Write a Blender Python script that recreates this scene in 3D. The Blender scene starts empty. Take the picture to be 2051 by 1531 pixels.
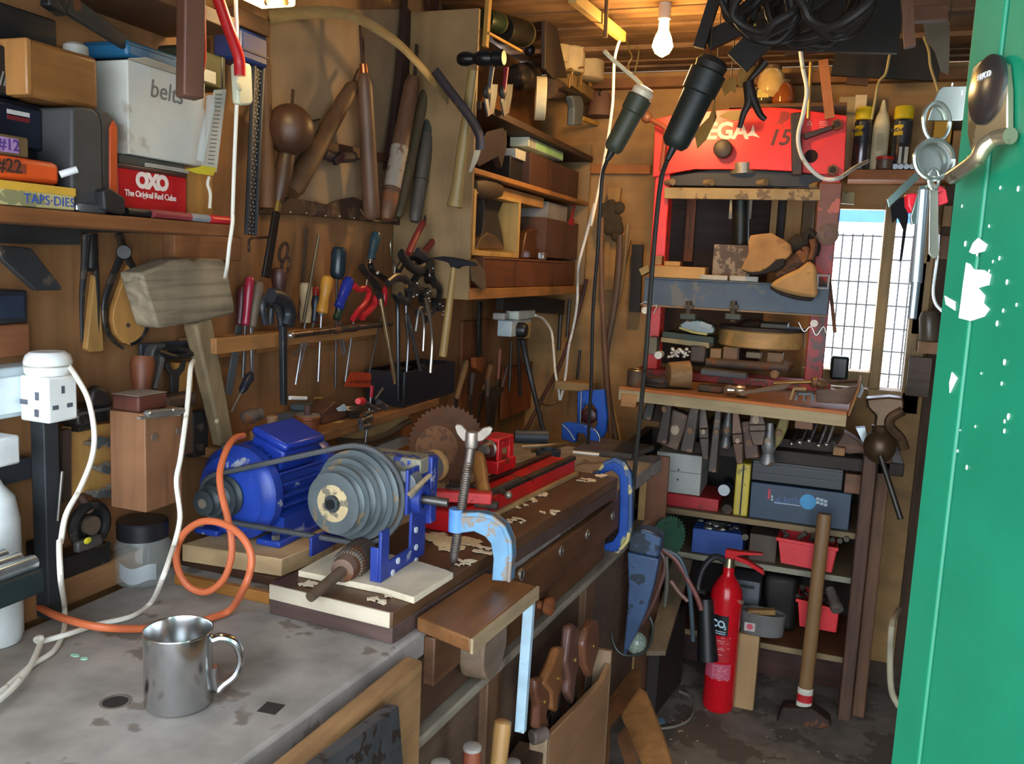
import bpy, bmesh, math, random
from mathutils import Vector, Matrix
random.seed(7)
scene = bpy.context.scene
COL = scene.collection
V = Vector
PI = math.pi

# ------------------------------------------------------------------ camera
FPX = 1750.0
YAW, TILT, ROLL = math.radians(20), math.radians(7.7), math.radians(2.6)
EYE = V((0, 0, 1.5))
FW = V((-math.sin(YAW)*math.cos(TILT), math.cos(YAW)*math.cos(TILT), -math.sin(TILT)))
_r0 = V((math.cos(YAW), math.sin(YAW), 0)); _u0 = _r0.cross(FW)
RT = _r0*math.cos(ROLL)+_u0*math.sin(ROLL)
UP = -_r0*math.sin(ROLL)+_u0*math.cos(ROLL)
cam = bpy.data.objects.new('camera', bpy.data.cameras.new('camera'))
COL.objects.link(cam)
mw = Matrix((RT, UP, -FW)).transposed().to_4x4(); mw.translation = EYE
cam.matrix_world = mw
cam.data.sensor_fit = 'HORIZONTAL'; cam.data.sensor_width = 36
cam.data.lens = 36*FPX/2051; cam.data.clip_start = .02
scene.camera = cam

# photo measurements: a point of the photo (in a zoomed crop k) met with a plane of the room
_s = .3004
CROP = {0:(0,0,1),1:(0,0,_s),2:(470,0,_s),3:(900,0,_s),4:(0,400,_s),5:(400,400,_s),6:(800,400,_s),
 7:(1180,0,_s),8:(1531,0,_s),9:(1180,380,_s),10:(1531,400,_s),11:(1180,720,.3023),12:(1180,1000,.3468),
 13:(0,680,_s),14:(340,760,_s),15:(760,780,.3005),16:(0,1071,_s),17:(450,1071,_s),18:(850,1071,_s),
 19:(900,560,.2221),20:(930,0,.1568),21:(1380,0,.2535)}
def ray(k, u, v):
    o = CROP[k]; px = o[0]+u*o[2]; py = o[1]+v*o[2]
    return FW+RT*((px-1025.5)/FPX)-UP*((py-765.5)/FPX)
def X(k, u, v, x): r = ray(k, u, v); return EYE+r*((x-EYE.x)/r.x)
def Y(k, u, v, y): r = ray(k, u, v); return EYE+r*((y-EYE.y)/r.y)
def Z(k, u, v, z): r = ray(k, u, v); return EYE+r*((z-EYE.z)/r.z)
def D(k, u, v, d): return EYE+ray(k, u, v)*d

# ------------------------------------------------------------------ materials
MATS = {}
def lin(h):
    h = h.lstrip('#'); c = [int(h[i:i+2], 16)/255 for i in (0, 2, 4)]
    return tuple((x/12.92 if x <= .04045 else ((x+.055)/1.055)**2.4) for x in c)+(1,)
def _nodes(name):
    m = bpy.data.materials.new(name); m.use_nodes = True
    n = m.node_tree.nodes; l = m.node_tree.links
    b = n['Principled BSDF']
    return m, n, l, b
def _ramp(n, stops):
    r = n.new('ShaderNodeValToRGB'); e = r.color_ramp.elements
    while len(e) < len(stops): e.new(.5)
    for i, (p, c) in enumerate(stops): e[i].position = p; e[i].color = c
    return r
def mulc(c, f): return tuple(min(1, x*f) for x in c[:3])+(1,)
def wood(h, ax='z', con=.4, rough=.65, sc=1.0, dirt=.25):
    key = ('w', h, ax, con, rough, sc, dirt)
    if key in MATS: return MATS[key]
    m, n, l, b = _nodes('wood'); c = lin(h)
    tc = n.new('ShaderNodeTexCoord'); mp = n.new('ShaderNodeMapping')
    s = {'x': (2, 30, 30), 'y': (30, 2, 30), 'z': (30, 30, 2)}[ax]
    mp.inputs['Scale'].default_value = tuple(q*sc for q in s)
    l.new(tc.outputs['Object'], mp.inputs['Vector'])
    w = n.new('ShaderNodeTexNoise'); w.inputs['Scale'].default_value = 1.6; w.inputs['Detail'].default_value = 5
    w.inputs['Distortion'].default_value = .8
    l.new(mp.outputs[0], w.inputs['Vector'])
    r = _ramp(n, [(.3, mulc(c, 1-con)), (.55, c), (.75, mulc(c, 1+con*.45))])
    l.new(w.outputs['Fac'], r.inputs[0])
    d = n.new('ShaderNodeTexNoise'); d.inputs['Scale'].default_value = 7; d.inputs['Detail'].default_value = 6
    l.new(tc.outputs['Object'], d.inputs['Vector'])
    dr = _ramp(n, [(.38, (1-dirt*1.1,)*3+(1,)), (.62, (1, 1, 1, 1))])
    l.new(d.outputs['Fac'], dr.inputs[0])
    mx = n.new('ShaderNodeMix'); mx.data_type = 'RGBA'; mx.blend_type = 'MULTIPLY'; mx.inputs[0].default_value = 1
    l.new(r.outputs[0], mx.inputs[6]); l.new(dr.outputs[0], mx.inputs[7])
    l.new(mx.outputs[2], b.inputs['Base Color'])
    b.inputs['Roughness'].default_value = rough
    bp = n.new('ShaderNodeBump'); bp.inputs['Strength'].default_value = .25; bp.inputs['Distance'].default_value = .002
    l.new(w.outputs['Fac'], bp.inputs['Height']); l.new(bp.outputs[0], b.inputs['Normal'])
    MATS[key] = m; return m
def paint(h, rough=.5, metal=0., chip=None, amt=.35, sc=25, var=.25, spec=None):
    """plain or worn coat: base colour with mild grime, chips of another colour"""
    key = ('p', h, rough, metal, chip, amt, sc, var)
    if key in MATS: return MATS[key]
    m, n, l, b = _nodes('paint'); c = lin(h)
    tc = n.new('ShaderNodeTexCoord')
    d = n.new('ShaderNodeTexNoise'); d.inputs['Scale'].default_value = 14; d.inputs['Detail'].default_value = 5
    l.new(tc.outputs['Object'], d.inputs['Vector'])
    r = _ramp(n, [(.3, mulc(c, 1-var)), (.65, mulc(c, 1+var*.3))])
    l.new(d.outputs['Fac'], r.inputs[0]); out = r.outputs[0]
    if chip:
        e = n.new('ShaderNodeTexNoise'); e.inputs['Scale'].default_value = sc; e.inputs['Detail'].default_value = 4
        e.inputs['Roughness'].default_value = .6
        l.new(tc.outputs['Object'], e.inputs['Vector'])
        t = .5+(.5-amt)*.45
        er = _ramp(n, [(t, (0, 0, 0, 1)), (t+.03, (1, 1, 1, 1))])
        l.new(e.outputs['Fac'], er.inputs[0])
        mx = n.new('ShaderNodeMix'); mx.data_type = 'RGBA'
        l.new(er.outputs[0], mx.inputs[0]); l.new(out, mx.inputs[6]); mx.inputs[7].default_value = lin(chip)
        out = mx.outputs[2]
    l.new(out, b.inputs['Base Color'])
    b.inputs['Roughness'].default_value = rough; b.inputs['Metallic'].default_value = metal
    MATS[key] = m; return m
def steel(h='#8d8f90', rough=.4, rust=None, amt=.3): return paint(h, rough, .85, rust, amt, 30, .35)
def rusty(h='#4a3a30', amt=.3): return paint(h, .7, .35, '#6b4228', amt, 22, .4)
def glass(h='#dfe8e4', rough=.05, alpha=.22):
    key = ('g', h, rough, alpha)
    if key in MATS: return MATS[key]
    m, n, l, b = _nodes('glass')
    b.inputs['Base Color'].default_value = lin(h); b.inputs['Roughness'].default_value = rough
    b.inputs['Alpha'].default_value = alpha; b.inputs['Specular IOR Level'].default_value = .8
    MATS[key] = m; return m
def emit(h, st):
    key = ('e', h, st)
    if key in MATS: return MATS[key]
    m, n, l, b = _nodes('lit')
    b.inputs['Base Color'].default_value = lin(h); b.inputs['Emission Color'].default_value = lin(h)
    b.inputs['Emission Strength'].default_value = st
    MATS[key] = m; return m

# ------------------------------------------------------------------ mesh builder
class M:
    def __init__(s): s.v = []; s.f = []
    def add(s, vs, fs):
        o = len(s.v); s.v += [V(p) for p in vs]; s.f += [tuple(i+o for i in f) for f in fs]; return s
    def bx(s, x0, x1, y0, y1, z0, z1, rz=0):
        x0, x1 = sorted((x0, x1)); y0, y1 = sorted((y0, y1)); z0, z1 = sorted((z0, z1))
        c = V(((x0+x1)/2, (y0+y1)/2, 0)); R = Matrix.Rotation(rz, 3, 'Z')
        p = [V((x, y, z)) for z in (z0, z1) for x, y in ((x0, y0), (x1, y0), (x1, y1), (x0, y1))]
        if rz: p = [R@(q-c)+c for q in p]
        return s.add(p, [(3, 2, 1, 0), (4, 5, 6, 7), (0, 1, 5, 4), (1, 2, 6, 5), (2, 3, 7, 6), (3, 0, 4, 7)])
    def poly(s, pts, d):
        n = len(pts); pts = [V(p) for p in pts]; d = V(d)
        return s.add(pts+[p+d for p in pts], [tuple(range(n-1, -1, -1)), tuple(range(n, 2*n))]+[(i, (i+1) % n, (i+1) % n+n, i+n) for i in range(n)])
    def bar(s, a, b, w, t, nrm, w2=None, t2=None):
        a = V(a); b = V(b); ax = (b-a).normalized(); nrm = V(nrm); nrm = (nrm-ax*nrm.dot(ax)).normalized(); sd = ax.cross(nrm)
        w2 = w if w2 is None else w2; t2 = t if t2 is None else t2; p = []
        for q, ww, tt in ((a, w, t), (b, w2, t2)):
            for i, j in ((-1, -1), (1, -1), (1, 1), (-1, 1)): p.append(q+sd*(ww/2*i)+nrm*(tt/2*j))
        return s.add(p, [(3, 2, 1, 0), (4, 5, 6, 7), (0, 1, 5, 4), (1, 2, 6, 5), (2, 3, 7, 6), (3, 0, 4, 7)])
    def lathe(s, a, b, prof, n=16, flat=None, fl=1.):
        """prof: (t, r) along a->b; flat: direction squashed by fl"""
        a = V(a); b = V(b); ax = (b-a).normalized()
        e = V(flat) if flat is not None else (V((0, 0, 1)) if abs(ax.z) < .9 else V((1, 0, 0)))
        e = (e-ax*e.dot(ax)).normalized(); g = ax.cross(e); vs = []; fs = []
        for t, r in prof:
            c = a+(b-a)*t; r = max(r, 1e-5)
            for i in range(n):
                q = 2*PI*i/n; vs.append(c+e*(r*fl*math.cos(q))+g*(r*math.sin(q)))
        for j in range(len(prof)-1):
            for i in range(n): fs.append((j*n+i, j*n+(i+1) % n, (j+1)*n+(i+1) % n, (j+1)*n+i))
        if prof[0] != prof[-1]:
            fs.append(tuple(range(n-1, -1, -1))); k = (len(prof)-1)*n; fs.append(tuple(range(k, k+n)))
        return s.add(vs, fs)
    def cyl(s, a, b, r, r2=None, n=16): return s.lathe(a, b, [(0, r), (1, r if r2 is None else r2)], n)
    def ring(s, a, b, ro, ri, n=24): return s.lathe(a, b, [(0, ri), (0, ro), (1, ro), (1, ri), (0, ri)], n)
    def sph(s, c, r, sc=(1, 1, 1), n=14, m=8):
        vs = []; fs = []; c = V(c)
        for j in range(m+1):
            t = PI*j/m
            for i in range(n):
                q = 2*PI*i/n; st = max(math.sin(t), 1e-4)
                vs.append(c+V((r*sc[0]*st*math.cos(q), r*sc[1]*st*math.sin(q), r*sc[2]*math.cos(t))))
        for j in range(m):
            for i in range(n): fs.append((j*n+i, (j+1)*n+i, (j+1)*n+(i+1) % n, j*n+(i+1) % n))
        return s.add(vs, fs)
    def tube(s, pts, r, n=8, sub=6, r2=None, flat=None, fl=1.):
        p = [V(q) for q in pts]
        if sub > 1 and len(p) > 2:
            o = []; e = [p[0]*2-p[1]]+p+[p[-1]*2-p[-2]]
            for i in range(1, len(e)-2):
                for k in range(sub):
                    t = k/sub; a, b, c, d = e[i-1], e[i], e[i+1], e[i+2]
                    o.append(.5*((2*b)+(c-a)*t+(2*a-5*b+4*c-d)*t*t+(3*b-a-3*c+d)*t*t*t))
            o.append(p[-1]); p = o
        N = len(p); vs = []; fs = []
        e = None
        for j, q in enumerate(p):
            ax = (p[min(j+1, N-1)]-p[max(j-1, 0)])
            if ax.length < 1e-9: ax = V((0, 0, 1))
            ax.normalize()
            if flat is not None: e = V(flat)
            elif e is None: e = V((0, 0, 1)) if abs(ax.z) < .8 else V((1, 0, 0))
            e = e-ax*e.dot(ax)
            if e.length < 1e-6: e = ax.orthogonal()
            e.normalize(); g = ax.cross(e)
            rr = r if r2 is None else r+(r2-r)*j/(N-1)
            for i in range(n):
                w = 2*PI*i/n; vs.append(q+e*(rr*fl*math.cos(w))+g*(rr*math.sin(w)))
        for j in range(N-1):
            for i in range(n): fs.append((j*n+i, j*n+(i+1) % n, (j+1)*n+(i+1) % n, (j+1)*n+i))
        fs.append(tuple(range(n-1, -1, -1))); k = (N-1)*n; fs.append(tuple(range(k, k+n)))
        return s.add(vs, fs)
    def tor(s, c, R, r, ax, n=24, m=8, a0=0, a1=2*PI):
        ax = V(ax).normalized(); e = ax.orthogonal().normalized(); g = ax.cross(e)
        N = n if a1-a0 < 6.28 else n
        pts = [V(c)+e*(R*math.cos(a0+(a1-a0)*i/N))+g*(R*math.sin(a0+(a1-a0)*i/N)) for i in range(N+1)]
        return s.tube(pts, r, m, 1)
    def grid(s, f, nu, nv, th):
        """sheet f(u,v)->point, thickened along th"""
        th = V(th); vs = []; fs = []
        for k in (0, 1):
            for j in range(nv+1):
                for i in range(nu+1): vs.append(V(f(i/nu, j/nv))+th*k)
        W = nu+1; B = W*(nv+1)
        for j in range(nv):
            for i in range(nu):
                a = j*W+i; fs.append((a, a+W, a+W+1, a+1)); fs.append((a+B, a+1+B, a+W+1+B, a+W+B))
        ed = [j for j in range(nu)]; 
        for i in range(nu): fs.append((i, i+1, i+1+B, i+B)); a = nv*W+i; fs.append((a, a+B, a+1+B, a+1))
        for j in range(nv): a = j*W; fs.append((a, a+B, a+W+B, a+W)); a = j*W+nu; fs.append((a, a+W, a+W+B, a+B))
        return s.add(vs, fs)
    def build(s, name, mat, parent=None, bev=0, ang=35, org=None):
        base = V((0, 0, 0))
        if parent is not None: base = WORLD[parent.name]
        elif org is not None: base = V(org)
        elif s.v:
            xs = [p.x for p in s.v]; ys = [p.y for p in s.v]; zs = [p.z for p in s.v]
            base = V(((min(xs)+max(xs))/2, (min(ys)+max(ys))/2, min(zs)))
        me = bpy.data.meshes.new(name)
        me.from_pydata([tuple(p-base) for p in s.v], [], s.f)
        b = bmesh.new(); b.from_mesh(me); bmesh.ops.recalc_face_normals(b, faces=b.faces); b.to_mesh(me); b.free()
        me.shade_smooth(); me.set_sharp_from_angle(angle=math.radians(ang))
        me.materials.append(mat)
        o = bpy.data.objects.new(name, me); COL.objects.link(o)
        if parent is not None:
            o.parent = parent; WORLD[o.name] = base
        else:
            o.location = base; WORLD[o.name] = base.copy()
        if bev:
            md = o.modifiers.new('edge', 'BEVEL'); md.width = bev; md.segments = 2; md.limit_method = 'ANGLE'; md.angle_limit = .6
        return o
WORLD = {}
def T(name, label, cat, base, group=None):
    o = bpy.data.objects.new(name, None); COL.objects.link(o); o.location = V(base); o.empty_display_size = .02
    o['label'] = label; o['category'] = cat
    if group: o['group'] = group
    WORLD[o.name] = V(base); return o
def tag(o, label, cat, group=None, kind=None):
    o['label'] = label; o['category'] = cat
    if group: o['group'] = group
    if kind: o['kind'] = kind
    return o
def struct(o): o['kind'] = 'structure'; return o
def lettering(txt, c, size, xd, yd, mat, parent, name='lettering', ext=.0003, bold=0., spc=1., shear=0, align='CENTER'):
    cu = bpy.data.curves.new('t', 'FONT'); cu.body = txt; cu.size = size; cu.extrude = ext; cu.offset = bold
    cu.align_x = align; cu.align_y = 'CENTER'; cu.space_character = spc; cu.shear = shear; cu.resolution_u = 3
    tmp = bpy.data.objects.new('t', cu); COL.objects.link(tmp)
    me = bpy.data.meshes.new_from_object(tmp); bpy.data.objects.remove(tmp)
    xd = V(xd).normalized(); yd = V(yd); yd = (yd-xd*yd.dot(xd)).normalized(); zd = xd.cross(yd)
    base = WORLD[parent.name] if parent is not None else V((0, 0, 0)); c = V(c)
    for q in me.vertices: q.co = c+xd*q.co.x+yd*q.co.y+zd*(q.co.z+ext)-base
    me.materials.clear(); me.materials.append(mat)
    o = bpy.data.objects.new(name, me); COL.objects.link(o)
    o.parent = parent; WORLD[o.name] = base; return o
def fx(k, u0, v0, u1, v1, x, dep, m=None):
    """box whose front face is seen on the plane x between two photo corners, running back dep (towards -x)"""
    a = X(k, u0, v1, x); b = X(k, u1, v0, x)
    a2 = X(k, u0, v0, x); b2 = X(k, u1, v1, x)
    return (m or M()).bx(x-dep, x, (a.y+a2.y)/2, (b.y+b2.y)/2, (a.z+b2.z)/2, (b.z+a2.z)/2)
def fy(k, u0, v0, u1, v1, y, dep, m=None):
    a = Y(k, u0, v1, y); b = Y(k, u1, v0, y); a2 = Y(k, u0, v0, y); b2 = Y(k, u1, v1, y)
    return (m or M()).bx((a.x+a2.x)/2, (b.x+b2.x)/2, y, y+dep, (a.z+b2.z)/2, (b.z+a2.z)/2)
def rod(a, b, r, n=10): return M().cyl(a, b, r, n=n)
# profiles of turned handles
HANDLE = [(0, .55), (.03, .8), (.12, .98), (.35, 1), (.6, .85), (.8, .75), (.92, .85), (.97, .8), (1, .6)]
def prof(p, r): return [(t, q*r) for t, q in p]
DX, DY, DZ = V((1, 0, 0)), V((0, 1, 0)), V((0, 0, 1))
# ------------------------------------------------------------------ setting
WX = -1.25; BY = 3.62; CZ = 2.29
PLY = wood('#996d45', 'z', .2, .6, .5, .25)
struct(M().bx(WX-.04, WX, -.5, BY+.06, 0, CZ).build('wall_left', PLY))
# back wall round the two window openings
WL0, WL1, WL2, WL3 = -.075, .145, .185, .262
WB, WT = 1.15, 1.765
bwm = M()
bwm.bx(WX, WL0, BY, BY+.05, 0, CZ).bx(WL0, WL3, BY, BY+.05, 0, WB-.07).bx(WL0, WL3, BY, BY+.05, WT, CZ).bx(WL3, .9, BY, BY+.05, 0, CZ)
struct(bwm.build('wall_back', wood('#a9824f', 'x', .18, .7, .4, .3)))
struct(M().bx(.86, .9, .35, BY+.05, 0, CZ).build('wall_right', wood('#5d4630', 'z', .3)))
struct(M().bx(-1.3, .95, -.3, BY+.05, -.05, 0).build('floor', paint('#7a7066', .85, 0, '#5c5248', .45, 6, .35)))
struct(M().bx(-5, 5, -5, -.3, -.06, -.01).build('floor', paint('#b3ada2', .9)))  # unseen pale ground added as a bright reflector for the mug
struct(M().bx(.34, .86, BY-.02, BY-.001, 0, CZ-.1).build('trim_4', wood('#4d3826', 'z', .4, .8)))
# ceiling: boards running across the shed
cm = M(); y = -.2; i = 0
while y < BY+.1:
    w = random.uniform(.07, .12); cm.bx(WX-.04, .9, y, y+w-.006, CZ+random.uniform(0, .02), CZ+.05); y += w
struct(cm.build('ceiling', wood('#7a5a3a', 'x', .45, .75, .6, .4)))
struct(M().bx(WX-.04, .9, -.02, .04, 1.92, CZ+.05).build('shade_lintel', wood('#4d3a28', 'x', .3)))  # unseen lintel, added low to keep skylight off the upper shelves
# window: pane, mullion, frame
wf = M()
WC = wood('#a5885a', 'z', .3, .65)
wf.bx(WL1, WL2, BY-.05, BY+.05, WB-.06, WT+.03)
wf.bx(WL3, WL3+.06, BY-.07, BY+.05, WB-.14, WT+.08)
wf.bx(WL0-.03, WL1, BY-.04, BY+.05, WB-.06, WB)
wf.bx(WL1, WL3+.06, BY-.07, BY+.05, WB-.14, WB-.06)
window = struct(wf.build('window_1', WC, bev=.003))
struct(M().bx(WL0, WL1, BY+.02, BY+.024, WB, WT).bx(WL2, WL3, BY+.02, BY+.024, WB-.06, WT).build('pane', glass('#eef6fb', .02, .08), window))
# hardboard panel and rails fixed to the left wall
hp = [X(2, 235, 110, WX), X(2, 640, 70, WX), X(2, 1120, 60, WX), X(2, 1300, 420, WX), X(2, 1270, 1440, WX), X(2, 240, 1390, WX)]
struct(M().poly(hp, (.006, 0, 0)).build('trim_1', paint('#9a8062', .75, 0, None, .3, 20, .15)))

# ------------------------------------------------------------------ light
w = bpy.data.worlds.new('world'); scene.world = w; w.use_nodes = True
nt = w.node_tree; bg = nt.nodes['Background']; bg.inputs[0].default_value = (.80, .90, 1, 1); bg.inputs[1].default_value = 6
scene.view_settings.view_transform = 'Standard'; scene.view_settings.look = 'None'
EXPO = .55; scene.view_settings.gamma = 1
BULB = Y(7, 490, 300, 2.75)
t = T('light_bulb', 'lit bare bulb glowing under the ceiling boards at the back', 'bulb', BULB)
M().lathe(BULB+V((0, 0, .075)), BULB+V((0, 0, -.035)), [(0, .014), (.3, .016), (.5, .026), (.72, .032), (.9, .022), (1, .004)], 20).build('globe', emit('#ffc45a', 60), t)
M().cyl(BULB+V((0, 0, .075)), BULB+V((0, 0, .125)), .019).build('holder', paint('#d8cfc0', .5), t)
M().tube([BULB+V((0, 0, .12)), BULB+V((0.01, .01, .2)), V((BULB.x, BULB.y+.02, CZ))], .003).build('flex', paint('#d8cfc0', .5), t)
def lamp(name, loc, e, col, r=.04):
    d = bpy.data.lights.new(name, 'POINT'); d.energy = e; d.color = col; d.shadow_soft_size = r
    o = bpy.data.objects.new(name, d); COL.objects.link(o); o.location = loc; return o
lamp('bulb_light', BULB+V((0, 0, -.075)), 10, (1, .62, .25))
# ------------------------------------------------------------------ workbench along the left wall
def E(y): return -.64+.065*(y-.9)
BT = .87
GREYW = wood('#7d7166', 'y', .3, .7, .7, .3)
BRN = wood('#5e3c22', 'y', .35, .55, .8, .3)
BRND = wood('#4a2f1d', 'y', .35, .6, .8, .3)
ORW = wood('#a8702f', 'x', .3, .5)
PALE = wood('#c9b187', 'x', .2, .6, .8, .2)
t = T('workbench', 'long grey-topped wooden workbench with drawers along the left wall', 'workbench', (-.9, 1.6, 0))
BX0 = -1.2
M().poly([(BX0, -.1, BT-.05), (E(-.1), -.1, BT-.05), (E(2.93), 2.93, BT-.05), (BX0, 2.93, BT-.05)], (0, 0, .05)).build('worktop', paint('#989089', .75, 0, '#72675e', .34, 7, .35), t, .006)
# apron with dog holes
y0, y1 = 1.3, 2.37
M().poly([(E(y0), y0, .77), (E(y0)+.022, y0, .77), (E(y1)+.022, y1, .77), (E(y1), y1, .77)], (0, 0, .088)).build('apron', BRN, t, .003)
for u, v in ((970, 1240), (1190, 1075), (1335, 960), (1475, 830)):
    p = X(15, u, v, -.56); p.x = E(p.y)+.022
    M().ring(p+V((-.004, 0, 0)), p+V((.003, 0, 0)), .013, .0095).build('hole_bush', steel('#9a9184', .5), t)
    M().cyl(p+V((-.004, 0, 0)), p+V((.001, 0, 0)), .0095).build('dog_hole', paint('#191512', .9), t)
# carcase front below the apron: drawer, dusty rail, panel
def fb(y0, y1, z0, z1, off, th=.02): return [(E(y0)+off, y0, z0), (E(y1)+off, y1, z0), (E(y1)+off, y1, z1), (E(y0)+off, y0, z1)], (-th, 0, 0)
M().poly(*fb(1.56, 2.3, .7, .768, .008)).build('drawer', BRN, t, .003)
M().poly(*fb(.9, 1.55, .7, .82, .003)).build('drawer', BRND, t, .003)
M().poly(*fb(.6, 2.75, .672, .692, .02, .05)).build('rail', wood('#8f8473', 'y', .25, .8), t, .004)
M().poly(*fb(.5, 2.75, .05, .67, -.01)).build('front_panel', wood('#5f4a3a', 'y', .3, .7), t)
for ya in (1.56, 2.16):
    M().poly(*fb(ya, ya+.07, .0, .67, .008, .05)).build('stile', wood('#6b4d34', 'z', .3), t, .003)
p = X(18, 860, 350, -.54); p.x = E(p.y)+.004; p.z = .735
M().lathe(p, p+V((.04, 0, 0)), [(0, .01), (.35, .01), (.5, .019), (.9, .021), (1, .012)], 18).build('knob', wood('#8a4f2c', 'x', .3, .5), t)
M().bx(BX0, -.62, 2.88, 2.93, 0, .82).build('end_panel', BRND, t)
M().bx(BX0, BX0+.03, 0, 2.9, 0, .82).build('back_panel', BRND, t)
M().poly([Z(17, 1210, 800, .865), Z(17, 1325, 835, .865), (-.572, .55, .865), (-.625, .55, .865)], (0, 0, -.34)).build('vice_jaw', wood('#a57d52', 'y', .3, .65, .8, .35), t, .006)
M().poly([X(17, 1165, 1140, -.535), X(17, 1195, 1531, -.535), (-.535, 1.06, .6), (-.535, .6, .6), (-.535, .6, .878), X(17, 650, 1531, -.535)], (-.02, 0, 0)).build('jaw_plate', steel('#6d7073', .55, '#4d443e', .4), t, .003)
# dark oily stains on the top and bored dog hole
p = Z(16, 770, 1120, BT)
M().ring(p+V((0, 0, -.01)), p+V((0, 0, .0012)), .021, .017).build('hole_rim', paint('#6b6058', .8), t)
M().cyl(p+V((0, 0, -.01)), p+V((0, 0, .0006)), .0172, n=24).build('bench_hole', paint('#241f1b', .9), t)
p = Z(17, 310, 1160, BT)
M().bx(p.x-.014, p.x+.014, p.y-.014, p.y+.014, BT-.01, BT+.0008, .1).build('bench_hole', paint('#2b2622', .9), t)

# round wooden boss below the flap, flap, blue prop
cc = X(18, 330, 720, -.585)
o = M().cyl(cc+V((-.005, 0, 0)), cc+V((.045, 0, 0)), .062, n=32).build('round_boss', wood('#7a6450', 'y', .3), t, .004)
fl = [Z(18, 305, 695, .897), Z(18, 748, 342, .897), V((-.6, 1.54, .897)), V((-.621, 1.285, .897))]
t2 = T('side_flap', 'brown wooden flap board sticking out from the bench edge', 'board', (fl[0]+fl[2])/2)
M().poly(fl, (0, 0, -.025)).build('board', wood('#7d5330', 'y', .3, .4), t2, .003)
a, b = fl[0], fl[1]; dv = (b-a).normalized(); nn = V((dv.y, -dv.x, 0))
M().poly([a+nn*.001, b+nn*.001, b+nn*.006, a+nn*.006], (0, 0, -.0255)).build('edge_lipping', wood('#a08a6a', 'y', .2), t2)
a = X(18, 700, 455, -.512); b = X(18, 640, 1312, -.512)
tag(M().bar(a, b, .016, .02, DX).build('prop_strip', paint('#a9c6d6', .5, 0, '#8b9aa2', .25), bev=.001), 'pale blue painted strip propping the end of the flap', 'strip')

# ------------------------------------------------------------------ lathe: base board
nl, nr = V((-.886, 1.24, 0)), V((-.634, 1.222, 0)); fr_, flft = V((-.523, 2.332, 0)), V((-.772, 2.36, 0))
t = T('lathe_base_board', 'dark brown board under the lathe with pale sawn near end', 'board', (nl+fr_)/2+V((0, 0, BT)))
def q4(pts, z): return [V((p.x, p.y, z)) for p in pts]
M().poly(q4([nl, nr, fr_, flft], BT+.031), (0, 0, .025)).build('top_board', wood('#5b3f2a', 'y', .35, .45, .8, .3), t, .0015)
e = (nr-nl).normalized()*.006
M().poly(q4([nl, nr, fr_, flft], BT+.001), (0, 0, .0295)).build('under_board', wood('#54403a', 'x', .3, .6), t, .0015)
M().poly(q4([nl+V((.002, -.0035, 0)), nr+V((-.004, -.0035, 0)), nr+V((-.004, -.0005, 0)), nl+V((.002, -.0005, 0))], BT+.0295), (0, 0, .026)).build('sawn_end', wood('#c8bba4', 'x', .18, .8, .6, .2), t)
dir_ = (fr_-nr).normalized()
BZ = BT+.056
# wood shavings lying on the board
def shav(name, lab, spots, z, col, r0=.004, r1=.011):
    m = M()
    for k, u, v in spots:
        c = Z(k, u, v, z)
        for q in range(5):
            p = c+V((random.uniform(-.018, .018), random.uniform(-.018, .018), .0012)); a = random.uniform(0, 6.28); r = random.uniform(r0, r1)
            m.poly([p+V((r*math.cos(a+w), .6*r*math.sin(a+w), .002*math.sin(3*w+a))) for w in (0, 1.1, 2.2, 3.3, 4.4, 5.5)], (0, 0, .0008))
    return tag(m.build(name, col), lab, 'shavings', None, 'stuff')
shav('wood_shavings', 'pale wood shavings and flakes strewn along the lathe board', [(15, 1000, 740), (15, 1060, 700), (15, 920, 780), (15, 700, 1080), (15, 560, 1160), (15, 1130, 820), (15, 1380, 610), (15, 920, 880), (15, 1480, 580)]*2, BZ+.001, paint('#e3d3b4', .9))
shav('sawdust_heap', 'heap of pale sawdust on the board at the near end of the red bed', [(15, 400, 1000), (15, 440, 1030), (15, 520, 1010), (15, 360, 980), (15, 600, 1020), (15, 480, 1060)]*5, BZ+.001, paint('#dcc49a', .9), .006, .016)
shav('wood_chips', 'cream wood chips on the near end of the lathe board by the chuck', [(17, 540, 325), (17, 1060, 435), (17, 960, 320)], BZ+.001, paint('#e6d6bb', .9), .006, .012)

# ------------------------------------------------------------------ lathe headstock with stepped pulley
PZ = 1.06
sd = V((-dir_.y, dir_.x, 0))   # left
ax0 = V((-.812, 1.322, PZ))
t = T('lathe_headstock', 'blue lathe headstock with large grey stepped pulley on the near board', 'lathe', (-.76, 1.4, BZ+.012))
plate = [Z(17, 490, 240, BZ+.012), Z(17, 1040, 352, BZ+.012), Z(17, 1262, 420, BZ+.012), Z(17, 1525, 255, BZ+.012), Z(17, 1470, 232, BZ+.012), Z(17, 1310, 182, BZ+.012), V((-.86, 1.46, BZ+.012))]
M().poly(plate, (0, 0, -.0115)).build('mounting_board', wood('#d9cbb0', 'y', .12, .7, .8, .25), t, .001)
BLUE = paint('#24398a', .4, 0, '#8b8fa0', .22, 30)
PX = -.70; z0 = BZ+.012
def yz(u, v): p = X(14, u, v, PX); return p
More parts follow.
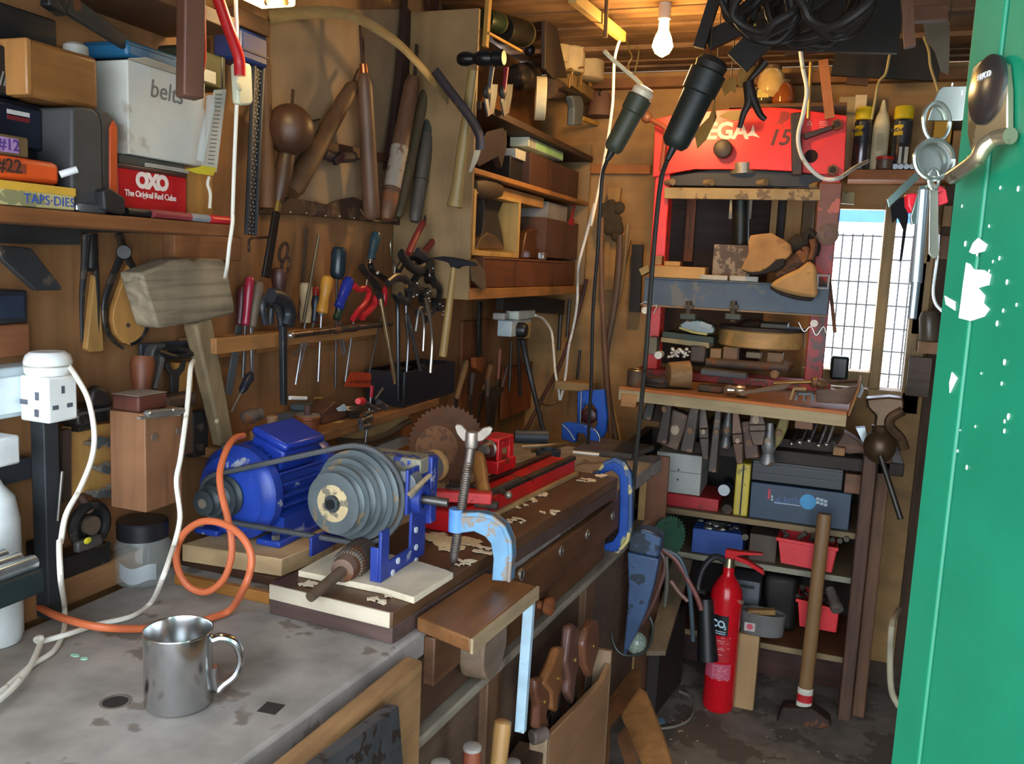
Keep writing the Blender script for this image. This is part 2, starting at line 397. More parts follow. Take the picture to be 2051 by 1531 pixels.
# right side plate with window
bl = V((PX, 1.30, z0)); 
def pw(m, y0, y1, za, zb): return m.bx(PX-.006, PX, y0, y1, za, zb)
m = M(); pw(m, 1.30, 1.33, z0, 1.03); pw(m, 1.33, 1.415, z0, z0+.03); pw(m, 1.395, 1.415, 1.035, 1.12); pw(m, 1.415, 1.475, z0, 1.12)
m.bx(PX-.022, PX-.006, 1.30, 1.306, z0, 1.0)
m.build('side_plate', BLUE, t, .0015)
m = M().bx(-.885, -.879, 1.36, 1.5, z0, .975); m.build('side_plate', BLUE, t, .0015)
M().bx(-.83, PX+.002, 1.44, 1.5, 1.10, 1.13).build('top_cap', paint('#8d8672', .7, 0, '#2c3f8c', .35), t, .003)
M().bx(PX-.003, PX+.01, 1.475, 1.502, z0+.06, 1.13).build('side_cheek', BLUE, t, .003)
for u, v in ((1640, 1005), (1640, 1120), (1640, 1210), (1520, 1210), (1485, 1290)):
    p = yz(u, v); M().cyl(p+V((-.001, 0, 0)), p+V((.002, 0, 0)), .006, n=12).build('rivet', paint('#cfd3d8', .5), t)
b1 = Y(14, 1555, 712, 1.405); M().ring(b1, b1+dir_*.03, .028, .009).build('bearing_boss', paint('#6f767a', .5, .3), t, .002)
b2 = X(14, 1690, 800, PX+.012)
M().ring(b2+V((-.02, 0, 0)), b2+V((.004, 0, 0)), .028, .016).build('bearing_ring', BLUE, t, .002)
M().cyl(b2+V((-.02, 0, 0)), b2+V((.045, .012, -.004)), .0085).build('stub_shaft', steel('#6c6a66', .45), t)
a, b = X(14, 1595, 770, PX+.02), X(14, 1735, 640, PX+.035)
M().cyl(a, b, .0045).build('tommy_bar', wood('#9a8668', 'z'), t)
# stepped pulley
PUL = paint('#5d6669', .45, .25, '#7c6b52', .28, 20, .3)
pr = []; L = .085
def groove(t0, t1, r): return [(t0, r), (t0+(t1-t0)*.12, r), (t0+(t1-t0)*.42, r-.008), (t0+(t1-t0)*.58, r-.008), (t0+(t1-t0)*.88, r), (t1, r)]
pr = [(.03, .0), (.03, .026), (0, .034), (0, .055)]
for i, r in enumerate((.057, .066, .0755, .087)): pr += groove(i*.25+.002, (i+1)*.25, r*.985)
pr += [(1, .03), (1, 0)]
PU = M().lathe(ax0, ax0+dir_*L, pr, 56).build('step_pulley', PUL, t)
M().ring(ax0+dir_*(-.0005), ax0+dir_*.002, .034, .016, 32).build('worn_hub', paint('#b7a47c', .7, 0, '#6e6656', .45, 40), PU)
M().cyl(ax0+dir_*(-.006), ax0+dir_*.004, .016, n=6).build('hub_nut', paint('#4a5254', .4, .5), PU)
M().cyl(ax0+dir_*(-.010), ax0+dir_*.004, .009, n=16).build('spindle_end', paint('#26292b', .4, .5), PU)
fpc = Z(15, 330, 520, PZ)
M().cyl(ax0+dir_*.05, fpc, .011).build('spindle', steel('#777777', .4), t)
fd = dir_
FP = M().lathe(fpc-fd*.02, fpc+fd*.03, [(0, .014), (.1, .03), (.35, .034), (.5, .034)], 32).build('face_plate', paint('#77777a', .4, .4), t)
M().lathe(fpc+fd*.005, fpc+fd*.032, [(0, .034), (.1, .0345), (.8, .034), (1, .028)], 32).build('wood_rim', wood('#c9a066', 'z'), FP)

# belt around both pulleys
mp0 = V((-1.098, 1.322, 1.02))
MD = V((.06, 1, 0)).normalized()
cb = mp0+MD*.052; cp = ax0+dir_*L*.875
rb, rp = .047, .0935
ex = V((cp.x-cb.x, cp.y-cb.y, cp.z-cb.z)); Lc = ex.length; ex.normalize(); ez = V((0, 0, 1)); ez = (ez-ex*ez.dot(ex)).normalized()
th = math.asin((rp-rb)/Lc); loop = []
for i in range(13): w = PI/2+th+(PI-2*th)*i/12; loop.append(cb+ex*(rb*math.cos(w))+ez*(rb*math.sin(w)))
for i in range(17): w = -PI/2-th+(PI+2*th)*i/16; loop.append(cp+ex*(rp*math.cos(w))+ez*(rp*math.sin(w)))
loop.append(loop[0])
tag(M().tube(loop, .0055, 8, 1, flat=ex.cross(ez), fl=1.4).build('drive_belt', paint('#4d5052', .75)), 'black rubber drive belt from motor to stepped pulley', 'belt')

# ------------------------------------------------------------------ motor on its block
t = T('motor_board', 'pale sawn wood block under the blue motor', 'board', (-1.03, 1.5, .888))
bq = [Z(14, 80, 1100, .923), Z(14, 745, 1200, .923), Z(14, 1100, 1060, .923), V((-1.12, 1.66, .923))]
M().poly(bq, (0, 0, -.035)).build('block', wood('#c3a377', 'x', .25, .65, .7, .25), t, .002)
lo = [Z(14, 60, 1190, .887)+V((0, .005, 0)), Z(14, 700, 1330, .887), V((-.905, 1.5, .887)), V((-1.17, 1.62, .887))]
tag(M().poly(q4(lo, .887), (0, 0, -.0165)).build('packing_board', BRND, bev=.001), 'dark thin board packed beneath the pale motor block', 'board')
a, b = Z(14, 30, 1370, BT+.0), Z(14, 662, 1505, BT+.0)
tag(M().bar(a+V((0, .006, .011)), b+V((0, .006, .011)), .012, .021, DZ).build('oak_strip', ORW, bev=.001), 'orange brown wood strip lying in front of the motor block', 'strip')
t = T('electric_motor', 'blue finned electric motor with junction box on wood block', 'motor', (-1.06, 1.5, .924))
MB_ = paint('#2443a4', .35, 0, '#9aa0ae', .2, 25, .3)
mc = mp0+MD*.07; R0 = .094
def ma(y): return mc+MD*y
M().lathe(ma(0), ma(.05), [(0, .045), (.05, .06), (.1, .078), (.35, .085), (.4, .09), (.55, .096), (1, .096), (1, .08)], 40).build('end_bell', MB_, t)
m = M().lathe(ma(.05), ma(.22), [(0, .077), (1, .077)], 40)
for i in range(26):
    w = 2*PI*i/26
    rad = V((1, 0, 0))*math.cos(w)+V((0, 0, 1))*math.sin(w)
    m.bar(ma(.05)+rad*.085, ma(.22)+rad*.085, .0045, .021, rad)
m.build('finned_body', MB_, t)
M().lathe(ma(.22), ma(.27), [(0, .092), (.4, .094), (.8, .085), (1, .06)], 40).build('fan_cover', MB_, t)
# junction box
jb = []
u = [X(14, 610, 450, -1.0)]
jc = ma(.125)+V((.045, 0, .1)); up_ = V((.35, 0, 1)).normalized(); ac = up_.cross(MD)
m = M(); m.bar(jc-MD*.06-up_*.025, jc+MD*.06-up_*.025, .085, .05, up_); m.build('junction_box', paint('#1f3a9c', .3, 0, '#7f86a0', .15), t, .006)
m = M(); m.bar(jc-MD*.066+up_*.009, jc+MD*.066+up_*.009, .093, .018, up_); m.build('box_lid', paint('#1f3a9c', .3, 0, '#7f86a0', .18), t, .007)
for s in (-1, 1):
    c = ma(.13)+V((s*.075, 0, 0))
    M().bx(c.x-.028, c.x+.028, c.y-.115, c.y+.075, .9235, .936).build('foot', MB_, t, .003)
    m = M().bx(c.x-.014, c.x+.014, c.y-.08, c.y+.05, .93, .975); m.build('foot_web', MB_, t)
for dx in (-.095, .09):
    c = ma(.03)+V((dx, 0, 0)); M().cyl(V((c.x, c.y, .936)), V((c.x, c.y, .945)), .009, n=6).build('bolt', steel('#8f8a80', .5), t)
c = ma(.01)+V((-.015, 0, .094)); M().sph(c, .009).build('eye_bolt', steel('#7b7f85', .4), t)
# motor pulley
pr = [(0, .006), (0, .021)]+groove(.01, .33, .024)+groove(.34, .66, .031)+groove(.67, 1, .041)+[(1, .0)]
MP = M().lathe(mp0, mp0+MD*.066, pr, 36).build('motor_pulley', paint('#3d4548', .5, .2), t)
M().cyl(mp0-MD*.002, mp0+MD*.01, .0095).build('shaft_end', paint('#8a7d70', .6, .4), MP)
M().cyl(mp0+MD*.05, ma(.01), .012).build('shaft', steel('#666666', .4), t)

# ------------------------------------------------------------------ drill chuck lying on the board
t = T('drill_chuck', 'rusty drill chuck with arbor lying on the near end of the lathe board', 'chuck', (-.75, 1.25, BZ))
A = Z(14, 1290, 1155, BZ+.03); B = Z(14, 1075, 1345, BZ+.03); d = (B-A).normalized()
RU = rusty('#5f5048', .35)
m = M().lathe(A, A+d*.075, [(0, .022), (.05, .029), (.55, .0295), (.95, .0295), (1, .028)], 30)
for i in range(24):
    w = 2*PI*i/24; s_ = d.orthogonal().normalized(); g_ = d.cross(s_); r_ = s_*math.cos(w)+g_*math.sin(w)
    m.bar(A+d*.005+r_*.0293, A+d*.055+r_*.0293, .003, .0018, r_)
m.build('sleeve', RU, t)
m = M()
for i in range(30):
    w = 2*PI*i/30; r_ = s_*math.cos(w)+g_*math.sin(w); m.bar(A+d*.066+r_*.0275, A+d*.078+r_*.024, .003, .006, r_)
m.build('gear_teeth', paint('#8c857a', .5, .5), t)
M().lathe(A+d*.072, A+d*.105, [(0, .025), (.5, .0235), (.95, .021), (1, .017)], 26).build('nose', rusty('#7a6052', .4), t)
C3 = Z(14, 935, 1455, BZ+.011)
M().cyl(A+d*.1, C3, .0105, .009, 14).build('arbor', rusty('#63503f', .3), t)

# ------------------------------------------------------------------ red lathe bed, tool rest, tailstock
RED = paint('#c4161c', .4, 0, '#7d2a22', .25, 22, .3)
t = T('lathe_bed', 'long red lathe bed with steel ways on the brown board', 'lathe', (-.7, 1.95, BZ))
bd = [V((-.80, 1.655, 0)), V((-.712, 1.648, 0)), V((-.637, 2.29, 0)), V((-.725, 2.3, 0))]
M().poly(q4(bd, BZ+.0), (0, 0, .045)).build('bed_casting', RED, t, .003)
def along(a, b, f): return a+(b-a)*f
M().bar(along(bd[1], bd[2], .32)+V((-.006, 0, BZ+.05)), along(bd[1], bd[2], 1)+V((-.006, 0, BZ+.05)), .018, .011, DZ).build('steel_way', steel('#5c5148', .5, '#3b2f28', .4), t, .002)
M().bar(along(bd[0], bd[3], .32)+V((.01, 0, BZ+.05)), along(bd[0], bd[3], 1)+V((.01, 0, BZ+.05)), .018, .011, DZ).build('steel_way', steel('#5c5148', .5, '#3b2f28', .4), t, .002)
M().bar(along(bd[1], bd[2], .1)+V((.006, 0, BZ+.006)), along(bd[1], bd[2], 1)+V((.006, 0, BZ+.006)), .012, .011, DZ).build('packing_strip', wood('#a98a5c', 'y'), t, .001)
t = T('tool_rest', 'red lathe tool rest arm with black clamping bolt on the bed', 'tool rest', (-.75, 1.72, BZ+.056))
a = Z(15, 330, 700, BZ+.068); b = Z(15, 750, 725, BZ+.068)
M().bar(a, b, .03, .024, DZ).build('arm', paint('#d5383a', .4, 0, '#8b2a26', .15), t, .003)
c = Z(15, 500, 655, BZ+.08); M().cyl(c, c+V((0, 0, .016)), .014, n=6).build('bolt', paint('#3a2e28', .5, .4), t)
M().cyl(c+V((0, 0, -.025)), c+V((0, 0, .004)), .02, n=20).build('washer', rusty('#54483f'), t)
a = Z(15, 640, 760, BZ+.052); M().cyl(a, a+V((.05, .005, 0)), .009).build('locking_stud', rusty('#453c36'), t)
t = T('tailstock', 'red lathe tailstock with bare steel quill and window in its side', 'tailstock', (-.74, 1.95, BZ+.056))
hc = V((-.772, 1.975, 1.045)); 
td = dir_
sx = V((dir_.y, -dir_.x, 0))
def tp(a, b, z): return hc+td*a+sx*b+V((0, 0, z-hc.z))
for s in (-1, 1):
    pts = [tp(.0, s*.024, .985), tp(.085, s*.024, .985), tp(.085, s*.024, 1.062), tp(.07, s*.024, 1.07), tp(.012, s*.024, 1.066), tp(.0, s*.024, 1.03)]
    m = M()
    # cheek with a window
    def cb_(a0, a1, z0, z1): m.poly([tp(a0, s*.024-.004, z0), tp(a1, s*.024-.004, z0), tp(a1, s*.024-.004, z1), tp(a0, s*.024-.004, z1)], sx*.008)
    cb_(0, .02, .983, 1.068); cb_(.06, .085, .983, 1.068); cb_(.02, .06, .983, 1.005); cb_(.02, .06, 1.045, 1.068)
    m.build('cheek', RED, t, .002)
m = M().poly([tp(.0, -.028, 1.06), tp(.085, -.028, 1.06), tp(.085, .028, 1.06), tp(.0, .028, 1.06)], (0, 0, .012)); m.build('top_bridge', RED, t, .004)
m = M().poly([tp(-.012, -.034, BZ+.058), tp(.09, -.034, BZ+.058), tp(.09, .034, BZ+.058), tp(-.012, .034, BZ+.058)], (0, 0, .032)); m.build('base', RED, t, .003)
M().lathe(tp(-.035, 0, 1.045), tp(.03, 0, 1.045), [(0, .006), (0, .012), (.1, .018), (.45, .019), (.5, .023), (1, .023)], 24).build('quill', steel('#7d7468', .4, '#4c4038', .3), t)
M().cyl(tp(.085, 0, 1.052), tp(.1, 0, 1.052), .012).build('end_screw', steel('#a9a294', .4), t)
# wooden handled lever on the bed
t = T('clamp_lever', 'tailstock clamp lever with turned wooden handle pointing at the camera', 'lever', Z(15, 700, 690, BZ+.06))
a = Y(15, 655, 440, 1.86); b = Y(15, 700, 705, 1.74)
M().lathe(a, b, [(0, .012), (.1, .0165), (.4, .0175), (.7, .014), (.9, .016), (1, .014)], 20).build('handle', wood('#a3713c', 'y', .3, .45), t)
M().cyl(b+(b-a)*.0, b+(b-a).normalized()*.003, .008).build('end_rivet', steel('#9a8f80', .5), t)
M().cyl(a, Y(15, 690, 520, 1.95), .008).build('shank', rusty('#4a4038'), t)
a = Z(15, 740, 690, BZ+.062); b = Z(15, 935, 600, BZ+.062)
t = T('sliding_bar', 'dark steel bar with bolt lying along the near side of the red bed', 'bar', a)
M().cyl(a, b, .0075).build('bar', rusty('#463c35'), t); c = Z(15, 860, 705, BZ+.06); M().cyl(along(a, b, .25), c, .006).build('bolt', rusty('#4f453d'), t); M().sph(c, .009).build('bolt_head', steel('#aaa396', .5), t)

# ------------------------------------------------------------------ G clamps holding the board
def gclamp(name, label, base, frame, fw_, ft, fmat, parts):
    t = T(name, label, 'clamp', base)
    m = M(); n = len(frame)
    return t
yq = 1.486
tip = Z(15, 490, 1162, BZ+.001); yq = tip.y
t = T('g_clamp', 'worn pale blue G clamp with wing screw on the near lathe board', 'clamp', tip)
nut = Y(15, 515, 870, yq); top = Y(15, 615, 350, yq)
path = [Y(15, u, v, yq) for u, v in ((500, 870), (600, 872), (700, 880), (770, 925), (815, 1000), (832, 1100), (828, 1200), (822, 1275))]
LB = paint('#6f9bbb', .5, .1, '#8d8378', .42, 26, .25)
m = M()
for w_ in (.0,):
    outer = [Y(15, u, v, yq) for u, v in ((475, 800), (560, 815), (680, 812), (770, 835), (850, 900), (893, 1000), (898, 1100), (886, 1275), (760, 1265), (770, 1120), (752, 1020), (715, 975), (640, 940), (570, 950), (472, 945))]
    m.poly([p+V((0, -.009, 0)) for p in outer], (0, .018, 0))
m.build('frame', LB, t, .002)
m = M().poly([p+V((0, -.0125, 0)) for p in [Y(15, u, v, yq) for u, v in ((560, 815), (680, 812), (770, 835), (850, 900), (893, 1000), (898, 1100), (886, 1275), (862, 1275), (872, 1100), (866, 1010), (830, 920), (760, 865), (680, 842), (560, 845))]], (0, .025, 0)); m.build('frame_rib', LB, t, .002)
M().cyl(nut+V((0, 0, .022)), nut+V((0, 0, -.022)), .0155).build('screw_boss', paint('#5f97dd', .5, 0, '#8d8378', .25), t)
m = M().lathe(tip, top, [(0, .004), (.03, .008), (.06, .0085), (1, .0085)], 14)
for i in range(40): q = tip+(top-tip)*(.1+.75*i/40); m.lathe(q, q+(top-tip).normalized()*.0025, [(0, .0085), (.5, .0097), (1, .0085)], 14)
m.build('screw', steel('#8b8078', .45, '#6d5a4c', .35), t)
wn = M().lathe(top+V((0, 0, -.012)), top+V((0, 0, .02)), [(0, .011), (.3, .013), (1, .012)], 16)
wn.poly([Y(15, u, v, yq) for u, v in ((600, 300), (545, 235), (510, 232), (498, 250), (515, 300), (555, 350), (600, 358))], (0, .006, 0))
wn.poly([Y(15, u, v, yq) for u, v in ((635, 300), (690, 255), (735, 246), (754, 262), (740, 300), (690, 345), (640, 358))], (0, .006, 0))
wn.build('wing_nut', steel('#a89d92', .45, '#7d6b5c', .3), t, .002)

yc = 2.40
t = T('g_clamp', 'dark blue G clamp with chipped paint gripping the far end of the board', 'clamp', Y(15, 1440, 1000, yc))
outer = [(1452, 545), (1500, 480), (1570, 452), (1640, 480), (1685, 560), (1692, 700), (1690, 900), (1668, 1010), (1610, 1080), (1530, 1120), (1410, 1125), (1405, 1025), (1500, 1030), (1560, 1010), (1595, 950), (1602, 850), (1605, 680), (1600, 580), (1560, 540), (1520, 548), (1480, 575)]
DB = paint('#1d4a9e', .35, .1, '#9b9a6c', .2, 18, .3)
M().poly([Y(15, u, v, yc)+V((0, -.008, 0)) for u, v in outer], (0, .016, 0)).build('frame', DB, t, .003)
rim = [(1452, 545), (1500, 480), (1570, 452), (1640, 480), (1685, 560), (1692, 700), (1690, 900), (1668, 1010), (1610, 1080), (1530, 1120), (1410, 1125), (1410, 1105), (1520, 1098), (1595, 1060), (1645, 1000), (1662, 900), (1664, 700), (1655, 580), (1620, 510), (1570, 480), (1510, 505), (1465, 560)]
M().poly([Y(15, u, v, yc)+V((0, -.013, 0)) for u, v in rim], (0, .026, 0)).build('frame_rib', paint('#3f5a86', .45, .2, '#c9b878', .42, 16, .3), t, .003)
a, b = Y(15, 1438, 960, yc), Y(15, 1432, 1440, yc)
m = M().cyl(a, b, .0085); 
for i in range(34): q = a+(b-a)*(.3+.68*i/34); m.lathe(q, q+(b-a).normalized()*.003, [(0, .0085), (.5, .0097), (1, .0085)], 12)
m.build('screw', rusty('#7d6752', .3), t)
M().cyl(b+V((-.004, -.05, -.045)), b+V((.004, .04, .0)), .0045).build('tommy_bar', steel('#8d7c6b', .45), t); M().sph(b, .013).build('screw_end', rusty('#77604d'), t)
pd = Y(15, 1450, 565, yc); M().cyl(pd+V((.004, 0, .004)), pd+V((.002, 0, -.014)), .016).build('anvil_pad', DB, t)
# ------------------------------------------------------------------ left wall: sockets, hanging tools, box, jar
def cbox(k, uc, vt, vb, ur, ul, x1):
    """axis box with its near vertical edge seen at uc (vt..vb), right face ending at ur, left face at ul"""
    a = X(k, uc, vt, x1); b = X(k, uc, vb, x1); y0 = (a.y+b.y)/2
    y1 = X(k, ur, (vt+vb)/2, x1).y; x0 = Y(k, ul, (vt+vb)/2, y0).x
    return max(x0, WX+.001), x1, y0, y1, b.z, a.z
WHITE = paint('#e6e8e6', .35, 0, None, .3, 20, .12)
WCORD = paint('#e2ddd0', .45, 0, '#b8ad98', .2, 30, .1)
DKM = paint('#2b2a2a', .45, .5, '#4a4038', .35, 25, .3)
BLKP = paint('#1d1e20', .4, 0, None, .3, 20, .3)
IRON = rusty('#3a3431', .3)
b = cbox(4, 320, 1190, 1500, 520, 130, -1.135)
t = T('socket_adaptor', 'white cube socket adaptor with pin slots plugged in at far left of the wall', 'socket', (b[0], b[2], b[4]))
M().bx(*b).build('body', WHITE, t, .004)
m = M()
for u, v, w_, h_ in ((420, 1268, .006, .012), (370, 1388, .011, .007), (465, 1370, .011, .007)):
    p = X(4, u, v, b[1]); m.bx(b[1]-.001, b[1]+.0006, p.y-w_/2, p.y+w_/2, p.z-h_/2, p.z+h_/2)
for u, v, w_, h_ in ((247, 1312, .008, .013), (160, 1348, .016, .008), (245, 1425, .009, .012)):
    p = Y(4, u, v, b[2]); m.bx(p.x-w_/2, p.x+w_/2, b[2]-.0006, b[2]+.001, p.z-h_/2, p.z+h_/2)
m.build('pin_slots', paint('#565b66', .5), t)
ad = b
t = T('wall_socket', 'pale grey surface mounted double socket box beside the white adaptor', 'socket', (WX, ad[2]+.01, ad[4]))
M().bx(WX+.001, WX+.05, ad[2]-.1, ad[3]+.02, ad[4]+.005, ad[5]+.012).build('back_box', paint('#b9c6cc', .4), t, .003)
M().bx(WX+.05, ad[0]-.001, ad[2]-.1, ad[2]+.045, ad[4]+.012, ad[5]-.002).build('face_plate', paint('#d6e3e8', .35), t, .003)
# plug on top
pc = V(((ad[0]+ad[1])/2, (ad[2]+ad[3])/2, ad[5]))
t = T('mains_plug', 'rounded white mains plug standing on top of the socket adaptor', 'plug', pc)
M().lathe(pc+V((0, 0, .0005)), pc+V((0, 0, .037)), [(0, .033), (.1, .036), (.6, .037), (.85, .034), (1, .027)], 28, flat=DX, fl=.9).build('body', WHITE, t)
M().lathe(pc+V((0, 0, .014)), pc+V((0, 0, .017)), [(0, .0372), (1, .0372)], 28, flat=DX, fl=.9).build('seam', paint('#a9a79f', .5), t)
# its white flex
fp = [X(4, 435, 1115, -1.12), X(4, 520, 1200, -1.11), X(4, 590, 1340, -1.1), X(13, 628, 620, -1.08), X(13, 610, 800, -1.07), X(13, 530, 1000, -1.06), X(13, 440, 1170, -1.05), X(13, 405, 1350, -1.04), X(16, 395, 60, -1.03), X(16, 405, 300, -1.01),
      Z(16, 430, 480, .895), Z(16, 425, 640, .876), Z(16, 360, 775, .876), Z(16, 220, 865, .876), Z(16, 120, 950, .876), Z(16, 0, 1050, .876), Z(16, -150, 1130, .876)]
fp[0] = V((ad[1]-.012, ad[3]-.01, ad[5]+.02))
tag(M().tube(fp, .0042).build('white_flex', WCORD), 'white flex from the plug hanging down and lying on the bench top', 'cable')
f2 = [X(4, 1290, 1075, -1.13), X(13, 1270, 200, -1.1), X(13, 1248, 450, -1.07), X(13, 1205, 780, -1.05), X(13, 1176, 950, -1.045), X(13, 1200, 1190, -1.04), X(13, 1155, 1390, -1.035), X(16, 1150, 100, -1.025), X(16, 1085, 290, -1.0), Z(16, 1010, 450, .877), Z(16, 880, 545, .876), Z(16, 650, 600, .876), Z(16, 450, 665, .885), Z(16, 280, 712, .879), Z(16, 240, 700, .883), Z(16, 275, 690, .89), Z(16, 265, 740, .885), Z(16, 200, 880, .885), Z(16, 100, 1010, .885), Z(16, 0, 1100, .885), Z(16, -160, 1230, .885)]
tag(M().tube(f2, .0045).build('white_flex', WCORD), 'longer white flex dropping from behind the wooden mallet and looping across the bench', 'cable')

# ---- framed meter, wooden plate, dark straps at far left
t = T('box_meter', 'black framed square meter with dark glass at the left edge of the wall', 'meter', X(4, 90, 830, -1.2))
b = fx(4, -90, 605, 190, 828, -1.2, .048); b.build('case', paint('#20242a', .5), t, .004)
fx(4, -40, 640, 160, 790, -1.198, .002).build('glass', paint('#2c3545', .15), t)
tag(fx(4, -60, 832, 200, 1050, -1.225, .024).build('wooden_plate', wood('#8a5636', 'y', .25), bev=.002), 'reddish brown wooden plate on the wall above the white socket', 'board')
tag(M().poly([X(4, u, v, -1.20) for u, v in ((-60, 300), (170, 320), (385, 590), (370, 602), (205, 605), (-20, 400))], (.012, 0, 0)).build('iron_shear', paint('#39393a', .5, .3, '#5b5148', .3), bev=.002), 'dark angled iron blade hanging under the shelf at far left', 'blade')
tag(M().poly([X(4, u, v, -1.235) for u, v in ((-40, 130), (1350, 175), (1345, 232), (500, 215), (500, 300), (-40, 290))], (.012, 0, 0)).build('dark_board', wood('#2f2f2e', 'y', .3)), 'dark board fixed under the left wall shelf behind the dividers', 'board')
# dividers with wooden wedge
t = T('dividers', 'pointed iron dividers with a narrow wooden wedge between the legs', 'dividers', X(4, 600, 1000, -1.235))
M().tube([X(4, u, v, -1.215) for u, v in ((575, 235), (565, 420), (548, 620), (545, 800), (547, 948))], .0075, r2=.002).build('leg', DKM, t)
M().tube([X(4, u, v, -1.228) for u, v in ((620, 235), (630, 380), (645, 560), (652, 750), (655, 900))], .0075, r2=.002).build('leg', DKM, t)
M().lathe(X(4, 598, 225, -1.225), X(4, 600, 480, -1.225), [(0, .012), (.5, .014), (.9, .012), (1, .006)], 14).build('joint', DKM, t)
M().poly([X(4, u, v, -1.238) for u, v in ((598, 500), (620, 500), (660, 1000), (640, 1012), (565, 1012), (545, 995))], (.012, 0, 0)).build('wedge', wood('#b98a4c', 'z', .2), t, .0015)
# outside calipers round a teardrop of wood
t = T('calipers', 'iron outside calipers curved round a teardrop of pale wood', 'calipers', X(4, 850, 990, -1.235))
td_ = [(835, 435), (880, 510), (935, 630), (970, 740), (972, 830), (945, 905), (895, 955), (845, 972), (790, 950), (740, 890), (720, 800), (728, 720), (765, 610), (800, 510)]
M().poly([X(4, u, v, -1.238) for u, v in td_], (.012, 0, 0)).build('teardrop', wood('#bb8646', 'z', .15), t, .001)
M().tube([X(4, u, v, -1.226) for u, v in ((825, 330), (790, 420), (740, 540), (700, 680), (697, 800), (720, 890), (765, 950), (822, 992))], .0085, r2=.003, flat=DX, fl=.7).build('leg', DKM, t)
M().tube([X(4, u, v, -1.226) for u, v in ((825, 330), (880, 440), (935, 560), (985, 700), (990, 790), (965, 890), (920, 945), (870, 968))], .0085, r2=.003, flat=DX, fl=.7).build('leg', DKM, t)
M().lathe(X(4, 826, 350, -1.235), X(4, 826, 350, -1.212), [(0, .014), (1, .012)], 16).build('rivet', DKM, t)
M().bar(X(4, 790, 225, -1.23), X(4, 828, 350, -1.23), .012, .008, DX).build('tail', DKM, t)
for i, (u, v) in enumerate(((850, 628), (852, 838))):
    p = X(4, u, v, -1.226); M().cyl(p, p+V((.002, 0, 0)), .004).build('screw', steel('#777268', .5), t)
# mallet
t = T('wooden_mallet', 'big weathered square-headed wooden mallet hanging on the wall', 'mallet', X(13, 1480, 700, -1.16))
hd = [X(4, u, v, -1.16) for u, v in ((940, 492), (1100, 432), (1150, 405), (1260, 390), (1300, 410), (1350, 392), (1490, 396), (1515, 440), (1575, 735), (1560, 765), (1330, 815), (1070, 858), (1045, 840))]
M().poly(hd, (-.052, 0, 0)).build('head', wood('#8f8069', 'y', .5, .85, .9, .4), t, .006)
A_, B_ = X(4, 1315, 800, -1.185), X(13, 1490, 690, -1.185)
M().bar(A_, B_, .052, .034, DX, .041, .028).build('handle', wood('#8b7656', 'z', .3, .7), t, .006)
p = X(13, 1440, 545, -1.169); M().cyl(p, p+V((.003, 0, 0)), .0045).build('nail', paint('#d6cbb4', .5), t)
# iron plate and hook under the mallet head
t = T('iron_hook', 'dark iron hook bracket behind the mallet handle', 'hook', X(4, 1000, 1100, -1.22))
M().poly([X(4, u, v, -1.23) for u, v in ((918, 960), (1235, 935), (1240, 1060), (920, 1085))], (.008, 0, 0)).build('plate', paint('#35393f', .55, .3), t, .002)
M().poly([X(4, u, v, -1.222) for u, v in ((985, 960), (1050, 950), (1045, 1000), (1015, 1040), (1005, 1110), (945, 1100), (960, 1000))], (.022, 0, 0)).build('clip', paint('#4c4a48', .5, .3), t, .003)
M().tube([X(4, u, v, -1.195) for u, v in ((1050, 1015), (1150, 1045), (1250, 1035), (1350, 1000), (1450, 960), (1530, 945))], .0075, r2=.005).build('hook_arm', DKM, t)
M().tube([X(4, u, v, -1.2) for u, v in ((1060, 1030), (1130, 995), (1230, 1005), (1300, 1010))], .006).build('hook_arm', DKM, t)
# turned handle, chrome tube, fork tool
t = T('bradawl', 'red brown tapered wooden handle upside down under the iron bracket', 'handle', X(4, 945, 1290, -1.2))
M().lathe(X(4, 950, 1050, -1.2), X(4, 945, 1292, -1.19), [(0, .02), (.2, .0225), (.6, .019), (1, .013)], 16).build('handle', wood('#7a4329', 'z', .3, .5), t)
M().cyl(X(4, 1080, 1055, -1.2), X(4, 1028, 1265, -1.19), .0065).build('steel_tube', steel('#8f8f8f', .3), T('socket_driver', 'short chrome tube leaning between brown handle and forked tool', 'driver', X(4, 1030, 1265, -1.19)))
t = T('fork_spanner', 'grey forked spanner end sticking up behind the wooden box', 'spanner', X(4, 1150, 1330, -1.22))
M().poly([X(4, u, v, -1.225) for u, v in ((1090, 1085), (1110, 1080), (1130, 1130), (1175, 1135), (1205, 1070), (1222, 1075), (1215, 1130), (1180, 1175), (1170, 1330), (1125, 1330), (1125, 1170), (1095, 1130))], (.007, 0, 0)).build('jaw', steel('#5d5a57', .55, '#463c36', .4), t, .001)
tag(M().poly([X(4, u, v, -1.222) for u, v in ((1190, 1090), (1290, 1080), (1285, 1330), (1185, 1330))], (-.02, 0, 0)).build('wooden_block', wood('#b8813f', 'z', .2)), 'orange wood batten standing behind the forked spanner', 'batten')
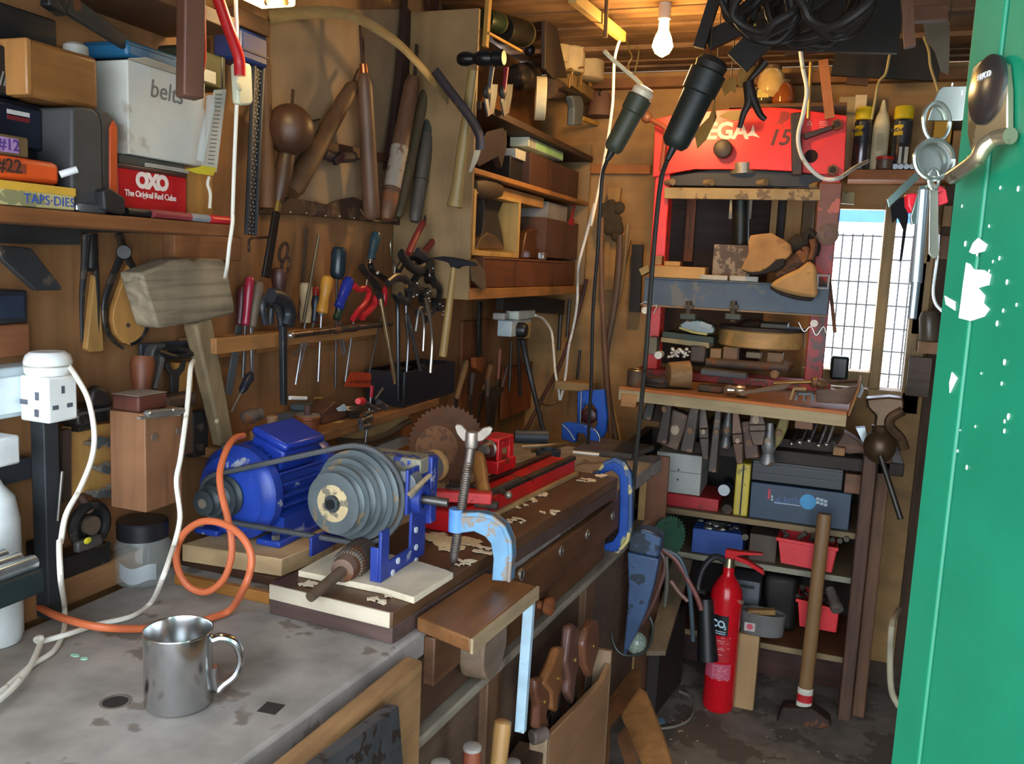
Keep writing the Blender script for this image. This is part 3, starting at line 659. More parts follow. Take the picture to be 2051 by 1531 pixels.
# wooden box on the wall
b = cbox(13, 970, 500, 1160, 1215, 735, -1.085)
t = T('wooden_box', 'tall brown wooden box with a dark lid hanging on the wall by the motor', 'box', (b[0], b[2], b[4]))
W1 = wood('#8a5f40', 'z', .25, .6)
M().bx(b[0], b[1], b[2], b[3], b[4], b[5]).build('body', W1, t, .002)
tb = cbox(13, 925, 385, 510, 1118, 745, -1.1)
M().bx(tb[0], tb[1], tb[2], tb[3], b[5]+.0005, tb[5]).build('lid_block', wood('#5c2f22', 'y', .3, .6), t, .004)
m = M().bx(tb[0], tb[1], tb[2], tb[3], tb[5]+.0003, tb[5]+.001); m.build('dusty_top', paint('#8a7d73', .9), t)
for u, v in ((1025, 652), (1190, 612), (930, 620), (935, 850)):
    p = X(13, u, v, b[1])
    if u > 970: M().cyl(p, p+V((.003, 0, 0)), .007, n=12).build('plug', paint('#6e5f52', .6, .2), t)
t = T('penknife', 'grey folding penknife lying on the front edge of the wooden box', 'knife', X(13, 1070, 520, b[1]+.012))
M().poly([X(13, u, v, b[1]+.006) for u, v in ((945, 490), (965, 470), (1090, 458), (1190, 450), (1210, 470), (1200, 492), (1080, 510), (960, 520))], (.012, 0, 0)).build('scales', paint('#6f6a63', .5, .3), t, .003)
M().bar(X(13, 925, 525, b[1]+.01), X(13, 1190, 500, b[1]+.01), .004, .009, DX).build('blade', steel('#b9b4aa', .4), t)
for u, v in ((1000, 490), (1155, 470)): p = X(13, u, v, b[1]+.018); M().sph(p, .003).build('rivet', steel('#cbc6bb', .3), t)
t = T('wooden_plane', 'old brown tool stock tucked beside the wooden box', 'tool stock', X(13, 1250, 770, -1.2))
fx(13, 1120, 370, 1320, 450, -1.19, .05).build('stock', wood('#5f4638', 'y'), t, .006)
fx(13, 1225, 450, 1290, 770, -1.2, .04).build('leg', wood('#6d503b', 'z'), t, .003)
fx(13, 1290, 480, 1390, 780, -1.205, .02).build('slotted_strap', paint('#2f2c2b', .6, .3), t, .002)
for v in (585, 720): p = X(13, 1330, v, -1.2); M().cyl(p+V((-.004, 0, 0)), p+V((.004, 0, 0)), .008).build('stud', steel('#77716a', .5), t)
# dark plane and upright steel post at left
t = T('hand_plane', 'dark iron plane hanging on the wall right of the socket adaptor', 'plane', X(13, 630, 600, -1.2))
fx(13, 520, 440, 740, 560, -1.19, .05).build('body', DKM, t, .004)
M().poly([X(13, u, v, -1.2) for u, v in ((545, 440), (560, 330), (610, 300), (670, 330), (700, 400), (705, 440))], (.02, 0, 0)).build('tote', paint('#2a2320', .5), t, .006)
fx(13, 520, 470, 735, 490, -1.186, .008).build('side_rib', paint('#55504c', .5, .3), t)
fx(13, 520, 560, 620, 610, -1.2, .03).build('heel', DKM, t)
t = T('steel_post', 'dark upright steel post with thin rod standing at the left wall', 'post', X(13, 350, 1531, -1.2))
M().bx(-1.215, -1.185, X(13, 285, 900, -1.19).y, X(13, 385, 900, -1.19).y, .876, 1.24).build('post', paint('#33373b', .6, .3), t, .002)
M().bar(X(13, 430, 600, -1.21), X(13, 430, 1080, -1.21), .018, .012, DX).build('back_rail', paint('#3e2e27', .7), t)
M().cyl(X(13, 415, 880, -1.18), X(13, 385, 1210, -1.18), .003).build('rod', steel('#85807a', .4), t)
# plate carrying rows of bolts
pb = X(13, 600, 800, -1.215)
m = M().poly([X(13, u, v, -1.215) for u, v in ((455, 585), (745, 560), (750, 1000), (470, 1055))], (-.015, 0, 0))
tag(m.build('bolt_board', wood('#b98a4a', 'z', .18), bev=.001), 'pale wooden board holding three rows of small bolts', 'board')
rows = [('top row', [(565, 690), (600, 665), (640, 680), (668, 680), (700, 684), (735, 655), (778, 662)]), ('middle row', [(605, 850), (632, 860), (660, 848), (695, 828), (720, 822), (745, 826)]), ('bottom row', [(575, 1020), (608, 1015), (640, 1018), (682, 1000), (712, 995), (722, 978), (748, 980), (775, 985)])]
BOLT = steel('#a4acb0', .35, '#6b6a66', .3)
for rn, pts in rows:
    for u, v in pts:
        p = X(13, u, v, -1.2145)
        t = T('bolt', 'small zinc bolt standing out of the %s on the bolt board' % rn, 'bolt', p, 'bolts in the %s of the bolt board' % rn)
        M().cyl(p, p+V((.03, 0, 0)), .004, n=8).build('shank', BOLT, t); M().cyl(p+V((.02, 0, 0)), p+V((.032, 0, 0)), .0075, n=6).build('head', BOLT, t)
# dark block plane and bits on the ledge
LEDGE = [Z(16, 300, 390, BT+.001), Z(16, 760, 170, BT+.001)]
a, b2 = X(16, 290, 320, -1.2), X(16, 770, 100, -1.2)
tag(M().bx(WX+.002, -1.212, .9, 1.29, BT+.001, .925).build('ledge_batten', wood('#9a6c43', 'y', .25), bev=.003), 'brown wooden batten along the foot of the wall behind the jar', 'batten')
t = T('block_plane', 'dark iron block plane with round wheel and yellow mark on the wall ledge', 'plane', X(13, 560, 1400, -1.22))
M().bx(WX+.004, -1.2, X(13, 400, 1330, -1.2).y, X(13, 740, 1280, -1.2).y, .9265, .965).build('body', DKM, t, .003)
p = X(13, 600, 1240, -1.2); M().tor(p, .036, .009, DX, 28).build('wheel', DKM, t); M().cyl(p+V((-.01, 0, 0)), p+V((.008, 0, 0)), .017).build('hub', paint('#6a5c4d', .5, .4), t)
M().cyl(p+V((-.012, 0, 0)), p+V((-.004, 0, 0)), .032).build('web', DKM, t)
M().bar(X(13, 500, 1390, -1.19), X(13, 670, 1330, -1.19), .02, .014, DX).build('lever', paint('#55524e', .5, .4), t, .004)
p = X(13, 585, 1343, -1.182); M().sph(p, .006, (.5, 1.4, 1)).build('yellow_mark', paint('#cfc52a', .5), t)
M().cyl(X(13, 530, 1040, -1.21), X(13, 600, 1150, -1.2), .008).build('arm', rusty('#5d4034'), t)
M().bx(WX+.004, -1.205, X(13, 300, 1330, -1.2).y, X(13, 400, 1280, -1.2).y, .9265, 1.0).build('toe', DKM, t, .004)
# jar
t = T('plastic_jar', 'clear plastic jar with black lid and scrap of white paper inside', 'jar', Z(16, 950, 350, BT+.001))
c = Z(16, 955, 300, BT+.001); r = .052
ztop = .985
M().lathe(c, V((c.x, c.y, .972)), [(0, r*.9), (.05, r), (.7, r), (.88, r*.85), (1, r*.72)], 32).build('body', glass('#b9c2bd', .08, .22), t)
c1 = X(13, 957, 1300, c.x); lz = c1.z
M().lathe(V((c.x, c.y, .955)), V((c.x, c.y, .99)), [(0, .043), (.05, .046), (.9, .0465), (1, .044)], 36).build('lid', paint('#1f2024', .35), t)
M().grid(lambda a, b: V((c.x+.0, c.y, BT+.006))+V((.044*math.sin(-1.2+2.2*a+.3), -.044*math.cos(-1.2+2.2*a+.3), .004+.03*b+.004*math.sin(9*a))), 16, 3, (0, 0, .001)).build('paper_scrap', paint('#dfe6ea', .8), t)
# white box and dark ledge at far left, bottle, socket-set box
tag(cbox_m := fx(13, -60, 655, 138, 850, -1.17, .06).build('white_box', paint('#dde0e0', .5), bev=.004), 'white plastic box at the left edge below the socket adaptor', 'box')
tag(fx(13, -60, 815, 210, 960, -1.22, .028).build('black_strip', paint('#2a2d33', .6)), 'black strip on the wall beneath the white plastic box', 'strip')
t = T('socket_box', 'dark green box of chrome sockets at the left end of the bench', 'box', (-1.1, .85, .95))
bq = [X(16, 0, 130, -1.0), X(16, 290, 150, -1.0)]
y1 = X(16, 295, 250, -1.02).y; zt = X(16, 295, 170, -1.02).z; zb = X(16, 295, 390, -1.02).z
M().bx(-1.16, -1.02, .6, y1, zb, zt-.012).build('case', paint('#16282a', .5), t, .004)
for i in range(5):
    yy = .62+.0*i; xx = -1.147+.028*i
    M().cyl(V((xx, .62, zt-.004)), V((xx, y1-.004, zt-.004)), .011, n=14).build('chrome_socket', steel('#c9d4da', .2), t)
sock_zb = zb
t = T('plastic_bottle', 'pale plastic bottle with green label at the left edge under the socket box', 'bottle', (-1.09, .72, BT+.001))
M().lathe(V((-1.1, .725, BT+.001)), V((-1.1, .725, zb-.001)), [(0, .04), (.05, .045), (.95, .045), (1, .04)], 28).build('body', paint('#cdd2cf', .4), t)
M().lathe(V((-1.1, .725, BT+.02)), V((-1.1, .725, BT+.05)), [(0, .0455), (1, .0455)], 28).build('label', paint('#2f8a45', .5), t)
t = T('spray_bottle', 'white rounded bottle shoulder at the left edge behind the socket box', 'bottle', (-1.19, .82, zt))
p = X(13, -25, 1200, -1.19)
M().lathe(V((-1.2, p.y, BT+.001)), V((-1.2, p.y, p.z+.06)), [(0, .036), (.05, .04), (.75, .04), (.9, .033), (.97, .018), (1, .014)], 26).build('body', paint('#d9dedd', .4), t)

# orange air hose
HO = paint('#c9683f', .5, 0, None, .3, 20, .15)
def hp_(u, v, y): return Y(14, u, v, y)
hose = [Y(14, 490, 375, 1.40), Y(14, 430, 395, 1.36), Y(14, 375, 480, 1.31), Y(14, 335, 620, 1.27), Y(14, 345, 760, 1.25), Y(14, 385, 920, 1.235), Y(14, 412, 1060, 1.225), Y(14, 408, 1200, 1.22), Y(14, 355, 1340, 1.215), Y(14, 245, 1418, 1.21), Y(14, 130, 1385, 1.205), Y(14, 60, 1280, 1.2), Y(14, 45, 1150, 1.195), Y(14, 95, 1030, 1.19), Y(14, 190, 958, 1.185), Y(14, 290, 948, 1.18), Y(14, 400, 985, 1.175), Y(14, 490, 1060, 1.17), Y(14, 540, 1160, 1.165), Y(14, 540, 1260, 1.16),
        Y(14, 500, 1380, 1.15), Z(16, 1540, 500, .885), Z(16, 1400, 560, .878), Z(16, 1250, 600, .878), Z(16, 980, 628, .878), Z(16, 700, 622, .9), Z(16, 500, 582, .905), Z(16, 350, 530, .9), Z(16, 180, 440, .884), Z(16, 40, 380, .884)]
tag(M().tube(hose, .0062, 10).build('air_hose', HO), 'orange air hose looping down from the motor and across the bench', 'hose')

# mug
c = Z(16, 1192, 1120, BT+.001); dd = (c-EYE).dot(FW); r = 66*dd/FPX
rc = Z(16, 1190, 628, BT+.1); hz = X(16, 1190, 628, c.x); 
lo_, hi_ = .05, .14
for _ in range(30):
    mid = (lo_+hi_)/2; q = c+V((0, 0, mid))-EYE
    vy = 765.5-FPX*q.dot(UP)/q.dot(FW)
    if vy > 1071+628*_s: lo_ = mid
    else: hi_ = mid
MH = lo_
t = T('steel_mug', 'brushed stainless steel mug with looped handle on the near bench top', 'mug', c)
SS = paint('#cfd2d3', .2, 1.0, None, .3, 20, .06)
M().lathe(c, c+V((0, 0, MH)), [(0, r*.9), (.015, r*.96), (.03, r*.98), (.97, r*.99), (.985, r*1.015), (1, r*1.01), (1, r*.97), (.98, r*.95), (.03, r*.93), (.03, .0)], 48).build('body', SS, t)
hd_ = RT.copy(); hd_.z = 0; hd_.normalize(); hd_ = (hd_*.96+V((-.28*hd_.y, .28*hd_.x, 0))).normalized()
def mh(a, z): return c+hd_*a+V((0, 0, z))
M().tube([mh(r*.97, MH*.82), mh(r*1.25, MH*.84), mh(r*1.62, MH*.76), mh(r*1.8, MH*.55), mh(r*1.65, MH*.33), mh(r*1.3, MH*.2), mh(r*1.1, MH*.13), mh(r*.99, MH*.3), mh(r*.985, MH*.45)], .0062, 10, flat=hd_.cross(DZ), fl=1.35).build('handle', SS, t)
m = M()
for u, v in ((500, 808), (562, 830)):
    p = Z(16, u, v, BT+.0005); m.poly([p+V((.008*math.cos(w)*(1 if u < 540 else .8), .005*math.sin(w), 0)) for w in (0, .9, 1.9, 3.0, 4.1, 5.2)], (0, 0, .001))
tag(m.build('paint_flakes', paint('#a9e0c6', .8)), 'two pale green paint flakes on the bench left of the mug', 'flakes', None, 'stuff')
# ------------------------------------------------------------------ upper left shelf and what stands on it
SX = -1.08; SZ = 1.548
SHW = wood('#8a562f', 'y', .25, .6)
se = X(1, 1560, 1450, SX).y
tag(M().bx(WX+.001, SX, .45, se, SZ-.022, SZ).build('wall_shelf', SHW, bev=.002), 'orange brown plank shelf on the left wall carrying boxes and tins', 'shelf')
tag(fx(4, 1165, 240, 1610, 405, -1.22, .029).build('shelf_cleat', wood('#8c5d3a', 'y', .25), bev=.002), 'brown wooden cleat on the wall below the right end of the shelf', 'cleat')
# upper shelf: plank and dark side
a, b = X(1, 430, 20, SX), X(1, 1620, 160, SX)
tag(M().bx(WX+.001, SX, .45, b.y-.01, 1.90, 1.925).build('upper_shelf', wood('#5f3c22', 'y', .3), bev=.002), 'dark brown upper plank shelf above the boxes on the left wall', 'shelf')
def sbox(name, lab, cat, k, u0, v0, u1, v1, x, dep, mat, bev=.002, floor=None, grp=None):
    m = fx(k, u0, v0, u1, v1, x, dep)
    if floor is not None:
        zs = min(p.z for p in m.v)
        for p in m.v:
            if abs(p.z-zs) < 1e-6: p.z = floor
    return tag(m.build(name, mat, bev=bev), lab, cat, grp)
def zmax(o): return WORLD[o.name].z+max(v.co.z for v in o.data.vertices)
def tbox(name, lab, cat, k, u0, v0, u1, v1, x, dep, mat, bev=.002, floor=None, grp=None):
    m = fx(k, u0, v0, u1, v1, x, dep)
    if floor is not None:
        zs = min(p.z for p in m.v)
        for p in m.v:
            if abs(p.z-zs) < 1e-6: p.z = floor
    lo = [min(p[i] for p in m.v) for i in range(3)]; hi = [max(p[i] for p in m.v) for i in range(3)]
    t = T(name, lab, cat, ((lo[0]+hi[0])/2, (lo[1]+hi[1])/2, lo[2]), grp)
    m.build('body', mat, t, bev); return t, lo, hi
G = .0012
# flat tin, orange case
t, lo, hi = tbox('flat_tin', 'flat cream and yellow tin lettered TAPS under the orange case', 'tin', 1, -70, 1225, 498, 1345, -1.085, .12, paint('#c9bb84', .5, 0, '#8d8a63', .35), .002, SZ+G)
M().bx(lo[0]-.001, hi[0]+.0015, lo[1]-.001, hi[1]+.0015, hi[2]-.012, hi[2]).build('yellow_lid', paint('#d9a93f', .45), t, .001)
lettering('TAPS·DIES', V((hi[0]+.0004, hi[1]-.045, lo[2]+.011)), .019, DY, DZ, paint('#2d4fa8', .6), t, spc=1.05)
ft = hi[2]+G
t, lo, hi = tbox('orange_case', 'orange plastic case marked 22 in black on the flat tin', 'case', 1, -70, 1055, 402, 1245, -1.09, .1, paint('#e2561f', .45, 0, None, .3, 20, .12), .008, ft)
M().bx(hi[0]-.0005, hi[0]+.0008, lo[1], X(1, 170, 1090, -1.09).y, hi[2]-.022, hi[2]-.009).build('dark_label', paint('#8a3b25', .6), t)
lettering('#22', V((hi[0]+.0004, X(1, 60, 1155, -1.09).y, lo[2]+.019)), .026, DY, DZ, paint('#3a2420', .6), t, bold=.0006)
oc = hi[2]+G
t, lo, hi = tbox('card_box', 'small brown box with lilac label on top of the orange case', 'box', 1, -70, 900, 190, 1050, -1.1, .08, paint('#6d5638', .7), .002, oc)
M().bx(hi[0], hi[0]+.0008, lo[1], X(1, 122, 980, -1.1).y, lo[2]+.004, hi[2]-.004).build('lilac_label', paint('#b48fc4', .6), t)
lettering('#12', V((hi[0]+.0009, X(1, 55, 970, -1.1).y, (lo[2]+hi[2])/2)), .022, DY, DZ, paint('#5b3a8a', .6), t, bold=.0004)
t, lo, hi = tbox('black_drawer_unit', 'black plastic drawer unit with red and white card behind the lilac label', 'drawer unit', 1, -70, 690, 470, 1240, -1.16, .085, paint('#171a24', .35), .004, SZ+G)
M().bx(hi[0], hi[0]+.012, lo[1], X(1, 245, 800, -1.16).y, hi[2]-.07, hi[2]-.008).build('drawer', paint('#1d2230', .3), t, .004)
for v, col in ((755, '#d8d4d0'), (785, '#7c2427')):
    p = X(1, 110, v, -1.145); M().bx(hi[0]+.0118, hi[0]+.0128, lo[1]+.02, X(1, 205, v, -1.145).y, p.z-.004, p.z+.004).build('card', paint(col, .6), t)
bd_top = hi[2]+G
t, lo, hi = tbox('varnished_box', 'varnished wooden box with rounded corner stacked on the black drawers', 'box', 1, 190, 320, 660, 660, -1.11, .12, wood('#8f5f31', 'y', .2, .4), .008, bd_top)
vb_top = hi[2]
M().bx(lo[0]-.0, hi[0]+.001, lo[1]-.004, lo[1]+.006, lo[2]+.001, hi[2]-.001).build('end_edge', wood('#a8743f', 'z', .2, .4), t, .003)
t, lo, hi = tbox('black_case', 'black case with scribbled white writing at the far left of the shelf', 'case', 1, -90, 310, 172, 640, -1.15, .09, paint('#1b1a1c', .5), .003, bd_top)
lettering('lite', V((hi[0]+.0004, X(1, 60, 540, -1.15).y, X(1, 60, 540, -1.15).z)), .03, DY, DZ, paint('#8a8784', .7), t, shear=.3)
c = X(1, 505, 320, -1.15); 
t = T('jar_cap', 'grey round cap lying on the varnished box', 'cap', (c.x, c.y, vb_top+G))
M().lathe(V((c.x, c.y, vb_top+G)), V((c.x, c.y, vb_top+.022)), [(0, .017), (.3, .019), (.8, .018), (1, .012)], 20).build('cap', paint('#a7a49b', .5), t)
# grey rounded case with orange back
t = T('grey_case', 'dark grey case with rounded shoulder and orange back panel on the shelf', 'case', (-1.15, X(1, 600, 1300, -1.1).y, SZ+G))
def outl(k, pts, x): return [X(k, u, v, x) for u, v in pts]
o = outl(1, [(478, 1330), (480, 720), (540, 712), (620, 722), (662, 760), (680, 840), (690, 1340)], -1.09)
zz = SZ+G
for p in o:
    if p.z < zz+.02: p.z = zz
M().poly(o, (-.1, 0, 0)).build('case', paint('#3f3f40', .6), t, .004)
o = outl(1, [(690, 1340), (684, 840), (664, 760), (640, 735), (720, 745), (765, 800), (780, 1330)], -1.10)
for p in o:
    if p.z < zz+.02: p.z = zz
M().poly(o, (-.09, 0, 0)).build('grey_edge', paint('#4b4744', .6), t, .002)
o = outl(1, [(735, 1335), (735, 850), (760, 800), (786, 850), (786, 1335)], -1.097)
for p in o:
    if p.z < zz+.02: p.z = zz
M().poly(o, (-.05, 0, 0)).build('orange_back', paint('#c9501f', .5), t, .002)
t = T('pen_tube', 'white tube sticking out beside the orange case', 'tube', X(1, 460, 1145, -1.07))
a, b = X(1, 400, 1165, -1.075), X(1, 515, 1130, -1.06)
M().ring(a, b, .0052, .003).build('tube', paint('#cfd0d2', .4), t)
c = X(1, 605, 1345, -1.09)
t = T('silver_tin', 'small flat silver tin at the shelf edge in front of the grey case', 'tin', (c.x, c.y, SZ+G))
M().lathe(V((c.x, c.y, SZ+G)), V((c.x, c.y, SZ+.013)), [(0, .026), (.2, .03), (.75, .03), (1, .026)], 28, flat=DX, fl=.25).build('tin', steel('#9fa2a6', .3), t)
tag(M().poly(outl(1, [(690, 1270), (740, 1255), (838, 1320), (838, 1430), (700, 1400)], -1.072), (-.02, 0, 0)).build('black_block', paint('#1b1b1e', .6), bev=.003), 'small black block on the shelf edge left of the red tin', 'block')
# red tin
t, lo, hi = tbox('red_tin', 'red oblong tin lettered OXO in white on the shelf', 'tin', 1, 785, 1150, 1245, 1368, -1.105, .09, paint('#b3141c', .35, 0, None, .3, 20, .1), .003, SZ+.006)
M().bx(lo[0]-.001, hi[0]+.001, lo[1]-.001, hi[1]+.001, hi[2]-.001, hi[2]+.006).build('lid', paint('#4a2c29', .4), t, .002)
M().bx(lo[0]+.002, hi[0]-.002, lo[1]+.002, hi[1]-.002, SZ+G, SZ+.006).build('dark_foot', paint('#1a1515', .5), t)
WL = paint('#e9d9d2', .5)
p = X(1, 1015, 1218, -1.105); lettering('OXO', V((hi[0]+.0004, p.y, p.z)), .034, DY, DZ, WL, t, bold=.0022, spc=.85)
p = X(1, 1007, 1306, -1.105); lettering('The Original Red Cube', V((hi[0]+.0004, p.y, p.z)), .0142, DY, DZ, WL, t, bold=.0003, spc=.9)
rt_top = hi[2]+.006+G
t, lo, hi = tbox('flat_box', 'flat grey box lying on the red tin under the white carton', 'box', 1, 800, 1065, 1235, 1150, -1.12, .1, paint('#55524b', .6), .002, rt_top)
M().bx(hi[0], hi[0]+.008, X(1, 965, 1120, -1.12).y, hi[1], lo[2]+.001, lo[2]+.008).build('pale_strip', paint('#aaa598', .6), t)
gl_top = hi[2]+G
# white carton, marked belts
CARD = paint('#c6c5bc', .75, 0, '#a9a294', .25, 6, .1)
t, lo, hi = tbox('carton', 'white cardboard carton with belts handwritten on its front', 'carton', 1, 855, 480, 1368, 1085, -1.11, .1, CARD, .002, gl_top)
M().poly([V((hi[0], lo[1]+.001, hi[2])), V((hi[0], hi[1]-.03, hi[2])), V((hi[0]+.012, hi[1]-.05, hi[2]+.006)), V((hi[0]+.01, lo[1]+.03, hi[2]+.008))], (0, 0, .0015)).build('flap', paint('#a79a86', .8), t)
p = X(1, 1110, 620, -1.11); lettering('belts', V((hi[0]+.0003, p.y, p.z)), .042, DY, V((0, -.05, 1)), paint('#6d6a66', .8), t, shear=.15)
ct_top = hi[2]+.010
t, lo, hi = tbox('blue_box', 'blue plastic box lying on top of the white carton', 'box', 1, 850, 325, 1225, 500, -1.13, .1, paint('#1f5f86', .4, 0, None, .3, 20, .15), .006, ct_top)
M().bx(lo[0]-.001, hi[0]+.0015, lo[1]-.001, hi[1]+.0015, (lo[2]+hi[2])/2+.006, (lo[2]+hi[2])/2+.009).build('seam', paint('#184a69', .4), t)
t, lo, hi = tbox('green_case', 'dark olive case with black edge behind the red saw frame', 'case', 1, 1240, 335, 1500, 590, -1.16, .07, paint('#3a3c27', .5), .008, ct_top-.004)
M().bx(hi[0]-.01, hi[0]+.002, hi[1]-.012, hi[1]+.001, lo[2], hi[2]).build('black_edge', BLKP, t, .004)
p = X(1, 1400, 510, -1.155); M().bx(hi[0], hi[0]+.001, p.y-.022, p.y+.022, p.z-.01, p.z+.012).build('paper_label', paint('#b9b9b4', .7), t)
# blister packet
t = T('blister_pack', 'hanging clear packet with white scale strip and yellow foot beside the carton', 'packet', X(1, 1400, 1165, -1.085))
M().poly(outl(1, [(1425, 600), (1505, 595), (1490, 730), (1440, 1150), (1345, 1110), (1360, 1000)], -1.09), (.0015, 0, 0)).build('card', paint('#b9bab2', .6), t)
M().poly(outl(1, [(1320, 1115), (1345, 1105), (1440, 1120), (1415, 1172), (1300, 1155), (1230, 1130)], -1.088), (.0018, 0, 0)).build('yellow_foot', paint('#c2b42c', .5), t)
m = M()
for i in range(18):
    v = 630+27*i; u = 1462-i*3.2
    a, b = X(1, u-22, v, -1.0882), X(1, u+18, v+3, -1.0882); m.bar(a, b, .0016, .0012, DX)
m.build('printed_marks', paint('#55585a', .6), t)
m = M().tube(outl(1, [(1405, 640), (1400, 740), (1375, 860), (1350, 980), (1335, 1080)], -1.083), .008, 8)
m.build('clear_tube', glass('#c2cac8', .1, .35), t)
tag(sbox('wood_block', 'x', 'block', 1, 1252, 1155, 1420, 1385, -1.12, .06, wood('#a8783a', 'z', .2), .002, SZ+G), 'yellowish wood block on the shelf right of the red tin', 'block')
tag(M().tube(outl(1, [(1395, 1180), (1385, 1230), (1402, 1290), (1398, 1390)], -1.1), .003).build('string', paint('#d8cfbb', .8)), 'short white string hanging in front of the wood block', 'string')
# marker pens on the shelf edge
t = T('marker_pen', 'red marker pen with grey band at the right end of the shelf edge', 'pen', X(1, 1300, 1440, SX))
z = SZ+.0085
def alongpx(us, v, x, z): return [V((x, X(1, u, v, x).y, z)) for u in us]
q = alongpx((1015, 1265, 1385, 1535), 1420, -1.088, z)
M().cyl(q[0], q[1], .0072).build('barrel', paint('#8d3a3f', .4), t); M().cyl(q[1], q[2], .0075).build('grey_band', paint('#8e9296', .4), t)
M().lathe(q[2], q[3], [(0, .0078), (.9, .0076), (1, .005)], 16).build('cap', paint('#d12a35', .35), t)
t = T('black_marker', 'black marker pen lying behind the red one at the foot of the red tin', 'pen', X(1, 950, 1385, -1.1))
q = alongpx((840, 1010), 1390, -1.095, SZ+.008); M().cyl(q[0], q[1], .0068).build('barrel', BLKP, t)
# dark diagonal tool and clutter at the top
t = T('pipe_wrench', 'dark long handled wrench slanting above the blue box', 'wrench', X(1, 830, 290, -1.16))
a, b = X(1, 430, 10, -1.14), X(1, 850, 300, -1.14)
M().bar(a, b, .032, .014, DX, .022, .012).build('handle', rusty('#3c3630', .25), t, .003)
M().bar(a+(a-b)*.0, a+(a-b)*.25, .05, .02, DX).build('head', DKM, t, .003)
for i, (u0, v0, u1, v1, c_) in enumerate(((-90, 20, 330, 300, '#1e1c1b'), (1010, 150, 1250, 330, '#2a2722'))):
    pass
tag(sbox('black_tray', 'x', 'tray', 1, -90, 60, 380, 300, -1.2, .045, paint('#1c1b1b', .6), .004), 'black tray standing at the back above the varnished box', 'tray')
# wooden batten, red saw frame, wire, switched flex
a, b = X(1, 1290, -30, -1.0), X(1, 1265, 655, -1.0)
tag(M().bar(a+V((0, 0, .2)), b, .034, .034, V((1, -.5, 0))).build('hanging_batten', wood('#66412f', 'z', .3, .55), bev=.003), 'square brown wooden batten hanging down in front of the white carton', 'batten')
t = T('bow_saw', 'red tubular bow saw frame hanging by the left wall shelf', 'saw', X(1, 1600, 500, -1.04))
RT_ = paint('#c41f22', .3, 0, None, .3, 20, .12)
M().tube(outl(1, [(1410, -250), (1440, -60), (1475, 50), (1520, 180), (1565, 300), (1595, 400), (1600, 505)], -1.05), .0105, 14).build('tube_frame', RT_, t)
M().tube(outl(1, [(1225, -200), (1228, -60), (1230, 60)], -1.06), .006, 10).build('tube_end', RT_, t)
M().tube(outl(1, [(1348, 60), (1350, 200), (1352, 380), (1342, 465)], -1.06), .006, 10).build('tube_end', RT_, t)
tag(M().tube(outl(1, [(1215, -200), (1213, 0), (1222, 90), (1212, 200), (1195, 320), (1183, 410)], -1.045), .0028).build('white_wire', WCORD), 'thin white wire end dangling left of the hanging batten', 'wire')
sf = outl(1, [(1570, -150), (1572, 40), (1577, 200), (1578, 420)], -1.07)
t = T('switched_flex', 'cream flex with an oblong inline switch hanging at the end of the shelf', 'switch', X(1, 1590, 700, -1.07))
M().tube(sf, .0036).build('flex', WCORD, t)
lo_f = outl(1, [(1578, 700), (1570, 900), (1560, 1150), (1552, 1400)], -1.065)+[X(4, 1550, 160, -1.06), X(4, 1530, 300, -1.06), X(4, 1515, 440, -1.07), X(4, 1500, 520, -1.1)]
M().tube(lo_f, .0036).build('flex', WCORD, t)
so = outl(1, [(1530, 430), (1560, 420), (1620, 425), (1634, 450), (1645, 680), (1630, 702), (1570, 706), (1545, 690)], -1.078)
SW = M().poly(so, (.016, 0, 0)).build('switch_body', paint('#cfcdb4', .4), t, .005)
p = X(1, 1592, 572, -1.063); M().lathe(p, p+V((.004, 0, 0)), [(0, .009), (.8, .008), (1, .005)], 18).build('rocker', paint('#c4c2a9', .4), SW)
# lit lamp at the top
lp = [X(2, 110, -40, -1.02), X(2, 412, 50, -1.02)]
t = T('strip_lamp', 'short lit warm lamp at the top edge above the blue clamp', 'lamp', (-1.06, (lp[0].y+lp[1].y)/2, lp[1].z))
M().bx(-1.1, -1.02, lp[0].y, lp[1].y, lp[1].z, lp[1].z+.028).build('diffuser', emit('#ffd98a', 5), t, .006)
M().bx(-1.11, -1.01, lp[0].y-.01, lp[1].y+.01, lp[1].z+.0285, lp[1].z+.05).build('housing', paint('#d8d2c4', .5), t, .004)
for u in (215, 340):
    p = X(2, u, 15, -1.019); M().cyl(p+V((-.002, 0, 0)), p+V((.003, 0, 0)), .006).build('screw', paint('#6b5330', .5), t)
lamp('strip_lamp_light', V((-1.0, (lp[0].y+lp[1].y)/2, lp[1].z-.03)), 1.2, (1, .78, .42), .03)
tag(M().bx(WX+.001, -1.0, .5, 1.9, 2.125, 2.15).build('ceiling_shelf', wood('#4a3120', 'y', .35), bev=.002), 'dark plank high up at the top left near the ceiling', 'shelf')
# ------------------------------------------------------------------ tools on the wall above the motor
def px2(k, pts, x): return [X(k, u, v, x) for u, v in pts]
def driver(name, lab, cat, k, x, h0, h1, tip, r, hm, bm, br=.003, ferr=None, pf=HANDLE, grp=None, flatblade=None):
    """handle from h0 (end) to h1 (neck), blade on to tip; photo points on the plane x"""
    a, b = X(k, *h0, x), X(k, *h1, x)
    t = T(name, lab, cat, b if tip is None else X(k, *tip, x), grp)
    M().lathe(a, b, prof(pf, r), 16).build('handle', hm, t)
    if tip is not None:
        c = X(k, *tip, x)
        if flatblade: M().bar(b, c, flatblade, .004, DX).build('blade', bm, t, .0008)
        else: M().cyl(b, c, br, n=8).build('blade', bm, t)
    if ferr:
        d = (b-a).normalized(); M().cyl(b-d*ferr[0], b+d*ferr[0], ferr[1], n=14).build('ferrule', ferr[2], t)
    return t
CHR = steel('#a3a5a8', .28, '#6f665c', .2)
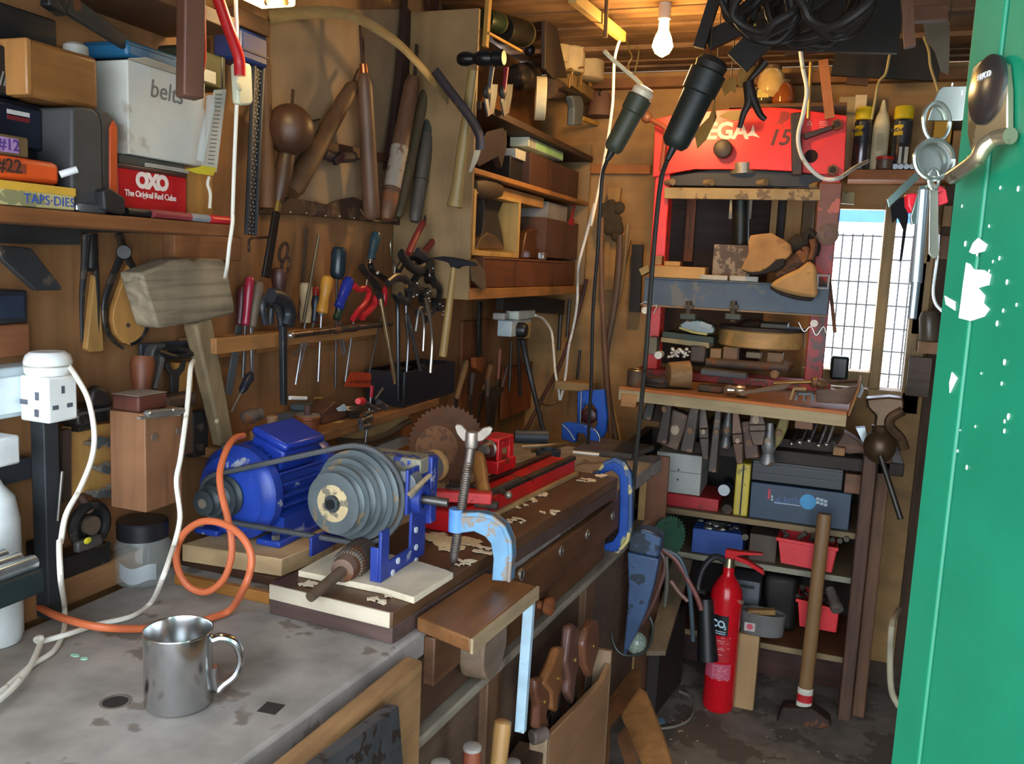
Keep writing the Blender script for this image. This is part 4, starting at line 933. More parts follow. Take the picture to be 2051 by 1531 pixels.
DKS = steel('#5c5a59', .4, '#40362f', .35)
# blue clamp head with perforated strip
b = fx(2, 40, 215, 228, 430, -1.15, .07)
t = T('sash_clamp', 'dark blue clamp head over a long perforated steel strip on the wall', 'clamp', X(5, 340, 240, -1.17))
BLC = paint('#1c2f66', .35, 0, None, .3, 20, .15)
b.build('head', BLC, t, .008)
p0, p1 = X(2, 45, 315, -1.147), X(2, 230, 330, -1.147)
M().bx(-1.16, -1.1475, p0.y, p1.y, p0.z-.003, p0.z+.001).build('head_seam', paint('#121d40', .4), t)
A, B = X(2, 150, 430, -1.165), X(5, 332, 235, -1.165)
ST = M().bar(A, B, .03, .006, DX); ST.build('strip', paint('#2c2e33', .45, .5), t, .001)
for s in (-1, 1):
    d = (B-A).normalized(); q = DX.cross(d)*(s*.0145)
    M().bar(A+q+V((.004, 0, 0)), B+q+V((.004, 0, 0)), .004, .007, DX).build('strip_flange', paint('#4a5058', .4, .5), t)
m = M()
n = 44
for i in range(n):
    f = (i+.5)/n
    for s in (-1, 1):
        p = A+(B-A)*f+DX.cross(d)*(.0055*s+.003*math.sin(i*2.1))+V((.0032, 0, 0)); m.cyl(p-V((.001, 0, 0)), p+V((.0005, 0, 0)), .0017, n=6)
m.build('punched_holes', paint('#9a9da2', .5), t)
tag(M().lathe(X(2, 205, 430, -1.2), X(2, 215, 1385, -1.2), [(0, .012), (.4, .012), (.75, .02), (1, .019)], 14).build('wood_stick', wood('#6b4a2e', 'z', .35)), 'brown wooden stick standing behind the perforated strip', 'stick')
tag(fx(2, 20, 90, 235, 208, -1.16, .06).build('clamp_block', wood('#4a3020', 'y', .3), bev=.003), 'dark brown wooden block above the blue clamp head', 'block')
# ball-pommel chisel
t = T('turner_gouge', 'large gouge with a round ball pommel and brass ferrule hanging blade down', 'gouge', X(5, 430, 520, -1.19))
WD = wood('#503524', 'z', .3, .45)
c = X(2, 368, 865, -1.17); rr = (X(2, 462, 865, -1.17)-X(2, 276, 865, -1.17)).length/2
M().sph(c, rr, (1, 1, 1.05), 22, 14).build('pommel', WD, t)
M().lathe(X(2, 360, 945, -1.175), X(2, 290, 1345, -1.18), [(0, .014), (.1, .017), (.45, .021), (.8, .0175), (1, .011)], 18).build('handle', WD, t)
M().cyl(X(2, 290, 1340, -1.18), X(2, 278, 1415, -1.18), .0085).build('ferrule', paint('#a58a4c', .3, .8), t)
M().bar(X(5, 512, 85, -1.18), X(5, 440, 520, -1.19), .022, .008, DX, .026).build('blade', paint('#211c1b', .5, .4), t, .002)
M().cyl(X(2, 390, 600, -1.2), X(2, 378, 770, -1.19), .004, .003, 8).build('spike', rusty('#4b352b'), T('spike', 'thin rusty spike standing above the ball pommel', 'spike', X(2, 380, 770, -1.19)))
t = T('iron_bracket', 'small dark bent iron bracket beside the ball pommel', 'bracket', X(2, 500, 940, -1.21))
M().poly(px2(2, [(475, 880), (490, 810), (550, 790), (535, 840), (530, 890), (500, 905)], -1.22), (.012, 0, 0)).build('plate', DKM, t, .002)
p = X(2, 470, 910, -1.2); M().sph(p, .006).build('screw', steel('#8f8b84', .4), t)
# diagonal handle
t = T('long_file', 'long wooden file handle leaning diagonally across the hardboard panel', 'handle', X(2, 370, 1285, -1.22))
M().lathe(X(2, 795, 560, -1.2), X(2, 375, 1285, -1.215), [(0, .01), (.04, .018), (.2, .021), (.24, .019), (.26, .0205), (.6, .0235), (.95, .026), (1, .02)], 18).build('handle', wood('#6d4d31', 'z', .3, .55), t)
M().bar(X(2, 790, 565, -1.2), X(2, 830, 470, -1.205), .012, .006, DX).build('tang', rusty('#4a3a30'), t)
# dark rail
tag(M().poly(px2(2, [(180, 875), (560, 940), (850, 1000), (1010, 1040), (1010, 1085), (790, 1060), (560, 1000), (180, 940)], -1.238), (.02, 0, 0)).build('tool_rail', wood('#573623', 'y', .3), bev=.002), 'dark wooden rail running across the hardboard panel', 'rail')
t = T('spokeshave', 'dark bulbous tool hanging under the rail by the turned chisel', 'spokeshave', X(2, 690, 1100, -1.21))
M().tube(px2(2, [(590, 1020), (640, 1045), (700, 1050), (790, 1045)], -1.205), .014, 10).build('body', wood('#40302c', 'y'), t)
M().poly(px2(2, [(640, 1060), (690, 1010), (720, 1030), (690, 1085), (655, 1105)], -1.196), (.01, 0, 0)).build('iron', paint('#22222c', .35, .5), t, .002)
# big turned chisel
t = T('turning_chisel', 'tall turning chisel with copper ferrule hanging in front of the hardboard', 'chisel', X(2, 905, 1460, -1.18))
M().lathe(X(2, 862, 480, -1.175), X(2, 915, 1455, -1.185), [(0, .009), (.03, .014), (.08, .0195), (.2, .0205), (.5, .0215), (.85, .022), (.97, .0235), (1, .018)], 20).build('handle', wood('#6a4c38', 'z', .25, .5), t)
M().cyl(X(2, 857, 425, -1.175), X(2, 862, 485, -1.175), .0095, .011).build('ferrule', paint('#b0673f', .3, .85), t)
M().bar(X(2, 842, 170, -1.18), X(2, 857, 430, -1.175), .0125, .007, DX).build('blade', rusty('#4a3428', .3), t, .001)
# curved lath, dark tapered board
lath = [(235, 112), (420, 88), (640, 82), (780, 105), (930, 180), (1090, 290), (1220, 420), (1340, 560), (1430, 680), (1475, 790)]
xs = [-1.2, -1.19, -1.17, -1.15, -1.13, -1.11, -1.10, -1.09, -1.085, -1.08]
lp_ = [X(2, u, v, xx) for (u, v), xx in zip(lath, xs)]
tag(M().tube(lp_, .0135, 8, flat=DX, fl=.2).build('bent_lath', wood('#8d7a52', 'y', .2, .6)), 'long thin pale lath bent in an arch across the top of the panel', 'lath')
t = T('draw_blade', 'dark grey curved steel blade with bright tip hanging right of the bent lath', 'blade', Y(2, 1580, 1150, 2.16))
M().tube([Y(2, u, v, 2.16) for u, v in ((1335, 470), (1400, 560), (1500, 690), (1580, 800), (1630, 900), (1635, 1000))], .0125, 8, flat=DY, fl=.25).build('blade', paint('#3a353a', .45, .5, '#57433c', .3), t)
M().poly([Y(2, u, v, 2.16) for u, v in ((1600, 1000), (1640, 1000), (1620, 1070), (1580, 1145), (1560, 1150), (1585, 1060))], (0, .004, 0)).build('bright_tip', steel('#c3c3bb', .3), t)
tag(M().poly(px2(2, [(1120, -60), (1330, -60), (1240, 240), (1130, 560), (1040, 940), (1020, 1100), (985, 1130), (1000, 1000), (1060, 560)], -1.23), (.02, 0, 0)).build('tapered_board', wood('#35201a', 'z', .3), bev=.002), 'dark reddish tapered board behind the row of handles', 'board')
# row of hanging handles
DARKH = wood('#4d3a2b', 'z', .3)
specs = [('rasp', 'thick handle bound in white with an orange brown end, hanging in the leather strip', (1190, 520), (1010, 1460), .0245, '#6b4a35', -1.16),
 ('rasp', 'slim greenish brown handle hanging second in the leather strip', (1270, 600), (1090, 1450), .0165, '#5d5038', -1.165),
 ('rasp', 'dull grey brown handle hanging third in the leather strip', (1330, 620), (1200, 1480), .021, '#534b43', -1.15),
 ('rasp', 'thin dark red handle hanging at the right end of the leather strip', (1350, 800), (1275, 1490), .011, '#4d2a24', -1.145)]
for i, (n, lab, a, b, r, c, x) in enumerate(specs):
    A_, B_ = X(2, *a, x), X(2, *b, x); d = B_-A_
    t = T(n, lab, 'handle', B_, 'handles hanging in the leather strip')
    M().lathe(A_, B_, [(0, r*.7), (.05, r*.9), (.5, r), (.9, r*.9), (.97, r*.85), (1, r*.6)], 16).build('handle', wood(c, 'z', .35, .6), t)
    if i == 0:
        M().lathe(A_+d*.5, A_+d*.79, [(0, r*1.0), (0, r*1.02), (1, r*.97), (1, r*.9)], 18).build('white_paint', paint('#8f877d', .6, 0, '#6b4a35', .3), t)
        for f in (.79, .81): M().tor(A_+d*f, r*.95, .0016, d, 20, 6).build('wire_ring', paint('#4a3a30', .5), t)
        M().lathe(A_+d*.82, A_+d*1.005, [(0, r*.9), (.2, r*.95), (.8, r*.8), (1, r*.5)], 16).build('orange_end', wood('#7d4a2a', 'z', .3), t)
    if i == 2:
        M().lathe(A_, A_+d*.32, [(0, r*.75), (.1, r*.95), (1, r*1.03)], 16).build('green_paint', paint('#2e3630', .6), t)
        M().tor(A_+d*.68, r*1.0, .0015, d, 20, 6).build('wire_ring', paint('#33302c', .5), t)
for i, (u0, v0, u1, v1) in enumerate(((1215, 300, 1200, 520), (1300, 330, 1290, 600), (1340, 300, 1320, 620))):
    o = M().bar(X(2, u0, v0, -1.17+.01*i), X(2, u1, v1, -1.165+.01*i), .014, .005, DX).build('file_blade', DKS)
    tag(o, ['grey file blade standing above the white bound handle', 'narrow steel blade rising above the second handle', 'dark steel blade rising above the grey brown handle'][i], 'blade')
# leather strip with studs
t = T('leather_strip', 'dark leather strip nailed along the foot of the hardboard panel', 'strip', X(2, 700, 1470, -1.24))
M().poly(px2(2, [(140, 1400), (350, 1310), (420, 1330), (520, 1345), (600, 1365), (700, 1330), (780, 1315), (840, 1340), (860, 1400), (920, 1460), (1000, 1470), (1130, 1440), (1290, 1460), (1290, 1520), (1150, 1510), (800, 1470), (400, 1430), (150, 1430)], -1.235), (.008, 0, 0)).build('leather', paint('#3f2a1c', .7, 0, '#5d4430', .3), t, .002)
for u, v in ((370, 1415), (478, 1422), (605, 1440), (700, 1443), (797, 1455), (1130, 1492)):
    p = X(2, u, v, -1.226); M().sph(p, .0028).build('stud', steel('#d8d2c0', .25), t)
tag(M().tube(px2(2, [(840, 1400), (880, 1450), (960, 1475), (1080, 1465)], -1.2), .003).build('wire_loop', paint('#7d6a52', .5, .4)), 'thin wire loop under the turning chisel handle', 'wire')
# hammer hanging at right of the panel
t = T('ball_hammer', 'pale handled ball hammer with dark head hanging at the right end of the panel', 'hammer', Y(2, 1460, 1390, 2.22))
HY = 2.22
M().lathe(Y(2, 1590, 470, HY), Y(2, 1465, 1385, HY), [(0, .013), (.3, .0145), (.6, .016), (.85, .017), (.95, .021), (.99, .0235), (1, .018)], 18, flat=DY, fl=.75).build('handle', wood('#8a7548', 'z', .2, .45), t)
M().lathe(Y(3, 60, 395, HY), Y(3, 365, 385, HY), [(0, .012), (.08, .018), (.2, .019), (.35, .013), (.5, .021), (.62, .022), (.75, .016), (.8, .022), (.97, .022), (1, .018)], 20).build('head', paint('#26282a', .35, .7), t)

# ------------------------------------------------------------------ tool rack and shelf
RK = wood('#9c6b3c', 'y', .22, .6)
RX = -1.155
a, b = X(5, 110, 915, RX), X(5, 1290, 830, RX)
t = T('tool_rack', 'long orange brown slotted tool rack batten across the left wall', 'rack', ((RX+WX)/2, (a.y+b.y)/2, 1.285))
M().bx(RX-.022, RX, a.y, b.y, 1.293, 1.325).build('rack_batten', RK, t, .002)
M().bx(WX+.001, WX+.02, a.y, b.y, 1.27, 1.32).build('wall_batten', RK, t, .002)
for y in (a.y+.02, (a.y+b.y)/2, b.y-.02): M().bx(WX+.02, RX-.022, y-.01, y+.01, 1.296, 1.32).build('spacer', RK, t)
LX = -1.085; lz = 1.092
a = X(5, 640, 1500, LX); b = X(5, 1600, 1290, LX)
tag(M().bx(WX+.001, LX, 1.46, b.y, lz-.022, lz).build('tool_shelf', wood('#8f6338', 'y', .25, .7), bev=.002), 'narrow wooden shelf under the tool rack littered with small tools', 'shelf')
LZ = lz+.001
# pale bowed board, grey plank under the shelf
tag(M().poly([X(14, u, v, -1.12) for u, v in ((1130, 290), (1300, 250), (1580, 200), (1600, 270), (1520, 330), (1400, 380), (1260, 400), (1125, 395))], (-.02, 0, 0)).build('bowed_board', wood('#b59a67', 'y', .2), bev=.002), 'pale bowed board propped under the tool shelf behind the motor', 'board')
tag(M().tube([X(14, u, v, -1.1) for u, v in ((1130, 410), (1300, 415), (1450, 370), (1560, 300), (1600, 280))], .008).build('dark_bow', wood('#3f342b', 'y')), 'dark curved wooden bow below the pale bowed board', 'bow')
tag(M().poly([X(14, u, v, -1.14) for u, v in ((1330, 470), (1560, 380), (1600, 380), (1590, 440), (1360, 540))], (-.02, 0, 0)).build('white_board', paint('#9d968b', .7), bev=.002), 'dusty white board lying behind the stepped pulley', 'board')
tag(M().bx(WX+.001, -1.2, 1.75, 1.8, BT+.001, lz-.023).build('shelf_post', wood('#5a4030', 'z'), bev=.002), 'dark wooden post carrying the tool shelf behind the motor', 'post')
tag(M().bx(WX+.001, -1.19, 1.86, 1.9, BT+.001, lz-.023).build('shelf_post', wood('#7a6145', 'z'), bev=.002), 'lighter wooden post under the tool shelf right of the dark one', 'post')

tx = -1.185
def up(k, u, v, x): return X(k, u, v, x)
YEL = wood('#c28a34', 'z', .12, .35)
driver('chisel', 'chisel with shiny dark red plastic handle first in the rack', 'chisel', 5, tx, (335, 515), (305, 840), (290, 1185), .0105, paint('#8d2238', .25), DKS, .004)
driver('screwdriver', 'screwdriver with worn grey wooden handle near the left end of the rack', 'screwdriver', 5, tx, (395, 550), (345, 850), (352, 1215), .0135, wood('#6d5c4c', 'z'), CHR, .0025, None, HANDLE, None, .01)
driver('chisel', 'dark maroon handled chisel behind the shiny red one', 'chisel', 5, tx-.02, (285, 580), (265, 840), (190, 1300), .012, paint('#4d2228', .4), paint('#5f6468', .5, .4), .004, None, HANDLE, None, .021)
t = T('scraper', 'black handled thin screwdriver hanging tip down below the rack at left', 'screwdriver', X(5, 212, 1415, -1.16))
M().lathe(X(5, 345, 1160, -1.165), X(5, 275, 1290, -1.162), [(0, .006), (.2, .0105), (.8, .009), (1, .004)], 12).build('handle', paint('#1b1f2b', .35), t)
M().cyl(X(5, 275, 1290, -1.162), X(5, 212, 1415, -1.16), .0022, n=8).build('blade', CHR, t)
t = T('black_pliers', 'black pliers standing in the rack between grey handle and iron holdfast', 'pliers', X(5, 450, 830, tx))
for (u0, u1, u2) in ((440, 420, 440), (500, 480, 470)):
    M().tube(px2(5, [(u0, 640), (u1, 720), (u2, 830)], -1.17), .008).build('grip', paint('#26292e', .4), t)
M().cyl(X(5, 455, 690, -1.165), X(5, 490, 690, -1.165), .011).build('joint', DKM, t)
t = T('holdfast', 'heavy black iron holdfast with hooked head and flat stem before the rack', 'holdfast', X(5, 560, 1370, -1.13))
HF = paint('#33363b', .45, .6, '#4a443f', .3)
M().tube(px2(5, [(475, 640), (530, 650), (580, 690), (600, 760), (585, 840)], -1.125), .017, 12, flat=DX, fl=.8).build('hook_head', HF, t)
M().bar(X(5, 555, 840, -1.13), X(5, 560, 1372, -1.125), .016, .012, DX, .014).build('stem', HF, t, .002)
M().tube(px2(5, [(480, 645), (530, 745), (550, 860)], -1.135), .008).build('hook_arm', HF, t)
t = T('tin_snips', 'iron snips with ring handles sticking up behind the rack', 'snips', X(5, 520, 480, -1.2))
for c_, w_, h_ in (((560, 350), .016, .021), ((572, 440), .014, .02)):
    p = X(5, *c_, -1.2); m = M().tube([p+V((0, w_*math.cos(q)+.3*h_*math.sin(q), h_*math.sin(q))) for q in [2*PI*i/18 for i in range(19)]], .0036, 8, 1); m.build('ring_handle', rusty('#3d2c26'), t)
M().tube(px2(5, [(330, 350), (335, 265), (400, 255), (470, 250)], -1.2), .0028).build('wire_handle', rusty('#3d2c26'), t)
driver('bradawl', 'short round maroon wooden handle in the rack behind the holdfast', 'handle', 5, -1.2, (530, 455), (530, 660), None, .0185, wood('#4d2f2b', 'z', .3, .45), DKS)
t = T('long_rod', 'long thin grey steel rod standing tall in the rack', 'rod', X(5, 690, 820, -1.165))
M().cyl(X(5, 795, 235, -1.18), X(5, 690, 822, -1.165), .0042).build('rod', steel('#7f7a6d', .4), t)
driver('screwdriver', 'screwdriver with flat cream wooden handle behind the long rod', 'screwdriver', 5, tx, (710, 555), (705, 820), (640, 1235), .0155, wood('#b39b77', 'z', .12), CHR, .0028, None, [(0, .7), (.05, .95), (.3, 1), (.5, .8), (.7, .95), (1, .8)])
t = T('flat_file', 'thin dark flat file standing against the wall behind the cream handle', 'file', X(5, 680, 800, -1.225))
M().bar(X(5, 715, 190, -1.232), X(5, 665, 800, -1.225), .009, .004, DX, .012).build('file', rusty('#4b4038', .25), t)
driver('screwdriver', 'screwdriver with yellow varnished bulb handle in the rack', 'screwdriver', 5, -1.17, (855, 510), (812, 760), (790, 1215), .0165, YEL, CHR, .0028, (.006, .008, paint('#6a6a6a', .4, .6)), [(0, .5), (.05, .85), (.25, 1), (.5, .75), (.65, .72), (.85, .9), (.97, .85), (1, .6)])
driver('screwdriver', 'stubby screwdriver with fat dark teal handle behind the yellow one', 'screwdriver', 5, -1.2, (930, 318), (915, 530), (905, 1260), .0195, paint('#1c2c35', .3), DKS, .003, None, [(0, .7), (.05, .9), (.15, 1), (.8, 1), (.95, .8), (1, .6)])
driver('screwdriver', 'screwdriver with translucent blue fluted handle leaning in the rack', 'screwdriver', 5, -1.165, (1000, 525), (925, 720), (970, 1025), .0155, paint('#232f86', .2), CHR, .0028)
driver('screwdriver', 'screwdriver with dark green handle below the blue one', 'screwdriver', 5, -1.17, (960, 650), (910, 800), (955, 1030), .0125, paint('#1f3a2c', .35), CHR, .0025)
driver('screwdriver', 'small screwdriver with red end cap behind the cream handle', 'screwdriver', 5, -1.21, (775, 580), (770, 820), (626, 1040), .009, paint('#a82a28', .35), CHR, .0025)
driver('screwdriver', 'dark blue handled screwdriver low in the rack beside the cream handle', 'screwdriver', 5, -1.19, (775, 640), (760, 815), (700, 1000), .011, paint('#23303d', .4), CHR, .0025)
driver('screwdriver', 'tall screwdriver with grey teal handle pointing up beyond the rack', 'screwdriver', 5, -1.2, (1180, 218), (1140, 400), (1110, 580), .0145, paint('#2c4652', .3), CHR, .0032, (.005, .009, CHR))
# pliers with red grips
t = T('red_pliers', 'pliers with fat red handles standing in the rack', 'pliers', X(5, 1060, 800, -1.16))
PR = paint('#b5202a', .35, 0, None, .3, 20, .15)
M().tube(px2(5, [(1030, 575), (1060, 600), (1100, 590), (1130, 615), (1110, 680), (1060, 740), (1020, 800)], -1.15), .0085, 10, flat=DX, fl=.8).build('grip', PR, t)
M().tube(px2(5, [(1175, 650), (1160, 700), (1120, 745), (1080, 785)], -1.155), .0105, 10).build('grip', PR, t)
M().cyl(X(5, 1030, 780, -1.16), X(5, 970, 1215, -1.155), .003).build('jaw', CHR, t)
driver('screwdriver', 'thin screwdriver with bright red bullet handle right of the dark pincers', 'screwdriver', 5, -1.15, (1235, 575), (1225, 715), (1130, 1160), .0095, paint('#c01c2c', .3), DKS, .0022, None, [(0, .3), (.15, .8), (.5, 1), (.85, .8), (1, .4)])
t = T('chrome_bar', 'bright chrome bar slanting down in front of the right end of the rack', 'bar', X(5, 1305, 1225, -1.115))
M().cyl(X(5, 1205, 660, -1.135), X(5, 1305, 1228, -1.112), .0065).build('bar', steel('#c2a781', .18), t)
M().tube(px2(5, [(1080, 450), (1120, 500), (1170, 560), (1200, 640), (1210, 700)], -1.14), .0095).build('dark_grip', DKM, t)
M().tube(px2(5, [(1250, 540), (1190, 500), (1150, 470), (1140, 430)], -1.145), .008).build('dark_grip', DKM, t)
p = X(5, 1185, 490, -1.13); M().sph(p, .006).build('pivot', CHR, t)
tag(M().tube(px2(5, [(1290, 235), (1272, 300), (1285, 390), (1302, 440), (1298, 510)], -1.19), .0028).build('bent_wire', steel('#a09a8c', .35)), 'thin bent steel wire sticking up beside the dark pliers', 'wire')
# horizontal tube in front of the rack
t = T('chrome_tube', 'long dull chrome tube lying level across the front of the rack', 'tube', X(5, 940, 880, -1.145))
a, b = X(5, 605, 905, RX+.012), X(5, 1275, 825, RX+.012)
M().cyl(a, b, .0075).build('tube', steel('#6c6259', .35, '#4a3b32', .35), t)
M().sph(a, .009).build('end_ball', steel('#cfc9bf', .3), t)
M().lathe(a+(b-a)*.38, a+(b-a)*.62, [(0, .0075), (.1, .0105), (.5, .0085), (.9, .0105), (1, .0075)], 14).build('collar', rusty('#3c332e'), t)
# wing nut rod
t = T('wing_nut_rod', 'thin threaded rod with grey wing nut hanging below the rack', 'rod', X(5, 645, 1235, -1.15))
M().cyl(X(5, 715, 930, -1.16), X(5, 660, 1160, -1.15), .0022).build('rod', CHR, t)
p = X(5, 698, 975, -1.155)
for s in (-1, 1): M().sph(p+V((0, s*.008, .002)), .009, (.35, 1, .8)).build('wing', paint('#7d756c', .5, .5), t)
# vertical tools below at the right end
for i, (n, lab, a, b, r, c, xx) in enumerate((('pincers', 'long black tool stem bent at the top standing on the shelf', [(1290, 640), (1318, 690), (1322, 900), (1324, 1340)], 1, .006, '#45464a', -1.1),
   ('tongs', 'curved grey steel leg of a long tool right of the black stem', [(1375, 660), (1378, 800), (1390, 950), (1378, 1175)], 1, .004, '#6a6a6c', -1.1),
   ('punch', 'straight grey punch leaning into the black tray', [(1385, 760), (1470, 1140)], 1, .0052, '#77797b', -1.09),
   ('divider', 'bright steel divider leg in the black tray', [(1505, 660), (1535, 800), (1550, 950), (1538, 1155)], 1, .0055, '#a69a8c', -1.07),
   ('bent_divider', 'bright bent wire leg beside the divider leg', [(1440, 880), (1465, 730), (1495, 830), (1490, 1010)], 1, .004, '#a8a6a2', -1.075))):
    m = M().tube(px2(5, a, xx), r, 8); tag(m.build(n, steel(c, .3)), lab, 'tool')
# black pliers bunch
for i, (lab, pts, r) in enumerate((('black pliers hanging with open handles at the back of the bunch', [(1320, 480), (1370, 400), (1430, 380), (1480, 430), (1450, 520), (1400, 560)], .012),
   ('black side cutters in the middle of the bunch of pliers', [(1400, 640), (1420, 560), (1480, 480), (1540, 520), (1560, 600), (1540, 680)], .013),
   ('black long nosed pliers at the right of the bunch', [(1520, 500), (1570, 580), (1590, 650), (1560, 720), (1530, 780)], .011),
   ('black pincers at the top of the bunch with crossed jaws', [(1340, 360), (1400, 440), (1460, 470), (1520, 440), (1500, 380), (1450, 350)], .015),
   ('squat black pliers low in the middle of the bunch', [(1380, 700), (1400, 620), (1460, 600), (1500, 640), (1490, 720), (1450, 760)], .015),
   ('black pliers pointing down at the right edge of the bunch', [(1560, 540), (1600, 600), (1585, 700), (1540, 760), (1500, 800)], .013),
   ('dark pliers with a brass rivet at the left of the bunch', [(1255, 560), (1310, 520), (1370, 530), (1410, 600), (1380, 680), (1330, 640)], .012))):
    xx = -1.13+.01*i
    t = T('pliers', lab, 'pliers', X(5, *pts[-1], xx), 'black pliers bunched at the end of the rack')
    q = px2(5, pts, xx); n = len(q)//2+1
    M().tube(q[:n], r, 9, flat=DX, fl=.6).build('handle', paint('#1d1d20', .35), t)
    M().tube(q[n-1:], r*.9, 9, flat=DX, fl=.6).build('handle', paint('#242327', .35), t)
    p = q[n-1]; M().cyl(p+V((-.012, 0, 0)), p+V((.012, 0, 0)), r*1.5).build('joint', paint('#3b3a3a', .3, .7), t)
    if i == 6: p = X(5, 1375, 578, xx+.012); M().cyl(p, p+V((.004, 0, 0)), .006).build('rivet', paint('#b98a4a', .3, .8), t)
    m = M()
    for k in range(4): p = q[n-1]+V((.012, random.uniform(-.02, .02), random.uniform(-.03, .02))); m.sph(p, .0035)
    m.build('bright_edges', steel('#b8b8b6', .2), t)
for lab, pts in (('dark red pincer handle crossing at the right end of the rack, upper', [(1490, 155), (1440, 250), (1390, 360)]), ('dark red pincer handle crossing at the right end of the rack, lower', [(1580, 245), (1530, 310), (1480, 365)])):
    m = M().tube(px2(5, pts, -1.12), .0095, 10); tag(m.build('pincers', paint('#7d2a26', .45)), lab, 'handle')
# small pin hammer
t = T('pin_hammer', 'small cross pein hammer with pale handle hanging on the cabinet side', 'hammer', Y(6, 295, 1045, 2.22))
M().lathe(Y(6, 365, 440, HY), Y(6, 290, 1045, HY), [(0, .008), (.3, .009), (.6, .011), (1, .0115)], 14).build('handle', wood('#9a7d48', 'z', .15, .5), t)
M().poly([Y(6, u, v, HY-.008) for u, v in ((222, 385), (290, 378), (360, 385), (430, 400), (510, 425), (512, 442), (440, 440), (400, 448), (390, 460), (340, 452), (325, 420), (270, 405), (225, 395))], (0, .016, 0)).build('head', paint('#1e2026', .4, .6), t, .003)
# black bin at the end of the shelf
t = T('black_bin', 'black plastic bin of small parts at the right end of the tool shelf', 'bin', X(5, 1480, 1290, -1.14))
b = fx(5, 1390, 1135, 1700, 1270, LX-.006, .12); 
lo = [min(p[i] for p in b.v) for i in range(3)]; hi = [max(p[i] for p in b.v) for i in range(3)]
y0b, y1b, zt = lo[1]-.02, hi[1], hi[2]+.01
m = M().bx(lo[0], hi[0], y0b, y1b, LZ, LZ+.004)
for q in ((lo[0], lo[0]+.003, y0b, y1b), (hi[0]-.003, hi[0], y0b, y1b), (lo[0]+.003, hi[0]-.003, y0b, y0b+.003), (lo[0]+.003, hi[0]-.003, y1b-.003, y1b)): m.bx(*q, LZ+.0041, zt)
m.build('bin', paint('#15161b', .4), t, .001)
m = M()
for i in range(40): m.sph((random.uniform(lo[0]+.015, hi[0]-.015), random.uniform(y0b+.015, y1b-.015), zt-.014+random.uniform(0, .006)), random.uniform(.005, .009), (1, 1.4, .6), 7, 5)
tag(m.build('small_parts', paint('#56524e', .4, .6, '#33302d', .4)), 'loose grey metal parts filling the black bin', 'metal parts', None, 'stuff')
# things lying on the shelf
t = T('wood_plug_block', 'wooden block with a short dowel standing in it at the left of the tool shelf', 'block', X(5, 500, 1500, -1.12))
b = cbox(5, 470, 1420, 1500, 632, 330, -1.088); b = (b[0], b[1], b[2], b[3], LZ, LZ+.032)
M().bx(*b).build('block', wood('#9a7047', 'y', .2), t, .003)
c = V(((b[0]+b[1])/2, (b[2]+b[3])/2, b[5])); M().cyl(c+V((0, 0, .0003)), c+V((0, 0, .028)), .0125).build('dowel', wood('#8a6a4c', 'z', .2), t, .002)
t = T('grinder_cup', 'small rusty pointed fitting at the left end of the tool shelf', 'fitting', X(14, 540, 280, -1.14))
M().lathe(X(14, 610, 225, -1.13), X(14, 480, 265, -1.15), [(0, .014), (.3, .013), (.5, .017), (.9, .014), (1, .006)], 14).build('fitting', rusty('#5e5048', .4), t)
t = T('bobbin', 'squat round orange brown wooden bobbin with dusty top on the tool shelf', 'bobbin', X(5, 720, 1480, -1.11))
c = V((-1.118, X(5, 720, 1420, -1.118).y, LZ))
M().lathe(c, c+V((0, 0, .04)), [(0, .022), (.1, .026), (.75, .027), (.8, .03), (.95, .03), (1, .028)], 26).build('bobbin', wood('#8a4d28', 'z', .2, .5), t)
M().cyl(c+V((0, 0, .0402)), c+V((0, 0, .041)), .0275, n=26).build('dusty_top', paint('#837a71', .9), t)
M().cyl(c+V((0, 0, .041)), c+V((0, 0, .063)), .0085).build('peg', wood('#553a2f', 'z'), t)
t = T('white_stick', 'white pencil like stick lying by the bobbin', 'stick', X(5, 650, 1325, -1.1))
z = LZ+.066; yy0, yy1 = X(5, 600, 1322, -1.12).y, X(5, 708, 1325, -1.12).y
M().cyl(X(5, 600, 1322, -1.125), X(5, 708, 1325, -1.125), .0045).build('stick', paint('#e3e2e0', .4), t); M().cyl(X(5, 765, 1326, -1.125), X(5, 815, 1326, -1.125), .003).build('brass_end', paint('#a58c4a', .3, .8), t)
t = T('oilstone', 'grey blocky stone lying at the back of the tool shelf', 'stone', X(5, 690, 1330, -1.19))
M().bx(-1.22, -1.18, X(5, 610, 1290, -1.18).y, X(5, 785, 1290, -1.18).y, LZ, LZ+.03).build('stone', paint('#5b6062', .7, 0, '#40454a', .4), t, .002)
M().bx(-1.225, -1.19, X(5, 700, 1290, -1.18).y, X(5, 790, 1290, -1.18).y, LZ+.0305, LZ+.045, .2).build('upper_piece', paint('#4d555a', .6), t, .002)
sp = X(5, 880, 1340, -1.15)
t = T('wedge_block', 'brown wooden wedge block lying behind the saucer', 'block', (-1.17, sp.y, LZ))
M().poly([V((-1.19, X(5, 800, 1340, -1.15).y, LZ)), V((-1.19, X(5, 965, 1340, -1.15).y, LZ)), V((-1.19, X(5, 965, 1340, -1.15).y, LZ+.025)), V((-1.19, X(5, 880, 1340, -1.15).y, LZ+.05)), V((-1.19, X(5, 800, 1340, -1.15).y, LZ+.028))], (.05, 0, 0)).build('block', wood('#5d3a2c', 'y'), t, .003)
t = T('metal_saucer', 'shallow grey metal saucer of oddments on the tool shelf', 'saucer', X(5, 1030, 1310, -1.13))
c = V((-1.135, X(5, 1030, 1290, -1.135).y, LZ+.022))
